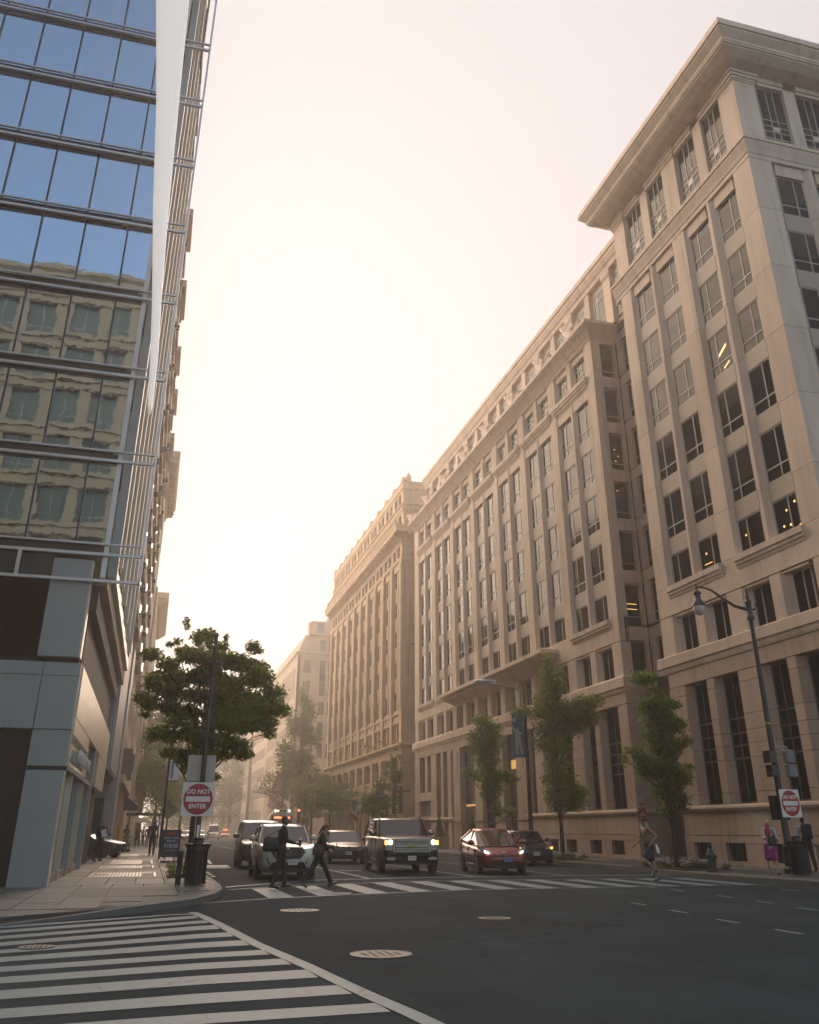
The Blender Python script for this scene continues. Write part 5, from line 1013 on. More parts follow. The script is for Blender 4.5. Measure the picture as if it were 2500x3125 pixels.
prius = sedan(P_RED, front_prius, L=4.48, W=1.76, H=1.5, yf=-1.35, yr=1.35, gh=[(-1.28, .93), (.02, 1.50), (.75, 1.50), (2.0, 1.14)], yM=.2, ht=.70, roofm=P_RED, st=[(-2.24, .78, .60, .02), (-2.14, .88, .67, .03), (-1.85, .96, .76, .05), (-1.4, .99, .86, .05), (-.9, 1, .92, .03), (0, 1, .95, .02), (1.0, 1, 1.0, .02), (1.7, .97, 1.06, .03), (2.1, .93, 1.08, .02), (2.24, .86, 1.0, .02)])
car('red_hatchback', 'deep red hatchback with glowing headlights and a sloping nose', 'car', (12.75, 34.0, 0), R(-8), prius)
car('navy_sedan', 'dark navy sedan with amber lights parked at the right kerb', 'car', (17.35, 41.9, 0), R(-8), sedan(P_NAVY, front_navy, W=1.8))
car('dark_car', 'dark car half hidden behind the large dark SUV', 'car', (12.4, 46.5, 0), R(-5), sedan(P_TEAL, front_plain, on=0))
# sedan that comes out of the garage
car('garage_sedan', 'dark sedan with an amber corner lamp nosing out of the garage onto the left sidewalk', 'car', (-3.35, 53.6, .13), R(72), sedan(P_TEAL, front_plain, L=5.0, W=1.85, on=0, yf=-1.55, yr=1.45), None)
# distant queue at the far junction: one of each build, then copies in other paints
def repaint(root, m):
    for o in tree_of(root):
        if o.type == 'MESH' and o.name.split('.')[0] in ('body', 'roof', 'pillar', 'mirror', 'door_handle') and not (o.name.startswith('pillar') and o.data.materials[0] == PLASTIC): o.material_slots[0].link = 'OBJECT'; o.material_slots[0].material = m
far0 = car('distant_car', 'maroon car waiting far down the street, left of the sign pole', 'car', (4.9, 150, 0), R(-4), sedan(P_MAROON, front_plain), 'distant cars facing us')
for x, y, m, lb in ((9.3, 173, P_WHITE, 'distant white car with lit lamps just left of the pale van'), (19.2, 205, P_BLUE, 'distant pale blue car in the middle of the far group'), (21.6, 214, P_WHITE, 'distant white car at the right end of the far group'), (6.6, 160, P_WHITE, 'distant white car partly hidden by the sign pole')):
    c = dup(far0, (x, y, 0), R(-5), lb); repaint(c, m)
tx = dup(far0, (16.2, 205, 0), R(-5), 'distant red taxi with an orange roof sign'); repaint(tx, P_TAXI)
o = MB().box(15.7, 204.8, 1.49, 16.7, 205.1, 1.75).build('roof_sign', mat('orange_roof_sign', (.9, .2, .03), .4, emit=1.2, ecol=(1, .2, .02)), tx); 
o.parent = tx; o.matrix_parent_inverse = Matrix.Translation((-16.2, -205, 0)); o.matrix_parent_inverse = (Matrix.Translation((16.2, 205, 0)) @ Matrix.Rotation(R(-5), 4, 'Z')).inverted()
vn = suv(P_WHITE, front_plain, L=5.4, W=2.0, H=2.4, gh=[(-1.9, 1.25), (-1.2, 2.35), (2.55, 2.35), (2.65, 1.3)], yf=-1.75, yr=1.6, hb=.95, ht=.88, st=[(-2.7, .80, .95, .02), (-2.55, .92, 1.05, .03), (-2.2, .97, 1.15, .05), (-1.9, .99, 1.22, .04), (-1.2, 1, 1.26, .02), (0, 1, 1.26, .02), (1.2, 1, 1.26, .02), (2.2, 1, 1.28, .02), (2.6, .98, 1.26, .02), (2.7, .95, 1.2, .02)])
car('distant_van', 'pale tall van behind the cyclist far down the street', 'van', (11.5, 172, 0), R(-5), vn, 'distant cars facing us')
# bus
bs = empty('city_bus', 'silver city bus with an orange destination display, behind the silver SUV', 'bus', (0, 0, 0))
BW = mat('bus_silver', (.52, .50, .47), .35, .3)
b = MB(); rows = []
for y, k, top in ((0, .93, 3.05), (.25, 1, 3.18), (1.2, 1, 3.22), (11.5, 1, 3.22), (11.9, .97, 3.1)):
    h = 1.3 * k; rows.append([(-h, y, .35), (-h, y, 2.55), (-h * .94, y, 2.9), (-h * .75, y, top), (0, y, top + .05), (h * .75, y, top), (h * .94, y, 2.9), (h, y, 2.55), (h, y, .35)])
vs = [p for q in rows for p in q]; m_ = 9; fs = [(i * m_ + k, i * m_ + (k + 1) % m_, (i + 1) * m_ + (k + 1) % m_, (i + 1) * m_ + k) for i in range(4) for k in range(m_)] + [tuple(range(m_)), tuple(range(44, 35, -1))]
b.add(vs, fs).build('body', BW, bs, True, 0, 35)
MB().box(-.95, -.02, 3.15, .95, 1.5, 3.5).build('roof_fairing', BW, bs, bevel=.12); MB().box(-.42, -.035, 3.2, .42, -.02, 3.42).build('fairing_grille', PLASTIC, bs)
for x in (-.7, .7): MB().lathe([(.16, 0), (.16, .04)], 12, (x, -.05, 3.3), 'y').build('marker_lamp', mat('pale_lamp', (.8, .7, .7), .3, emit=.8), bs)
MB().lathe([(.09, 0), (.09, .03)], 10, (-.42, -.06, 3.3), 'y').build('marker_lamp', AMBER, bs)
MB().box(-1.02, -.03, 1.1, 1.02, 0, 2.42).build('windshield', CGLASS, bs); dsp = MB().box(-1.05, -.035, 2.46, 1.05, 0, 2.86).build('destination_display', BLACK, bs)
text('display_lettering', '54 FEDERAL TRIANGLE', .27, FACE_S(0, -.05, 2.66), mat('orange_led', (1, .2, .05), .4, emit=2.6, ecol=(1, .17, .06)), dsp, .004, sx=.60, bold=.012)
for s in (-1, 1):
    MB().box(s * 1.0, -.02, .6, s * 1.2, .02, .85).build('headlight', LENS, bs); MB().tube([(s * 1.2, .05, 2.5), (s * 1.55, -.3, 2.4), (s * 1.6, -.3, 1.9)], .04, 6).box(s * 1.5, -.35, 1.5, s * 1.72, -.25, 2.0).build('mirror', PLASTIC, bs)
    for k in range(7): MB().box(s * 1.302, .5 + k * 1.6, 1.25, s * 1.308, 1.9 + k * 1.6, 2.4).build('side_window', CGLASS, bs)
    for y in (2.4, 8.8): MB().lathe([(.48, -.14), (.48, .14)], 18, (s * 1.18, y, .48), 'x').build('wheel', TYRE, bs)
MB().box(-1.25, -.02, .35, 1.25, .03, 1.0).build('front_panel', BW, bs); MB().box(-1.2, -.06, .3, 1.2, 0, .5).build('bumper', PLASTIC, bs)
bs.location = (13.2, 96, 0); bs.rotation_euler = (0, 0, R(-6))
# ================================================================== TREES AND PLANTS
def crown_mesh(name, blobs, n, size, m, flat=.5, droop=0):
    """blobs: (x, y, z, rx, ry, rz); leaves fill the blobs with gaps between them"""
    B = np.array(blobs, float); vol = (B[:, 3] * B[:, 4] * B[:, 5]) ** 1.0; pick = rng.choice(len(B), n, p=vol / vol.sum()); b = B[pick]
    d = rng.normal(size=(n, 3)); d /= np.linalg.norm(d, axis=1)[:, None]; rad = rng.random(n) ** .45 * (1 + .12 * rng.normal(size=n)); c = b[:, :3] + d * rad[:, None] * b[:, 3:]
    nr = rng.normal(size=(n, 3)); nr[:, 2] = np.abs(nr[:, 2]) + flat; nr /= np.linalg.norm(nr, axis=1)[:, None]
    u = np.cross(nr, rng.normal(size=(n, 3))); u /= np.linalg.norm(u, axis=1)[:, None]; v = np.cross(nr, u); s = size * (.6 + .8 * rng.random(n))[:, None]
    u[:, 2] -= droop * np.abs(rng.random(n)); L = u * s; Wd = v * s * .42
    V = np.stack([c - L, c + Wd - L * .1 + nr * s * .12, c + L, c - Wd - L * .1 + nr * s * .12], 1).reshape(-1, 3)
    me = bpy.data.meshes.new(name); me.vertices.add(4 * n); me.vertices.foreach_set('co', V.ravel()); me.loops.add(4 * n); me.loops.foreach_set('vertex_index', np.arange(4 * n)); me.polygons.add(n); me.polygons.foreach_set('loop_start', np.arange(0, 4 * n, 4)); me.polygons.foreach_set('loop_total', np.full(n, 4)); me.update(); me.validate(); me.materials.append(m); return me
def tree(label, base, blobs, n, size, m, r0=.12, ht=None, limbs=14, name='street_tree', group='street trees', lean=(0, 0), trunk=True, flat=.5, droop=0):
    t = empty(name, label, 'tree', base, group); x0, y0, z0 = base; B = blobs
    zs = max(b[2] for b in B); ht = ht or zs - z0; cx = sum(b[0] for b in B) / len(B); pts = []; rad = []
    for k in range(7):
        f = k / 6; pts.append((x0 + lean[0] * f + .04 * math.sin(5 * f + x0), y0 + lean[1] * f + .04 * math.cos(4 * f), z0 + ht * .9 * f)); rad.append(max(.012, r0 * (1 - .9 * f) * (1.25 if k == 0 else 1)))
    tr = MB().tube(pts, rad, 8).build('trunk', BARK, t, True)
    lb = MB(); idx = random.sample(range(len(B)), min(limbs, len(B)))
    for i in idx:
        b = B[i]; f = min(.8, max(.22, ((b[2] - z0) * .62) / (ht * .9))); s = Vector((x0 + lean[0] * f, y0 + lean[1] * f, z0 + ht * .9 * f)); e = Vector(b[:3]); mid = (s + e) / 2 + Vector((0, 0, .12 * (e - s).length * random.uniform(-.3, 1)))
        lb.tube([s, mid, e], [r0 * .33 * (1 - f * .6), r0 * .2 * (1 - f * .5), .008], 5)
        for q in range(3): w_ = e + Vector((random.uniform(-1, 1) * b[3], random.uniform(-1, 1) * b[4], random.uniform(-.6, .9) * b[5])); lb.tube([mid, (mid + w_) / 2 + Vector((0, 0, .05)), w_], [.014, .009, .004], 4)
    lb.build('limbs', BARK, t, True)
    o = bpy.data.objects.new('crown', crown_mesh('crown', B, n, size, m, flat, droop)); COL.objects.link(o); par(o, t); return t
def dep(L, y, kd=1.0, jit=.5):
    out = []
    for (x, z, rx, rz) in L:
        out.append((x, y + random.uniform(-jit, jit), z, rx, max(.25, rx * kd), rz))
    return out
MTB = [(0.53, 7.89, 0.13, 0.18), (0.81, 7.69, 0.17, 0.11), (1.25, 7.71, 0.39, 0.18), (1.45, 7.41, 0.26, 0.18), (0.28, 7.44, 0.17, 0.09), (0.99, 7.26, 0.26, 0.18), (0.04, 7.25, 0.17, 0.09), (1.78, 7.16, 0.26, 0.18), (1.95, 7.71, 0.09, 0.18), (0.62, 7.02, 0.38, 0.17), (2.8, 7.13, 0.27, 0.22), (3.1, 7.23, 0.18, 0.11), (2.46, 6.93, 0.31, 0.18), (-0.49, 6.72, 0.38, 0.17), (0.06, 6.69, 0.42, 0.21), (0.83, 6.64, 0.56, 0.22), (1.6, 6.67, 0.56, 0.26), (2.35, 6.58, 0.53, 0.26), (3.14, 6.66, 0.36, 0.26), (-0.27, 6.29, 0.33, 0.21), (0.45, 6.19, 0.59, 0.25), (1.31, 6.14, 0.6, 0.3), (2.18, 6.1, 0.65, 0.3), (3.04, 6.17, 0.53, 0.3), (-0.34, 5.82, 0.33, 0.25), (-0.64, 5.56, 0.33, 0.21), (0.3, 5.68, 0.54, 0.25), (1.15, 5.63, 0.51, 0.25), (2.0, 5.58, 0.6, 0.3), (2.86, 5.65, 0.61, 0.3), (3.6, 5.72, 0.44, 0.26), (4.12, 5.27, 0.27, 0.17), (-0.36, 5.32, 0.37, 0.21), (-0.49, 5.03, 0.24, 0.12), (0.28, 5.14, 0.46, 0.21), (0.99, 5.08, 0.46, 0.25), (1.84, 5.03, 0.55, 0.25), (2.69, 5.05, 0.65, 0.29), (3.51, 5.17, 0.53, 0.25), (0.03, 4.44, 0.37, 0.16), (0.54, 4.62, 0.37, 0.2), (1.12, 4.59, 0.38, 0.24), (1.71, 4.57, 0.42, 0.25), (2.43, 4.55, 0.6, 0.25), (3.15, 4.65, 0.56, 0.25), (3.73, 4.54, 0.26, 0.17), (-0.11, 4.24, 0.28, 0.16), (0.47, 4.17, 0.41, 0.2), (1.17, 4.15, 0.46, 0.2), (1.84, 4.08, 0.46, 0.2), (2.51, 4.1, 0.51, 0.2), (2.79, 3.78, 0.38, 0.16), (0.43, 3.81, 0.33, 0.16), (0.96, 3.74, 0.41, 0.16), (1.44, 3.91, 0.42, 0.2), (2.08, 3.73, 0.42, 0.16), (0.74, 3.5, 0.24, 0.16), (1.0, 3.35, 0.2, 0.16), (1.32, 3.43, 0.25, 0.16), (2.01, 3.09, 0.21, 0.12), (1.55, 3.6, 0.25, 0.12)]
tree('leafy backlit elm spreading above the left sidewalk behind the sign pole', (1.28, 30.4, .13), [(x, y, z, rx * 1.08, ry, rz * 1.22) for x, y, z, rx, ry, rz in dep(MTB, 30.4, 1.1, 1.3)], 33000, .085, LEAF1, .11, 6.2, 26, lean=(.25, 0), flat=.9, droop=.4)
G3 = [(19.47, 7.29, 0.65, 0.33), (19.89, 6.8, 0.27, 0.23), (19.98, 6.27, 0.92, 0.32), (19.32, 6.11, 0.32, 0.28), (20.67, 6.25, 0.33, 0.19), (19.79, 5.67, 0.75, 0.41), (20.5, 5.42, 0.59, 0.36), (19.5, 5.08, 0.47, 0.36), (20.94, 4.81, 0.38, 0.27), (20.07, 4.61, 0.79, 0.4), (18.49, 4.4, 0.46, 0.22), (18.14, 4.04, 0.2, 0.26), (18.91, 4.1, 0.46, 0.26), (19.69, 3.77, 0.94, 0.44), (21.11, 3.79, 0.32, 0.18), (20.26, 3.35, 0.73, 0.39), (19.05, 3.54, 0.41, 0.34), (19.63, 2.91, 0.46, 0.34), (20.29, 2.54, 0.57, 0.51), (19.73, 2.2, 0.36, 0.25)]
G2 = [(20.02, 9.87, 0.42, 0.46), (20.13, 9.11, 0.68, 0.61), (20.33, 8.44, 0.84, 0.6), (20.89, 9.14, 0.34, 0.46), (20.03, 7.76, 1.0, 0.52), (18.36, 7.19, 0.73, 0.36), (19.17, 7.14, 0.66, 0.37), (20.65, 7.19, 1.51, 0.59), (22.13, 7.76, 1.03, 0.45), (22.92, 8.01, 0.52, 0.3), (21.97, 6.94, 1.02, 0.59), (20.17, 6.31, 1.24, 0.58), (21.35, 6.56, 0.75, 0.59), (19.31, 5.64, 0.49, 0.5), (20.27, 5.45, 0.98, 0.43), (20.2, 4.6, .8, .5), (20.19, 3.91, 0.97, 0.42), (20.62, 3.3, 1.21, 0.48), (21.06, 2.76, 0.81, 0.48), (20.16, 2.48, 0.56, 0.34), (19.72, 2.95, 0.4, 0.34), (21.42, 3.17, 0.41, 0.27)]
G1 = [(20.04, 7.97, 0.79, 0.35), (20.41, 7.45, 0.98, 0.53), (19.71, 6.82, 0.68, 0.61), (20.68, 6.67, 0.78, 0.7), (20.17, 6.14, 1.07, 0.52), (20.3, 5.4, .9, .5), (20.54, 4.62, 1.26, 0.51), (19.12, 4.76, 0.57, 0.34), (20.61, 3.87, 0.86, 0.59), (20.21, 3.45, 0.48, 0.33), (20.66, 3.04, 0.57, 0.5), (20.92, 2.47, 0.47, 0.49), (21.69, 2.63, 0.57, 0.25), (21.97, 2.47, 0.29, 0.33), (21.69, 4.55, 0.78, 0.42)]
tree('ginkgo with ragged arms by the fire hydrant, nearest tree on the right', (19.95, 32.8, .13), dep(G3, 32.8, .8, .2), 11000, .085, LEAF2, .10, 7.0, 18, 'ginkgo_tree', 'ginkgos along the right sidewalk')
tree('tallest ginkgo, rising behind the navy sedan beside the blue banner', (20.2, 43.7, .13), dep(G2, 43.7, .7, .2), 13000, .095, LEAF2, .12, 9.6, 20, 'ginkgo_tree', 'ginkgos along the right sidewalk')
tree('small rounded ginkgo before the portal, above the red hatchback', (20.3, 54.4, .13), dep(G1, 54.4, .7, .2), 9500, .095, LEAF2, .10, 7.6, 14, 'ginkgo_tree', 'ginkgos along the right sidewalk')
def rb(x, y, z0, z1, w0, n=14, top=.4):
    out = []
    for k in range(n):
        f = random.random(); z = z0 + (z1 - z0) * f; ww = w0 * (math.sin(math.pi * (.15 + .8 * f)) ** .7) * (1 - (1 - top) * max(0, f - .5) * 2 * .6); a = random.uniform(0, 6.28); r = ww * random.random() ** .5 * .75
        out.append((x + r * math.cos(a), y + r * math.sin(a), z, ww * .42, ww * .42, (z1 - z0) * .11))
    return out
for lb, (x, y), z0, z1, w0, n, sz, m, nm in (
    ('young ragged tree beside the vertical sign at the ornate building corner', (19.6, 79, ), 1.9, 5.6, 1.9, 4200, .12, LEAF3, 'street_tree'),
    ('thin top heavy young tree leaning at the corner of the long block', (20.2, 77), 5.2, 8.0, 1.1, 700, .14, LEAF3, 'street_tree'),
    ('broad dark tree in front of the green awnings', (18.9, 100), 3.6, 7.4, 3.4, 5200, .15, LEAF3, 'street_tree'),
    ('tall full tree between the ornate building and the bank', (19.8, 128), 5.5, 20, 4.0, 7000, .24, LEAF3, 'street_tree'),
    ('second dark tree behind the broad one', (19, 112), 3.2, 9, 3.2, 4200, .17, LEAF3, 'street_tree'),
    ('airy yellow green willow behind the bus', (15.4, 112), 3.2, 10.0, 4.0, 2300, .13, LEAF4, 'willow_tree'),
    ('narrow yellow green conical tree right of the bus', (16.9, 105), .8, 7.2, 1.1, 2300, .13, LEAF4, 'conical_tree'),
    ('dark bushy tree at the far end of the street, right of the stop', (15.2, 235), 2, 20, 7.5, 5500, .36, LEAF3, 'street_tree'),
    ('pointed dark tree before the pale corner building', (20.0, 245), 10, 26, 3.4, 3000, .36, LEAF3, 'street_tree'),
    ('low dark tree far down the middle of the street', (9.8, 235), 1.5, 16, 6.5, 4500, .36, LEAF3, 'street_tree'),
    ('big pale green tree over the cafe on the left sidewalk', (.6, 112), 4.2, 17.0, 5.2, 9000, .21, LEAF1, 'street_tree'),
    ('second green tree beyond the cafe, nearer the road', (4.2, 132), 4, 16, 5.0, 6500, .23, LEAF1, 'street_tree'),
    ('third green tree beyond the cafe, by the facades', (-1.2, 150), 4, 22, 4.5, 4500, .27, LEAF3, 'street_tree'),
    ('far dark tree filling the end of the left sidewalk', (3.5, 190), 2, 18, 7, 4200, .3, LEAF3, 'street_tree')):
    tree(lb, (x, y, .1), rb(x, y, z0, z1, w0, 26), n, sz, m, .05 + .008 * z1, z1, 12, nm, None)
# planting
def flowerbed(label, x0, x1, y0, y1, n, cols, group='flower beds at the tree pits', h=.34):
    t = empty('flower_bed', label, 'flower bed', ((x0 + x1) / 2, (y0 + y1) / 2, .13), group); L = MB()
    bl = [(random.uniform(x0, x1), random.uniform(y0, y1), .17 + random.uniform(0, h * .4), .12, .12, h * .5) for k in range(40)]
    o = bpy.data.objects.new('foliage', crown_mesh('foliage', bl, n, .05, MATS['ginkgo_leaf' if h > .4 else 'maple_leaf'])); COL.objects.link(o); par(o, t); o['kind'] = 'stuff'
    MB().box(x0, y0, .1, x1, y1, .155).build('soil', mat('soil', (.03, .022, .016), .95), t)
    for cn, c in cols:
        f = MB()
        for k in range(n // 20):
            bx_ = random.choice(bl); f.lathe([(.012, 0), (.038, .014), (.03, .022)], 6, (bx_[0] + random.gauss(0, .08), bx_[1] + random.gauss(0, .08), bx_[2] + random.uniform(.06, h * .6)))
        o = f.build('blossoms', mat(cn, c, .6), t); o['kind'] = 'stuff'
W_, Y_, V_ = ('white_petals', (.62, .60, .58)), ('yellow_petals', (.55, .40, .05)), ('violet_petals', (.20, .18, .36))
flowerbed('white and violet flower bed under the ginkgo by the hydrant', 18.9, 20.9, 30.5, 34.4, 2600, [W_, W_, V_, Y_])
flowerbed('farther white flower bed under the tallest ginkgo', 19.2, 20.9, 42.0, 45.4, 2000, [W_, W_, V_])
flowerbed('small tree pit with yellow flowers beside the trash can', .75, 1.75, 29.9, 31.6, 800, [Y_], None, .45)
for y, lb in ((71.9, 'clipped conical shrub in a square stone planter by the portal'), (64.0, 'second clipped conical shrub in a planter, hidden by the ginkgo')):
    t = empty('potted_shrub', lb, 'planter', (22.6, y, .13), 'planters by the portal'); MB().prism([(22.0, y - .6), (23.2, y - .6), (23.2, y + .6), (22.0, y + .6)], .1, .95).box(21.95, y - .65, .85, 23.25, y + .65, 1.0).build('planter', STONE2, t)
    cb = [(22.6, y, 1.0 + k * .2, .48 * (1 - k / 10), .48 * (1 - k / 10), .18) for k in range(10)]
    o = bpy.data.objects.new('foliage', crown_mesh('foliage', cb, 2600, .055, MATS['maple_leaf'])); COL.objects.link(o); par(o, t)
# ================================================================== STREET FURNITURE
def rrect(w_, h_, r, n=5):
    out = []
    for cx, cy, a0 in ((w_ / 2 - r, h_ / 2 - r, 0), (-w_ / 2 + r, h_ / 2 - r, 90), (-w_ / 2 + r, -h_ / 2 + r, 180), (w_ / 2 - r, -h_ / 2 + r, 270)):
        for k in range(n + 1): a = R(a0 + 90 * k / n); out.append((cx + r * math.cos(a), cy + r * math.sin(a)))
    return out
def flat(parent, name, poly, th, m, M): return MB().prism(poly, 0, th).xf(M).build(name, m, parent)
circ = lambda r, n=40: [(r * math.cos(2 * math.pi * k / n), r * math.sin(2 * math.pi * k / n)) for k in range(n)]
def dne(t, M, s=.92):
    p = flat(t, 'sign_panel', rrect(s, s, .05), .012, SIGNW, M); T = lambda z: M @ Matrix.Translation((0, 0, z))
    flat(p, 'red_disc', circ(s * .46), .004, SIGNR, T(.012)); flat(p, 'white_bar', rrect(s * .76, s * .16, .004), .004, SIGNW, T(.016))
    text('sign_lettering', 'DO NOT', s * .185, M @ Matrix.Translation((0, s * .215, .017)), SIGNW, p, .002, bold=.006, sx=.98); text('sign_lettering', 'ENTER', s * .185, M @ Matrix.Translation((0, -s * .215, .017)), SIGNW, p, .002, bold=.006, sx=1.0)
t = empty('sign_post', 'tall black street pole carrying the left DO NOT ENTER sign and a blank sign back', 'sign', (1.42, 28.0, .13))
MB().tube([(1.42, 28, .1), (1.42, 28, 2.6), (1.44, 28, 7.2)], [.075, .07, .05], 12).lathe([(.15, .13), (.14, .3), (.085, .4)], 12, (1.42, 28, 0)).build('pole', BLACK, t, True)
dne(t, FACE_S(1.33, 27.88, 2.295)); flat(t, 'blank_sign_back', rrect(.82, .74, .04), .012, SIGNB, FACE_S(1.36, 28.13, 3.16)); MB().box(1.40, 27.93, 2.2, 1.44, 28, 2.4).box(1.38, 27.93, 3.0, 1.46, 28.12, 3.04).build('sign_bracket', BLACK, t)
MB().box(1.385, 27.918, .95, 1.455, 27.926, 1.6).build('paper_notice', WHITE, t)
def trash(loc, label):
    t = empty('trash_can', label, 'trash can', (0, 0, 0), 'slatted black trash cans')
    MB().lathe([(.235, .06), (.25, .85)], 20).build('liner', DARK, t)
    sl = MB().prism([(-.022, .262), (.022, .262), (.022, .276), (-.022, .276)], 0, 1).mesh('slat', BLACK)
    for k in range(26):
        b = MB(); p = [(.262, .05), (.268, .8), (.30, .93), (.345, .985)]
        for (r0, za), (r1, zb) in zip(p[:-1], p[1:]): b.add([(-.02, r0, za), (.02, r0, za), (.02, r1, zb), (-.02, r1, zb), (-.02, r0 + .012, za), (.02, r0 + .012, za), (.02, r1 + .012, zb), (-.02, r1 + .012, zb)], [(0, 1, 2, 3), (7, 6, 5, 4), (0, 4, 5, 1), (1, 5, 6, 2), (2, 6, 7, 3), (3, 7, 4, 0)])
        if k == 0: smesh = b.mesh('slat', BLACK)
        inst('slat', smesh, t, Matrix.Rotation(2 * math.pi * k / 26, 4, 'Z'))
    MB().lathe([(.262, .04), (.29, .04), (.29, .09), (.262, .09)], 24).build('hoop', BLACK, t); MB().lathe([(.272, .6), (.288, .6), (.288, .64), (.272, .64)], 24).build('hoop', BLACK, t)
    MB().lathe([(.33, .975), (.36, .985), (.36, 1.005), (.33, 1.0)], 24).build('rim', BLACK, t)
    MB().lathe([(.27, .84), (.26, .98), (.14, 1.02), (.13, 1.10), (.16, 1.13), (.12, 1.16)], 20).build('lid', BLACK, t, True)
    MB().lathe([(.275, .82), (.30, .9), (.29, .96), (.24, .95)], 14).build('plastic_bag', mat('grey_bag', (.16, .16, .17), .3), t, True)
    t.location = loc; return t
tc0 = trash((1.36, 26.0, .125), 'black slatted trash can with a bag in it under the left DO NOT ENTER sign')
dup(tc0, (20.25, 26.0, .13), 0, 'black slatted trash can at the foot of the lamp post on the right corner')
MB_ = MB().box(.86, 26.15, .13, 1.0, 26.5, .95); tag(MB_.build('utility_board', mat('dark_board', (.035, .03, .026), .7)), 'narrow dark board leaning beside the left trash can', 'board')
# price board
t = empty('price_board', 'dark blue sidewalk board advertising an early bird price', 'signboard', (1.12, 45, .13)); BB = mat('navy_board', (.012, .028, .07), .4)
bd = MB().box(.72, 45, .36, 1.52, 45.05, 1.47).build('board', BB, t); MB().box(.70, 44.99, .34, 1.54, 45.06, .36).box(.70, 44.99, 1.47, 1.54, 45.06, 1.49).box(.70, 44.99, .36, .72, 45.06, 1.47).box(1.52, 44.99, .36, 1.54, 45.06, 1.47).build('frame', BLACK, t)
MB().box(.74, 44.75, .13, 1.50, 45.3, .2).box(.9, 45, .2, .94, 45.05, .34).box(1.3, 45, .2, 1.34, 45.05, .34).build('base', mat('grey_base', (.12, .12, .12), .6), t)
LT_ = mat('pale_print', (.42, .46, .52), .5)
text('board_lettering', 'EARLY BIRD', .125, FACE_S(1.12, 44.992, 1.13), LT_, bd, .002, bold=.003); text('board_lettering', 'SPECIAL', .125, FACE_S(1.12, 44.992, 1.0), LT_, bd, .002, bold=.003); text('board_lettering', '$18.00', .235, FACE_S(1.12, 44.992, .80), LT_, bd, .002, bold=.007); text('board_lettering', 'in by 9:30am', .095, FACE_S(1.12, 44.992, .62), LT_, bd, .002)
MB().prism(rrect(.34, .12, .05), 0, .004).xf(FACE_S(1.12, 44.996, 1.33)).build('red_logo', SIGNR, bd)
# parking guard pole with banner, diamond sign back
t = empty('banner_pole', 'thin black pole with a white street banner on the left sidewalk', 'lamp post', (.72, 50, .13)); MB().tube([(.72, 50, .1), (.72, 50, 7.8)], [.06, .045], 8).build('pole', BLACK, t); MB().box(.78, 49.99, 3.86, 1.28, 50.01, 4.9).build('banner', WHITE, t); MB().box(.72, 49.985, 4.9, 1.3, 50.015, 4.94).box(.72, 49.985, 3.82, 1.3, 50.015, 3.86).build('banner_arm', BLACK, t); MB().box(.84, 49.985, 3.95, .98, 49.99, 4.7).build('banner_print', mat('violet_print', (.25, .22, .38), .6), t)
t = empty('diamond_sign', 'tan back of a diamond shaped road sign on a thin post', 'sign', (.95, 51, .13)); MB().tube([(.95, 51, .1), (.95, 51, 2.95)], .035, 6).build('post', BLACK, t); flat(t, 'sign_back', [(0, .46), (.46, 0), (0, -.46), (-.46, 0)], .01, mat('tan_sign_back', (.21, .16, .12), .6), FACE_S(.95, 50.95, 2.4))
# left sidewalk clutter
for x, lb in ((-2.12, 'yellow bollard nearer the wall behind the garage sedan'), (-1.72, 'yellow bollard nearer the road behind the garage sedan')): tag(MB().lathe([(.14, .13), (.14, 1.62), (.12, 1.72), (.05, 1.77)], 14, (x, 62.5, 0)).build('bollard', mat('bollard_yellow', (.50, .26, .02), .5), None, True), lb, 'bollard', 'yellow bollards')
t = empty('bike_rack', 'grey tube bicycle rack beside the yellow bollards', 'bike rack', (-1.5, 66, .13))
for k in range(4): MB().tube([(-1.9 + k * .28, 66, .13), (-1.9 + k * .28, 66, .9), (-1.75 + k * .28, 66.1, 1.0), (-1.5 + k * .28, 66.6, .13)], .022, 6).build('hoop', ALU, t)
t = empty('cafe_umbrella', 'beige cafe umbrella with a lit globe under the trees', 'umbrella', (-.95, 98, .13)); MB().add([(-.95, 98, 2.85)] + [(-.95 + 1.5 * math.cos(a), 98 + 1.5 * math.sin(a), 2.2) for a in [2 * math.pi * k / 8 for k in range(8)]], [(0, 1 + k, 1 + (k + 1) % 8) for k in range(8)]).build('canopy', mat('beige_canvas', (.42, .36, .25), .8), t); MB().tube([(-.95, 98, .13), (-.95, 98, 2.8)], .03, 6).build('pole', BLACK, t)
tag(MB().ball((-.75, 92, 2.75), .2, 10, 8).build('globe_lamp', mat('lit_globe', (1, .85, .6), .3, emit=1.2, ecol=(1, .8, .5)), None, True), 'small lit white globe hanging above the cafe umbrella', 'lamp')
def cafe_table(x, y, lb):
    t = empty('cafe_table', lb, 'table', (x, y, .13), 'cafe tables'); MB().lathe([(.4, .72), (.4, .75)], 14, (x, y, .13)).build('tabletop', BLACK, t); MB().tube([(x, y, .13), (x, y, .86)], .03, 6).lathe([(.25, 0), (.22, .03)], 10, (x, y, .13)).build('leg', BLACK, t); return t
def chair(x, y, rz, lb):
    t = empty('cafe_chair', lb, 'chair', (0, 0, 0), 'cafe chairs'); MB().box(-.2, -.2, .44, .2, .2, .47).build('seat', BLACK, t); MB().box(-.2, .17, .5, .2, .2, .88).build('backrest', BLACK, t)
    for sx in (-.18, .18):
        for sy in (-.18, .18): MB().tube([(sx, sy, 0), (sx, sy, .45)], .014, 5).build('leg', BLACK, t)
    t.location = (x, y, .13); t.rotation_euler = (0, 0, rz); return t
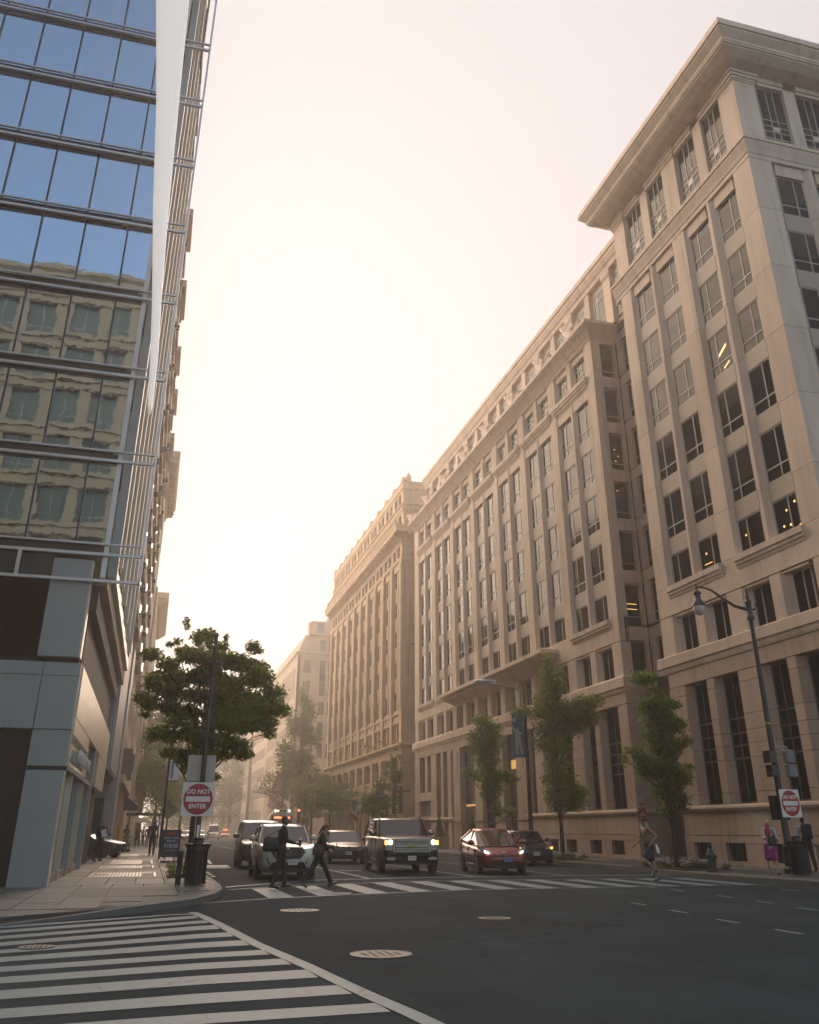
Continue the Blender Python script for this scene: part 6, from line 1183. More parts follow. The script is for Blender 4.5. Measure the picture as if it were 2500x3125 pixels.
for k, (x, y) in enumerate(((-1.0, 86), (-.6, 92), (-1.1, 97))):
    nm = ('nearest', 'middle', 'farthest')[k]; cafe_table(x, y, f'{nm} small black cafe table on the left sidewalk'); chair(x - .6, y + .1, R(90), f'black metal chair on the wall side of the {nm} cafe table'); chair(x + .6, y - .1, R(-90), f'black metal chair on the road side of the {nm} cafe table')
t = empty('sidewalk_canopy', 'dark frame spanning the left sidewalk in front of the trees', 'canopy', (-.2, 84, .13)); MB().box(-1.9, 83.6, 2.62, 1.15, 84.4, 2.85).build('beam', BLACK, t)
for x in (-1.6, .9, 1.1): MB().box(x - .05, 83.9, .1, x + .05, 84.0, 2.62).build('post', BLACK, t)
MB().box(.3, 84.5, .5, .75, 84.6, 2.3).build('blue_panel', mat('blue_panel', (.03, .10, .25), .5), t)
tag(MB().add([(-2.1, 76, 4.1), (-2.1, 80, 4.1), (-.9, 80, 3.2), (-.9, 76, 3.2), (-.9, 80, 2.95), (-.9, 76, 2.95), (-2.1, 76, 2.95), (-2.1, 80, 2.95)], [(0, 1, 2, 3), (3, 2, 4, 5), (0, 3, 5, 6), (1, 7, 4, 2)]).build('shop_awning', mat('black_canvas', (.012, .012, .012), .8)), 'black canvas awning on the left facade above the walkers', 'awning')
# lamp post on the right corner
t = empty('lamp_post', 'tall dark lamp post with pendant lamp and DO NOT ENTER sign, right corner', 'lamp post', (20.85, 27.2, .13)); DG = mat('dark_green_iron', (.018, .022, .020), .45)
MB().lathe([(.26, .13), (.26, .3), (.2, .36), (.18, .9), (.2, .95), (.12, 1.1), (.105, 3), (.075, 8.6)], 14, (20.85, 27.2, 0)).build('pole', DG, t, True)
MB().lathe([(.08, 8.6), (.14, 8.65), (.14, 8.75), (.1, 8.8), (.1, 9.25), (.13, 9.3), (.07, 9.4), (.09, 9.5), (.05, 9.6), (.06, 9.7), (.01, 9.85)], 12, (20.85, 27.2, 0)).build('finial', DG, t, True)
MB().tube([(20.85, 27.2, 9.0), (20.2, 27.2, 9.12), (19.7, 27.2, 9.42), (19.3, 27.2, 9.66), (18.95, 27.2, 9.74), (18.72, 27.2, 9.72)], [.07, .06, .045, .04, .035, .03], 8).tube([(20.85, 27.2, 9.0), (21.1, 27.2, 9.05), (21.2, 27.2, 9.2), (21.1, 27.2, 9.25)], .04, 6).build('arm', DG, t, True)
lo = MB().lathe([(.03, 9.85), (.05, 9.6), (.13, 9.55), (.15, 9.48), (.10, 9.42), (.11, 9.25), (.22, 9.12), (.24, 9.02), (.2, 9.0)], 16, (18.70, 27.2, 0)).build('lamp_housing', DG, t, True); MB().lathe([(.2, 9.0), (.21, 8.92), (.17, 8.78), (.09, 8.69), (.01, 8.66)], 16, (18.70, 27.2, 0)).build('lamp_globe', mat('frosted_globe', (.55, .48, .38), .25), lo, True)
dne(t, Matrix.Translation((21.05, 26.98, 2.3)) @ Matrix.Rotation(R(8), 4, 'Z') @ Matrix.Rotation(R(90), 4, 'X'), .88); MB().box(20.48, 27.32, 1.78, 21.2, 27.35, 2.55).build('dark_sign_back', PLASTIC, t)
sb = MB().box(20.55, 27.0, 3.62, 20.82, 27.3, 3.98).box(20.58, 27.0, 3.16, 20.84, 27.3, 3.52).box(20.50, 26.95, 3.6, 20.56, 27.3, 4.0).box(20.53, 26.95, 3.14, 20.59, 27.3, 3.54).build('signal_head', BLACK, t)
for z in (3.8, 3.34): MB().tube([(20.83, 27.15, z), (20.9, 27.2, z)], .03, 5).build('signal_bracket', BLACK, sb)
ps = MB().box(21.3, 27.05, 3.62, 21.62, 27.3, 4.05).box(21.32, 27.05, 3.15, 21.64, 27.3, 3.58).build('pedestrian_signal', mat('grey_signal_box', (.17, .19, .19), .5), t, bevel=.02); MB().tube([(20.85, 27.2, 4.15), (21.45, 27.2, 4.15), (21.48, 27.2, 4.05)], .03, 6).build('signal_bracket', ALU, ps); MB().box(21.4, 27.0, 3.6, 21.6, 27.05, 3.64).build('red_lens', SIGNR, ps)
MB().tube([(21.62, 27.25, 3.1), (21.62, 27.25, .13)], .03, 6).build('side_post', BLACK, t); MB().lathe([(.125, 0), (.125, .05)], 12, (20.85, 27.2, 4.9)).build('yellow_tape', mat('yellow_tape', (.55, .42, .03), .5), t)
# hydrant
t = empty('fire_hydrant', 'dark green fire hydrant on the right kerb beside the flower bed', 'fire hydrant', (19.2, 29.3, .13)); MB().lathe([(.2, .13), (.2, .18), (.13, .2), (.12, .62), (.16, .64), (.16, .68), (.12, .7), (.10, .8), (.05, .86), (.04, .92)], 14, (19.2, 29.3, 0)).build('barrel', mat('hydrant_green', (.03, .05, .04), .5), t, True); MB().lathe([(.055, -.22), (.055, .22)], 10, (19.2, 29.3, .6), 'x').build('side_outlet', DG, t); MB().lathe([(.07, -.2), (.07, 0)], 10, (19.2, 29.3, .5), 'y').build('front_outlet', DG, t)
# parking sign
t = empty('parking_sign', 'red and white no parking sign on a thin post behind the jogger', 'sign', (19.3, 33.9, .13)); MB().tube([(19.3, 33.93, .1), (19.3, 33.93, 2.9)], .03, 6).build('post', BLACK, t)
p = flat(t, 'sign_panel', rrect(.34, .52, .02), .008, SIGNR, FACE_S(19.3, 33.88, 2.02)); text('sign_lettering', 'NO\nPARKING', .085, FACE_S(19.3, 33.865, 2.06), SIGNW, p, .002, sx=.8)
p = flat(t, 'sign_panel', rrect(.34, .42, .02), .008, SIGNW, FACE_S(19.3, 33.88, 1.54)); text('sign_lettering', 'LOADING\nZONE', .075, FACE_S(19.3, 33.865, 1.56), SIGNR, p, .002, sx=.75); MB().box(19.14, 33.866, 1.34, 19.46, 33.87, 1.39).build('red_stripe', SIGNR, p)
p = flat(t, 'sign_panel', rrect(.3, .45, .02), .008, SIGNB, FACE_S(19.3, 33.88, 2.55)); MB().box(19.18, 33.866, 2.4, 19.42, 33.87, 2.46).build('red_stripe', SIGNR, p)
# cobra head lamp with blue banner
t = empty('street_light', 'slender pole with a long arm cobra head lamp and a blue athletic banner', 'lamp post', (19.15, 45.1, .13)); MB().tube([(19.15, 45.1, .1), (19.15, 45.1, 5), (19.15, 45.1, 8.9)], [.12, .1, .07], 10).build('pole', BLACK, t, True); MB().tube([(19.15, 45.1, 8.35), (18.6, 45.1, 8.65), (17.4, 45.1, 8.85)], [.05, .045, .04], 8).build('arm', ALU, t, True)
lh = MB().ball((16.9, 45.1, 8.9), (.62, .2, .12), 14, 8).box(17.2, 45.0, 8.78, 17.5, 45.2, 8.98).build('lamp_head', ALU, t, True); MB().ball((16.75, 45.1, 8.83), (.3, .15, .12), 12, 8).build('lens', mat('lamp_lens', (.6, .55, .48), .2), lh, True)
MB().box(18.36, 45.09, 5.05, 19.06, 45.11, 7.2).build('banner', mat('banner_blue', (.035, .13, .21), .6), t); MB().box(18.34, 45.08, 7.2, 19.15, 45.12, 7.24).box(18.34, 45.08, 5.01, 19.15, 45.12, 5.05).build('banner_arm', BLACK, t)
SIL = mat('banner_silhouette', (.45, .44, .44), .6); fig = [(-.12, -1.0), (.02, -1.0), (.0, -.72), (.06, -.3), (.1, -.72), (.2, -.95), (.3, -.93), (.2, -.6), (.2, -.1), (.17, .15), (.3, .12), (.36, .22), (.18, .32), (.06, .38), (.05, .52), (-.08, .54), (-.1, .4), (-.2, .5), (-.24, .7), (-.32, .7), (-.3, .42), (-.16, .22), (-.18, -.1), (-.2, -.5)]
flat(t, 'banner_figure', fig, .004, SIL, FACE_S(18.66, 45.088, 6.05) @ Matrix.Scale(.92, 4)); flat(t, 'banner_ball', circ(.13, 20), .004, SIL, FACE_S(18.48, 45.088, 6.92)); text('banner_lettering', 'summer', .16, FACE_S(18.98, 45.088, 6.6) @ Matrix.Rotation(R(90), 4, 'Z'), SIL, t, .002)
# vertical sign at the ornate building
t = empty('hanging_sign', 'vertical dark sign with white capitals hanging at the corner of the ornate building', 'sign', (22.9, 86.2, 2.6)); hb_ = MB().box(22.35, 86.0, 2.9, 23.35, 86.2, 5.35).build('board', mat('sign_black', (.02, .017, .015), .5), t); MB().box(23.35, 86.05, 4.9, 24.1, 86.15, 5.0).build('bracket', BLACK, t)
for k, ch in enumerate('PARK'): text('sign_lettering', ch, .55, FACE_S(22.85, 85.99, 5.05 - k * .52), SIGNW, hb_, .004, bold=.012)
text('sign_lettering', 'AT', .26, FACE_S(22.85, 85.99, 3.1), SIGNW, hb_, .004, bold=.01); text('sign_lettering', '14TH', .5, FACE_S(22.85, 85.97, 2.72), SIGNW, hb_, .02, bold=.015)
# flags
FB, FR_, FW_ = mat('flag_blue', (.03, .04, .12), .8), mat('flag_red', (.30, .03, .03), .8), mat('flag_white', (.5, .46, .42), .8)
def flag(label, base, tip, kind, w_=1.3, h_=2.2):
    t = empty('flag', label, 'flag', base, 'flags on the facades'); bx_, by_, bz_ = base; tx_, ty_, tz_ = tip
    MB().tube([base, tip], .035, 6).build('flag_pole', BLACK, t)
    M = Matrix.Translation((tx_ + .1, ty_, tz_ - .1)) @ Matrix.Rotation(R(12), 4, 'Y')
    pc = lambda u0, u1, v0, v1, e=0: [(u0 * w_, -.05 * math.sin(5 * u0) - e, -v0 * h_ - u0 * .5), (u1 * w_, -.05 * math.sin(5 * u1) - e, -v0 * h_ - u1 * .5), (u1 * w_, .06 * math.sin(5 * u1) - e, -v1 * h_ - u1 * .5), (u0 * w_, .06 * math.sin(5 * u0) - e, -v1 * h_ - u0 * .5)]
    if kind == 'us':
        for k in range(13): MB().quad(*pc(k / 13, (k + 1) / 13, 0, 1)).xf(M).build('stripe', FR_ if k % 2 == 0 else FW_, t)
        cn = MB().quad(*pc(0, .54, 0, .4, .012)).xf(M).build('canton', FB, t)
        st = MB()
        for i in range(4):
            for j in range(5): c_ = pc(.07 + i * .12, .09 + i * .12, .04 + j * .07, .06 + j * .07, .02); st.quad(*c_)
        st.xf(M).build('stars', FW_, cn)
    else:
        MB().quad(*pc(0, 1, 0, .6)).xf(M).build('field', FB, t); MB().quad(*pc(0, 1, .6, .78)).xf(M).build('stripe', FW_, t); MB().quad(*pc(0, 1, .78, 1)).xf(M).build('stripe', FR_, t)
flag('striped flag hanging on the bank facade behind the bus', (23.9, 163.5, 7.6), (20.6, 163, 9.9), 'us', 1.9, 4.6); flag('blue and red flag beside the striped one on the bank facade', (23.9, 160.5, 7.6), (21.6, 160, 9.6), 'other', 1.9, 4.2)
flag('striped flag beside the green awnings of the ornate building', (23.8, 107.5, 3.6), (22.2, 107, 5.2), 'us', 1.1, 2.3); flag('blue flag overlapping the striped one by the green awnings', (23.8, 106.2, 3.6), (22.7, 106, 5.1), 'other', 1.1, 2.0)
# far lamp, mast, signal
t = empty('globe_street_lamp', 'old style street lamp with a pale globe in front of the tall tree', 'lamp post', (18.6, 110, .13)); MB().tube([(18.6, 110, .1), (18.6, 110, 7.0)], [.1, .06], 8).build('pole', BLACK, t); lh = MB().lathe([(.05, 7.6), (.22, 7.1), (.34, 6.6), (.3, 6.5)], 10, (18.2, 110, 0)).tube([(18.6, 110, 6.9), (18.4, 110, 7.5), (18.2, 110, 7.55)], .04, 6).build('lamp_housing', BLACK, t); MB().lathe([(.28, 6.5), (.24, 6.2), (.05, 6.05)], 10, (18.2, 110, 0)).build('globe', mat('pale_globe', (.7, .6, .42), .3, emit=.5, ecol=(1, .8, .5)), lh)
t = empty('tall_mast', 'thin tall mast with red upper sections against the distant building', 'mast', (20.0, 200, .13)); MB().tube([(20.0, 200, .1), (20.0, 200, 14)], [.4, .3], 8).build('mast', mat('mast_grey', (.12, .11, .09), .6), t); MB().tube([(20.0, 200, 14), (20.0, 200, 30)], [.2, .12], 6).build('upper_mast', mat('mast_red', (.25, .08, .05), .6), t); MB().box(19.5, 199.8, 17.4, 20.3, 200.2, 18.9).build('equipment_box', SIGNB, t)
t = empty('traffic_light', 'small red traffic light beside the bus', 'traffic light', (15.2, 98, .13)); MB().tube([(15.2, 98, .1), (15.2, 98, 3.0)], .07, 8).build('post', BLACK, t); b = MB().box(15.05, 97.85, 2.6, 15.35, 98.1, 3.6).build('signal_head', BLACK, t); MB().lathe([(.1, 0), (.1, .04)], 12, (15.2, 97.8, 3.4), 'y').build('red_lens', REDL, b)
# ================================================================== PEOPLE
def blobmesh(name, prims, vox, m, sm=4):
    b = MB()
    for p in prims:
        if p[0] == 'c':
            _, a, c, r0, r1 = p; a, c = Vector(a), Vector(c); b.ball(a, r0, 12, 8); b.ball(c, r1, 12, 8)
            if (a - c).length > 1e-4: b.tube([a, c], [r0, r1], 12)
        else:
            e = MB().ball((0, 0, 0), p[2], 16, 10)
            if len(p) > 3: e.xf(p[3])
            e.xf(Matrix.Translation(p[1])); b.add(e.v, e.f)
    ob = bpy.data.objects.new('tmp', b.mesh('tmp')); md = ob.modifiers.new('r', 'REMESH'); md.mode = 'VOXEL'; md.voxel_size = vox; md.use_smooth_shade = True
    s = ob.modifiers.new('s', 'SMOOTH'); s.factor = .5; s.iterations = sm
    me = baked(ob); me.name = name; me.materials.clear(); me.materials.append(m); me.shade_smooth(); return me
def person(label, loc, rot, H=1.75, lean=0, leg=((0, 0), (0, 0)), arm=((5, 10, 8), (5, 10, 8)), head=0, skin=(.30, .17, .11), top=None, bottom=None, shoes=(.015, .013, .012), hair=(.015, .012, .01), hairstyle='short', female=False, wear=(), vox=.013, hturn=0, seat=False):
    """leg: (forward angle, knee bend) left, right; arm: (forward, out, elbow). Faces -Y before turning."""
    k = H / 1.75; t = empty('person', label, 'person', (0, 0, 0)); V = Vector
    d = lambda a, o=0: V((math.sin(R(o)), -math.sin(R(a)) * math.cos(R(o)), -math.cos(R(a)) * math.cos(R(o))))
    hip = V((0, 0, .93)); up = V((0, -math.sin(R(lean)), math.cos(R(lean)))); fw = V((0, -math.cos(R(lean)), -math.sin(R(lean))))
    chest = hip + up * .36; neck = hip + up * .545; sw_ = .175 if female else .195; hw_ = .10 if female else .09
    J = {}
    for i, s in enumerate((1, -1)):
        a, kb_ = leg[i]; h = hip + V((s * hw_, 0, -.02)); kn = h + d(a, s * 1.5) * .43; an = kn + d(a - kb_) * .42
        fd = V((0, -math.cos(R(a - kb_)), math.sin(R(-(a - kb_)) * -1))) ; ft = R(a - kb_); fd = V((0, -math.cos(ft * .8), math.sin(ft * .8)))
        sh = neck + V((s * sw_, 0, -.055)); af, ao, ae = arm[i]; el = sh + d(af, s * ao) * .29; wr = el + d(af + ae, s * ao * (.2 if ae > 40 else .6)) * .25
        J[i] = dict(h=h, kn=kn, an=an, toe=an + fd * .17 + V((0, 0, -.045)), heel=an - fd * .06 + V((0, 0, -.05)), sh=sh, el=el, wr=wr, hd=(wr - el).normalized(), s=s)
    lo = min(min(J[i]['toe'].z, J[i]['heel'].z) for i in (0, 1)) - .04
    hp = neck + up * .06; hc = neck + V((0, -math.sin(R(lean + head)) * .15, math.cos(R(lean + head)) * .16)) + fw * .015
    Rt = Matrix.Rotation(R(lean * .6 + head), 4, 'X') @ Matrix.Rotation(R(hturn), 4, 'Z'); hv = lambda x, y, z: hc + (Rt.to_3x3() @ V((x, y, z)))
    ft_ = .93 if female else 1
    B = [('c', hip + up * .02 + V((.06, 0, 0)), hip + up * .02 - V((.06, 0, 0)), .105, .105), ('c', hip + up * .05, chest, .105 * ft_, .125 * ft_), ('c', chest + up * .06 + V((.075, 0, 0)), chest + up * .06 - V((.075, 0, 0)), .105 * ft_, .105 * ft_), ('c', neck + V((.13, 0, -.05)), neck + V((-.13, 0, -.05)), .062, .062), ('c', neck - up * .03, hp + up * .03, .056, .052)]
    for i in (0, 1):
        j = J[i]; s = j['s']
        B += [('c', j['h'], j['kn'], .088, .055), ('c', j['kn'], j['an'], .055, .036), ('c', j['kn'] + (j['an'] - j['kn']) * .3 + V((0, .018, 0)), j['kn'] + (j['an'] - j['kn']) * .45 + V((0, .012, 0)), .05, .045), ('c', j['heel'], j['toe'], .036, .03), ('c', j['an'], j['heel'], .036, .036), ('c', j['sh'], j['el'], .052, .038), ('c', j['el'], j['wr'], .039, .027)]
        hd = j['hd']; sd_ = V((0, -1, 0)) - hd * V((0, -1, 0)).dot(hd); sd_ = sd_.normalized() if sd_.length > .1 else V((1, 0, 0)); pm = hd.cross(sd_); pc = j['wr'] + hd * .05
        B += [('c', j['wr'], j['wr'] + hd * .08, .026, .033)]
        for q, (o, ln) in enumerate(((-.027, .065), (-.009, .078), (.009, .074), (.026, .056))):
            a0 = j['wr'] + hd * .095 + sd_ * -o; a1 = a0 + hd * ln * .5 - pm * s * -.012; a2 = a1 + hd * ln * .45 + pm * s * .025; B += [('c', a0, a1, .0105, .0095), ('c', a1, a2, .0095, .0085)]
        th = j['wr'] + hd * .03 + sd_ * .024; B += [('c', th, th + hd * .035 + sd_ * .022, .013, .011), ('c', th + hd * .035 + sd_ * .022, th + hd * .065 + sd_ * .024, .011, .009)]
    B += [('e', hv(0, .012, .03), (.074, .092, .088), Rt), ('e', hv(0, -.022, -.035), (.058, .066, .075), Rt), ('e', hv(0, -.094, -.012), (.012, .016, .022), Rt), ('e', hv(.074, .01, -.01), (.01, .02, .03), Rt), ('e', hv(-.074, .01, -.01), (.01, .02, .03), Rt), ('e', hv(0, -.072, -.062), (.024, .014, .01), Rt), ('e', hv(0, -.066, -.095), (.026, .022, .02), Rt), ('e', hv(0, -.075, .028), (.05, .016, .012), Rt)]
    SK = mat('skin_%d_%d' % (int(skin[0] * 100), int(skin[1] * 100)), skin, .5)
    body = bpy.data.objects.new('body', blobmesh('body', B, vox, SK)); COL.objects.link(body); par(body, t)
    EY = mat('eye', (.03, .025, .02), .2)
    for s in (1, -1): MB().ball(hv(s * .03, -.083, .008), .0085, 8, 6).build('eye', EY, body, True)
    MB().ball(hv(0, -.086, -.062), (.02, .006, .005), 10, 6).build('mouth', mat('lips', (.18, .07, .06), .5), body, True)
    def add(nm, pr, c, rough=.8, v=None, m=None):
        m = m or mat('cloth_%s_%d_%d_%d' % (nm, c[0] * 999, c[1] * 999, c[2] * 999), c, rough, nscale=14, namt=.12); o = bpy.data.objects.new(nm, blobmesh(nm, pr, v or vox, m)); COL.objects.link(o); par(o, t); return o
    e = .016
    if bottom:
        kind, c = bottom
        if kind in ('trousers', 'shorts'):
            P = [('c', hip + up * .06 + V((.06, 0, 0)), hip + up * .06 - V((.06, 0, 0)), .115, .115), ('c', hip + V((.05, 0, -.04)), hip + V((-.05, 0, -.04)), .115, .115)]
            for i in (0, 1):
                j = J[i]
                if kind == 'trousers': P += [('c', j['h'], j['kn'], .107, .076), ('c', j['kn'], j['kn'].lerp(j['an'], .93), .074, .062)]
                else: P += [('c', j['h'], j['h'].lerp(j['kn'], .72), .112, .105)]
            add(kind, P, c)
        else:
            P = [('c', hip + up * .1 + V((.04, 0, 0)), hip + up * .1 - V((.04, 0, 0)), .11, .11)]
            for i in (0, 1): P += [('c', J[i]['h'], J[i]['h'].lerp(J[i]['kn'], .9), .12, .115)]
            P += [('c', J[0]['h'].lerp(J[0]['kn'], q), J[1]['h'].lerp(J[1]['kn'], q), .12, .12) for q in (.1, .25, .4, .55, .7, .85)]
            add(kind, P, c)
    if top:
        kind, c = top; slv = 0 if kind == 'tank' else (.45 if kind in ('tee', 'dress') else 1)
        P = [('c', hip + up * .1, chest, .118 * ft_ + .004, .142 * ft_), ('c', chest + up * .06 + V((.085, 0, 0)), chest + up * .06 - V((.085, 0, 0)), .118 * ft_, .118 * ft_), ('c', neck + V((.135, 0, -.055)), neck + V((-.135, 0, -.055)), .074, .074), ('c', neck - up * .06, neck - up * .0, .085, .07)]
        if kind == 'jacket': P += [('c', hip + up * .04 + V((.055, 0, 0)), hip + up * .04 - V((.055, 0, 0)), .132, .132), ('c', hip + V((.05, 0, -.07)), hip + V((-.05, 0, -.07)), .125, .125)]
        for i in (0, 1):
            j = J[i]
            if slv: P += [('c', j['sh'], j['sh'].lerp(j['el'], min(1, slv * 1.0 if slv == 1 else .6)), .07, .057)]
            if slv == 1: P += [('c', j['el'], j['el'].lerp(j['wr'], .93), .056, .043)]
        add(kind, P, c)
        if kind == 'jacket' and 'shirt' in wear: add('shirt_collar', [('c', neck - up * .0, neck + up * .045, .064, .059), ('c', neck - up * .02 + fw * .06, chest + up * .1 + fw * .105, .03, .022)], (.5, .48, .46), v=.01)
    if shoes:
        P = []
        for i in (0, 1): j = J[i]; P += [('c', j['heel'] + V((0, 0, .004)), j['toe'] + V((0, 0, -.002)), .043, .037), ('c', j['heel'], j['an'] + V((0, 0, -.015)), .043, .045)]
        add('shoes', P, shoes, .4)
    HM = mat('hair_%d_%d' % (hair[0] * 999, hair[1] * 999), hair, .6, nscale=30, namt=.3)
    HP = [('e', hv(0, .026, .045), (.080, .092, .084), Rt), ('e', hv(0, .05, -.02), (.072, .062, .07), Rt)]
    if hairstyle == 'beard': HP += [('e', hv(0, -.045, -.085), (.054, .044, .036), Rt), ('c', hv(.064, -.005, -.03), hv(.04, -.05, -.09), .018, .022), ('c', hv(-.064, -.005, -.03), hv(-.04, -.05, -.09), .018, .022)]
    if hairstyle == 'long': HP += [('c', hv(.05, .04, 0), hv(.075, .03, -.26), .05, .035), ('c', hv(-.05, .04, 0), hv(-.075, .03, -.26), .05, .035), ('c', hv(0, .06, 0), hv(0, .09, -.28), .065, .05)]
    if hairstyle == 'ponytail': HP += [('c', hv(0, .10, .02), hv(0, .13, -.22), .035, .022), ('e', hv(0, .10, .03), (.03, .03, .03))]
    if hairstyle == 'bald': HP = [('e', hv(0, .045, -.02), (.074, .064, .055), Rt)]
    if hairstyle != 'cap': add('hair', HP, None, m=HM)
    else: add('cap', [('e', hv(0, .015, .05), (.082, .096, .075), Rt), ('c', hv(.03, -.08, .045), hv(-.03, -.08, .045), .022, .022), ('c', hv(.025, -.13, .04), hv(-.025, -.13, .04), .012, .012)] if 'brim' in wear else [('e', hv(0, .015, .045), (.082, .096, .08), Rt)], hair)
    t['_'] = 0; del t['_']
    Z = -lo if not seat else 0
    M = Matrix.Translation((0, 0, Z)) @ Matrix.Scale(1, 4)
    for o in tree_of(t)[1:]: pass
    for o in t.children:
        o.data.transform(Matrix.Scale(k, 4) @ Matrix.Translation((0, 0, Z)))
        for c_ in o.children: c_.data.transform(Matrix.Scale(k, 4) @ Matrix.Translation((0, 0, Z)))
    W = Matrix.Translation(loc) @ Matrix.Rotation(rot, 4, 'Z') @ Matrix.Scale(k, 4) @ Matrix.Translation((0, 0, Z))
    t.location = loc; t.rotation_euler = (0, 0, rot); t2 = {}
    for i in (0, 1): t2[i] = {q: W @ J[i][q] for q in ('h', 'kn', 'an', 'sh', 'el', 'wr')}; t2[i]['grip'] = W @ (J[i]['wr'] + J[i]['hd'] * .1)
    t2['hip'] = W @ hip; t2['chest'] = W @ chest; t2['neck'] = W @ neck; t2['obj'] = t; t2['W'] = W
    return t2
SUIT = (.012, .012, .014)
a = person('man in a dark suit with a beard crossing the street with a drink', (3.62, 26.1, .004), R(92), 1.78, 4, ((14, 8), (-12, 6)), ((-8, 8, 12), (12, 8, 62)), 3, (.16, .085, .05), ('jacket', SUIT), ('trousers', SUIT), hairstyle='beard', wear=('shirt',))
def bag(label, c, sz, m, strap=None, name='shoulder_bag', cat='bag', rz=0):
    t = empty(name, label, cat, c); hx, hz_, rr = sz[0] / 2, sz[2] / 2, sz[1] / 2; V3 = lambda x, z: Vector(c) + Vector((x, 0, z)); o_ = bpy.data.objects.new('bag_body', blobmesh('bag_body', [('c', V3(-hx * .62, hz_ - rr * .5), V3(hx * .62, hz_ - rr * .5), rr * .6, rr * .6), ('c', V3(-hx + rr, 0), V3(hx - rr, 0), rr, rr), ('c', V3(-hx + rr, -hz_ + rr * .8), V3(hx - rr, -hz_ + rr * .8), rr * 1.05, rr * 1.05), ('e', Vector(c), (hx * .9, rr * .9, hz_ * .9))], .014, m)); COL.objects.link(o_); par(o_, t)
    if strap: MB().tube(strap, .014, 6).build('strap', m, t)
    return t
BAGM = mat('black_bag', (.014, .013, .013), .6)
bag('big soft black bag hanging behind the suited man with the drink', (a['hip'].x - .30, 25.93, a['hip'].z + .13), (.50, .2, .34), BAGM, [(a['hip'].x - .45, 25.93, a['hip'].z + .3), (a['neck'].x + .02, 25.98, a['neck'].z - .0), (a['hip'].x - .1, 25.93, a['hip'].z + .3)])
g_ = a[1]['grip']; t = empty('drink_cup', 'iced drink in a clear cup with a straw held by the suited man', 'cup', (g_.x + .02, g_.y, g_.z - .05)); MB().lathe([(.030, -.05), (.042, .1), (.044, .1), (.044, .11)], 14, (g_.x + .03, g_.y, g_.z)).build('cup', mat('brown_drink', (.10, .05, .035), .1), t, True); MB().lathe([(.044, .11), (.03, .15), (.012, .155)], 14, (g_.x + .03, g_.y, g_.z)).tube([(g_.x + .03, g_.y, g_.z + .13), (g_.x + .045, g_.y, g_.z + .24)], .005, 5).build('lid', mat('clear_lid', (.5, .48, .46), .1), t)
a = person('woman in black with a dark ponytail striding across and looking at her phone', (4.72, 26.35, .004), R(90), 1.66, 9, ((33, 8), (-30, 12)), ((0, 8, 70), (10, 8, 78)), 20, (.34, .20, .14), ('jacket', (.012, .011, .013)), ('trousers', (.012, .012, .014)), (.03, .022, .018), (.03, .018, .012), 'ponytail', True)
g_ = a[1]['grip']; tag(MB().box(g_.x - .01, g_.y - .035, g_.z - .02, g_.x + .005, g_.y + .035, g_.z + .12).build('phone', BLACK), 'dark phone in the hand of the striding woman in black', 'phone')
bag('dark handbag at the hip of the striding woman in black', (a['hip'].x - .06, 26.12, a['hip'].z + .12), (.34, .12, .26), BAGM, [(a['hip'].x - .18, 26.12, a['hip'].z + .22), (a['neck'].x, 26.2, a['neck'].z - .03), (a['hip'].x + .08, 26.12, a['hip'].z + .22)], 'handbag')
a = person('shirtless jogger in dark shorts and a cap running along the far crosswalk', (15.05, 26.2, .004), R(-90), 1.8, 9, ((38, 88), (-14, 10)), ((-48, 10, 95), (5, 12, 50)), 2, (.27, .145, .085), None, ('shorts', (.014, .016, .022)), (.03, .045, .05), (.04, .03, .025), 'cap')
hx_, hz_ = a['hip'].x + .09, a['hip'].z
tag(MB().prism([(0, .08), (.06, .07), (.12, -.08), (.13, -.2), (.04, -.15)], 0, .03).xf(Matrix.Translation((hx_, 26.03, hz_)) @ Matrix.Rotation(R(90), 4, 'X')).build('towel', WHITE), 'white towel tucked into the waist of the jogger', 'towel')
a = person('blonde woman in a magenta skirt and pale jacket looking down on the right kerb', (19.55, 26.4, .13), R(-22), 1.62, 6, ((8, 2), (-12, 4)), ((10, 10, 70), (18, 6, 78)), 24, (.42, .27, .20), ('jacket', (.42, .36, .36)), ('skirt', (.28, .035, .17)), (.16, .08, .06), (.40, .30, .17), 'long', True)
o = a['obj']; MB().ball(a['chest'] + Vector((-.03, -.10, .05)), (.10, .06, .16), 12, 8).build('red_top', mat('red_top', (.35, .03, .04), .8), o, True)
bag('black bag held in front of the blonde woman in the magenta skirt', (a['hip'].x - .1, 26.12, a['hip'].z + .12), (.3, .14, .26), BAGM, [(a['hip'].x - .2, 26.14, a['hip'].z + .22), (a['neck'].x + .1, 26.25, a['neck'].z - .03), (a['hip'].x + .02, 26.14, a['hip'].z + .22)], 'handbag')
a = person('man in a pale blue shirt seen from behind, walking away by the lamp post', (22.55, 28.4, .13), R(160), 1.72, 5, ((14, 6), (-12, 10)), ((10, 8, 30), (-12, 8, 15)), 6, (.12, .07, .05), ('shirt', (.40, .45, .55)), ('trousers', (.02, .02, .022)), hair=(.012, .012, .012), hairstyle='cap')
c_ = a['chest']; fwd = Vector((math.sin(R(160)), -math.cos(R(160)), 0)); t = empty('backpack', 'bulky black backpack on the man in the pale blue shirt', 'backpack', c_)
Mb = Matrix.Translation(c_ - fwd * .24 + Vector((0, 0, .0))) @ Matrix.Rotation(R(160), 4, 'Z'); MB().box(-.17, -.12, -.26, .17, .12, .24).xf(Mb).build('pack', BAGM, t, bevel=.07, seg=3); MB().box(-.13, .12, -.22, .13, .18, .02).xf(Mb).build('pocket', BAGM, t, bevel=.03, seg=2)
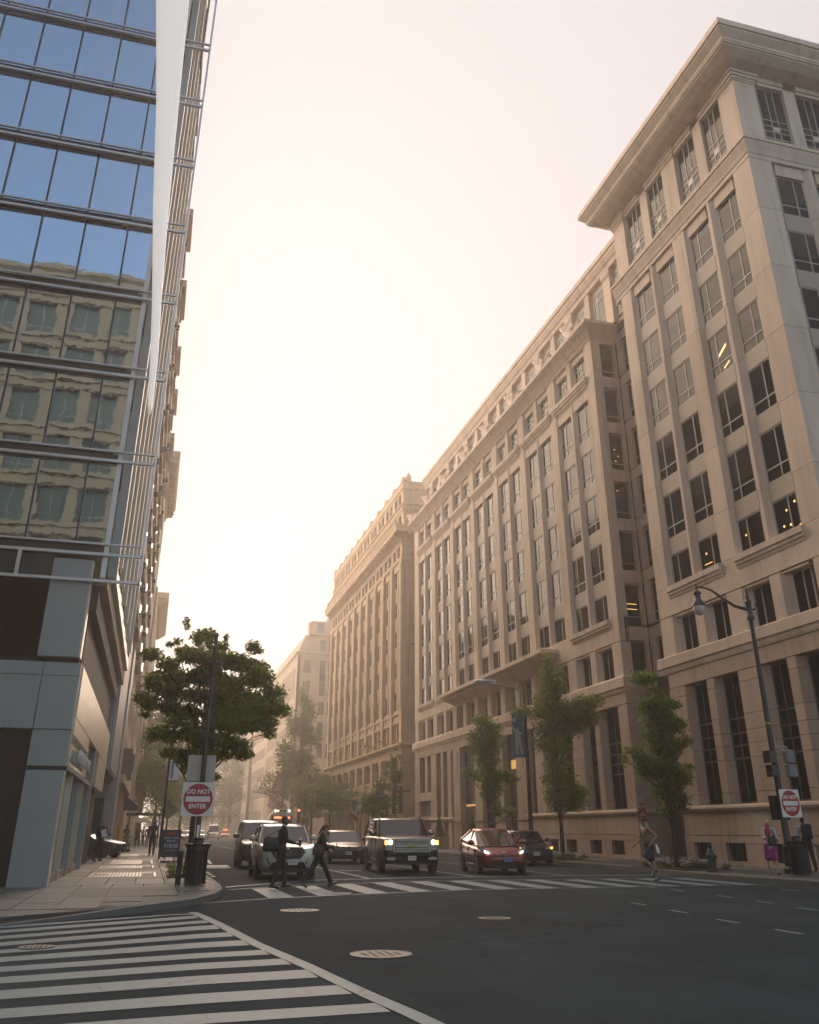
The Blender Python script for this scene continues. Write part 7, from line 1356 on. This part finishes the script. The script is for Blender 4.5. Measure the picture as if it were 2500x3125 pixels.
person('person in a dark jacket and grey cap leaning by the shop corner with papers', (-2.12, 46.6, .13), R(38), 1.74, 10, ((6, 4), (-6, 4)), ((20, 10, 62), (5, 22, 40)), 14, (.28, .18, .13), ('jacket', (.014, .016, .018)), ('trousers', (.012, .013, .016)), (.1, .1, .1), (.2, .2, .2), 'cap', wear=('brim',))
tag(MB().box(0, 0, 0, .24, .01, .32).xf(Matrix.Translation((-2.0, 46.25, 1.15)) @ Matrix.Rotation(R(-20), 4, 'Y')).build('papers', WHITE), 'white papers held by the person in the grey cap', 'papers')
person('woman in a patterned summer dress walking on the left sidewalk', (-1.42, 70, .13), R(185), 1.66, 2, ((16, 5), (-16, 14)), ((14, 8, 12), (-12, 8, 10)), 0, (.25, .14, .09), ('dress', (.16, .07, .07)), ('dress', (.15, .065, .06)), (.08, .04, .03), (.02, .015, .01), 'ponytail', True, vox=.016)
person('bald man in a dark brown suit walking away on the left sidewalk', (.36, 56.5, .13), R(178), 1.80, 1, ((8, 2), (-10, 8)), ((8, 8, 8), (-6, 8, 10)), 0, (.20, .12, .085), ('jacket', (.026, .019, .015)), ('trousers', (.024, .018, .014)), hair=(.08, .07, .06), hairstyle='bald', vox=.015)
person('person in light trousers walking beyond the suited man on the left sidewalk', (.1, 84.5, .13), R(175), 1.68, 1, ((14, 5), (-14, 10)), ((10, 8, 10), (-10, 8, 10)), 0, (.25, .15, .1), ('shirt', (.03, .035, .05)), ('trousers', (.35, .30, .25)), vox=.018)
person('diner in a dark shirt standing by the cafe tables', (-.8, 90, .13), R(30), 1.7, 3, ((4, 2), (-3, 2)), ((30, 8, 60), (5, 8, 10)), 5, (.3, .18, .12), ('shirt', (.03, .04, .07)), ('trousers', (.02, .02, .022)), vox=.018)
person('person in white by the cafe umbrella', (-.35, 95, .13), R(-60), 1.66, 0, ((4, 2), (-3, 2)), ((10, 8, 30), (5, 8, 10)), 0, (.3, .18, .12), ('shirt', (.55, .52, .5)), ('trousers', (.02, .02, .022)), vox=.018)
person('person in dark clothes standing by the doors under the green awnings', (20.0, 83, .13), R(-70), 1.75, 0, ((4, 2), (-3, 2)), ((10, 8, 30), (5, 8, 10)), 0, (.2, .12, .08), ('shirt', (.02, .02, .025)), ('trousers', (.02, .02, .022)), vox=.018)
# cyclist far down the street
t = empty('bicycle', 'dark bicycle crossing in front of the distant pale van', 'bicycle', (9.9, 160, 0)); b = MB()
for x in (-.52, .52):
    wl = MB().tube([(9.9 + x + .34 * math.cos(q), 160, .35 + .34 * math.sin(q)) for q in [2 * math.pi * k / 18 for k in range(19)]], .022, 6, False).build('wheel', TYRE, t); sp_ = MB()
    for k in range(8): q = math.pi * k / 8; sp_.tube([(9.9 + x - .33 * math.cos(q), 160, .35 - .33 * math.sin(q)), (9.9 + x + .33 * math.cos(q), 160, .35 + .33 * math.sin(q))], .004, 4)
    sp_.build('spokes', ALU, wl)
P = lambda x, z: (9.9 + x, 160, z)
MB().tube([P(-.52, .35), P(-.05, .32), P(.3, .85), P(-.2, .85), P(-.05, .32)], .02, 6).tube([P(-.52, .35), P(-.2, .85), P(-.23, .98)], .016, 6).tube([P(.52, .35), P(.3, .85), P(.26, 1.02)], .02, 6).build('frame', BLACK, t); MB().box(9.52, 159.94, .97, 9.82, 160.06, 1.02).build('saddle', BLACK, t); MB().tube([(10.16, 159.75, 1.03), (10.16, 160.25, 1.03)], .016, 6).build('handlebar', BLACK, t)
person('cyclist in black with a red helmet riding across the far street', (9.72, 160, .28), R(90), 1.75, 38, ((62, 70), (38, 62)), ((62, 4, 8), (62, 4, 8)), -22, (.2, .12, .09), ('jacket', (.012, .012, .014)), ('trousers', (.012, .012, .014)), hair=(.25, .02, .02), hairstyle='cap', vox=.018)
# ------------------------------------------------------------------ air
if HAZE:
    hz = MB().box(-120, -70, -1, 140, 460, 60).build('haze', None); hz['kind'] = 'stuff'
    hm = bpy.data.materials.new('warm_haze'); hm.use_nodes = True; n = hm.node_tree.nodes
    n.remove(n['Principled BSDF']); v = n.new('ShaderNodeVolumePrincipled'); v.inputs['Color'].default_value = (1, .93, .87, 1); v.inputs['Density'].default_value = HAZE; v.inputs['Anisotropy'].default_value = .7
    hm.node_tree.links.new(v.outputs[0], n['Material Output'].inputs['Volume']); hz.data.materials.append(hm)
bpy.data.scenes.remove(TMP)
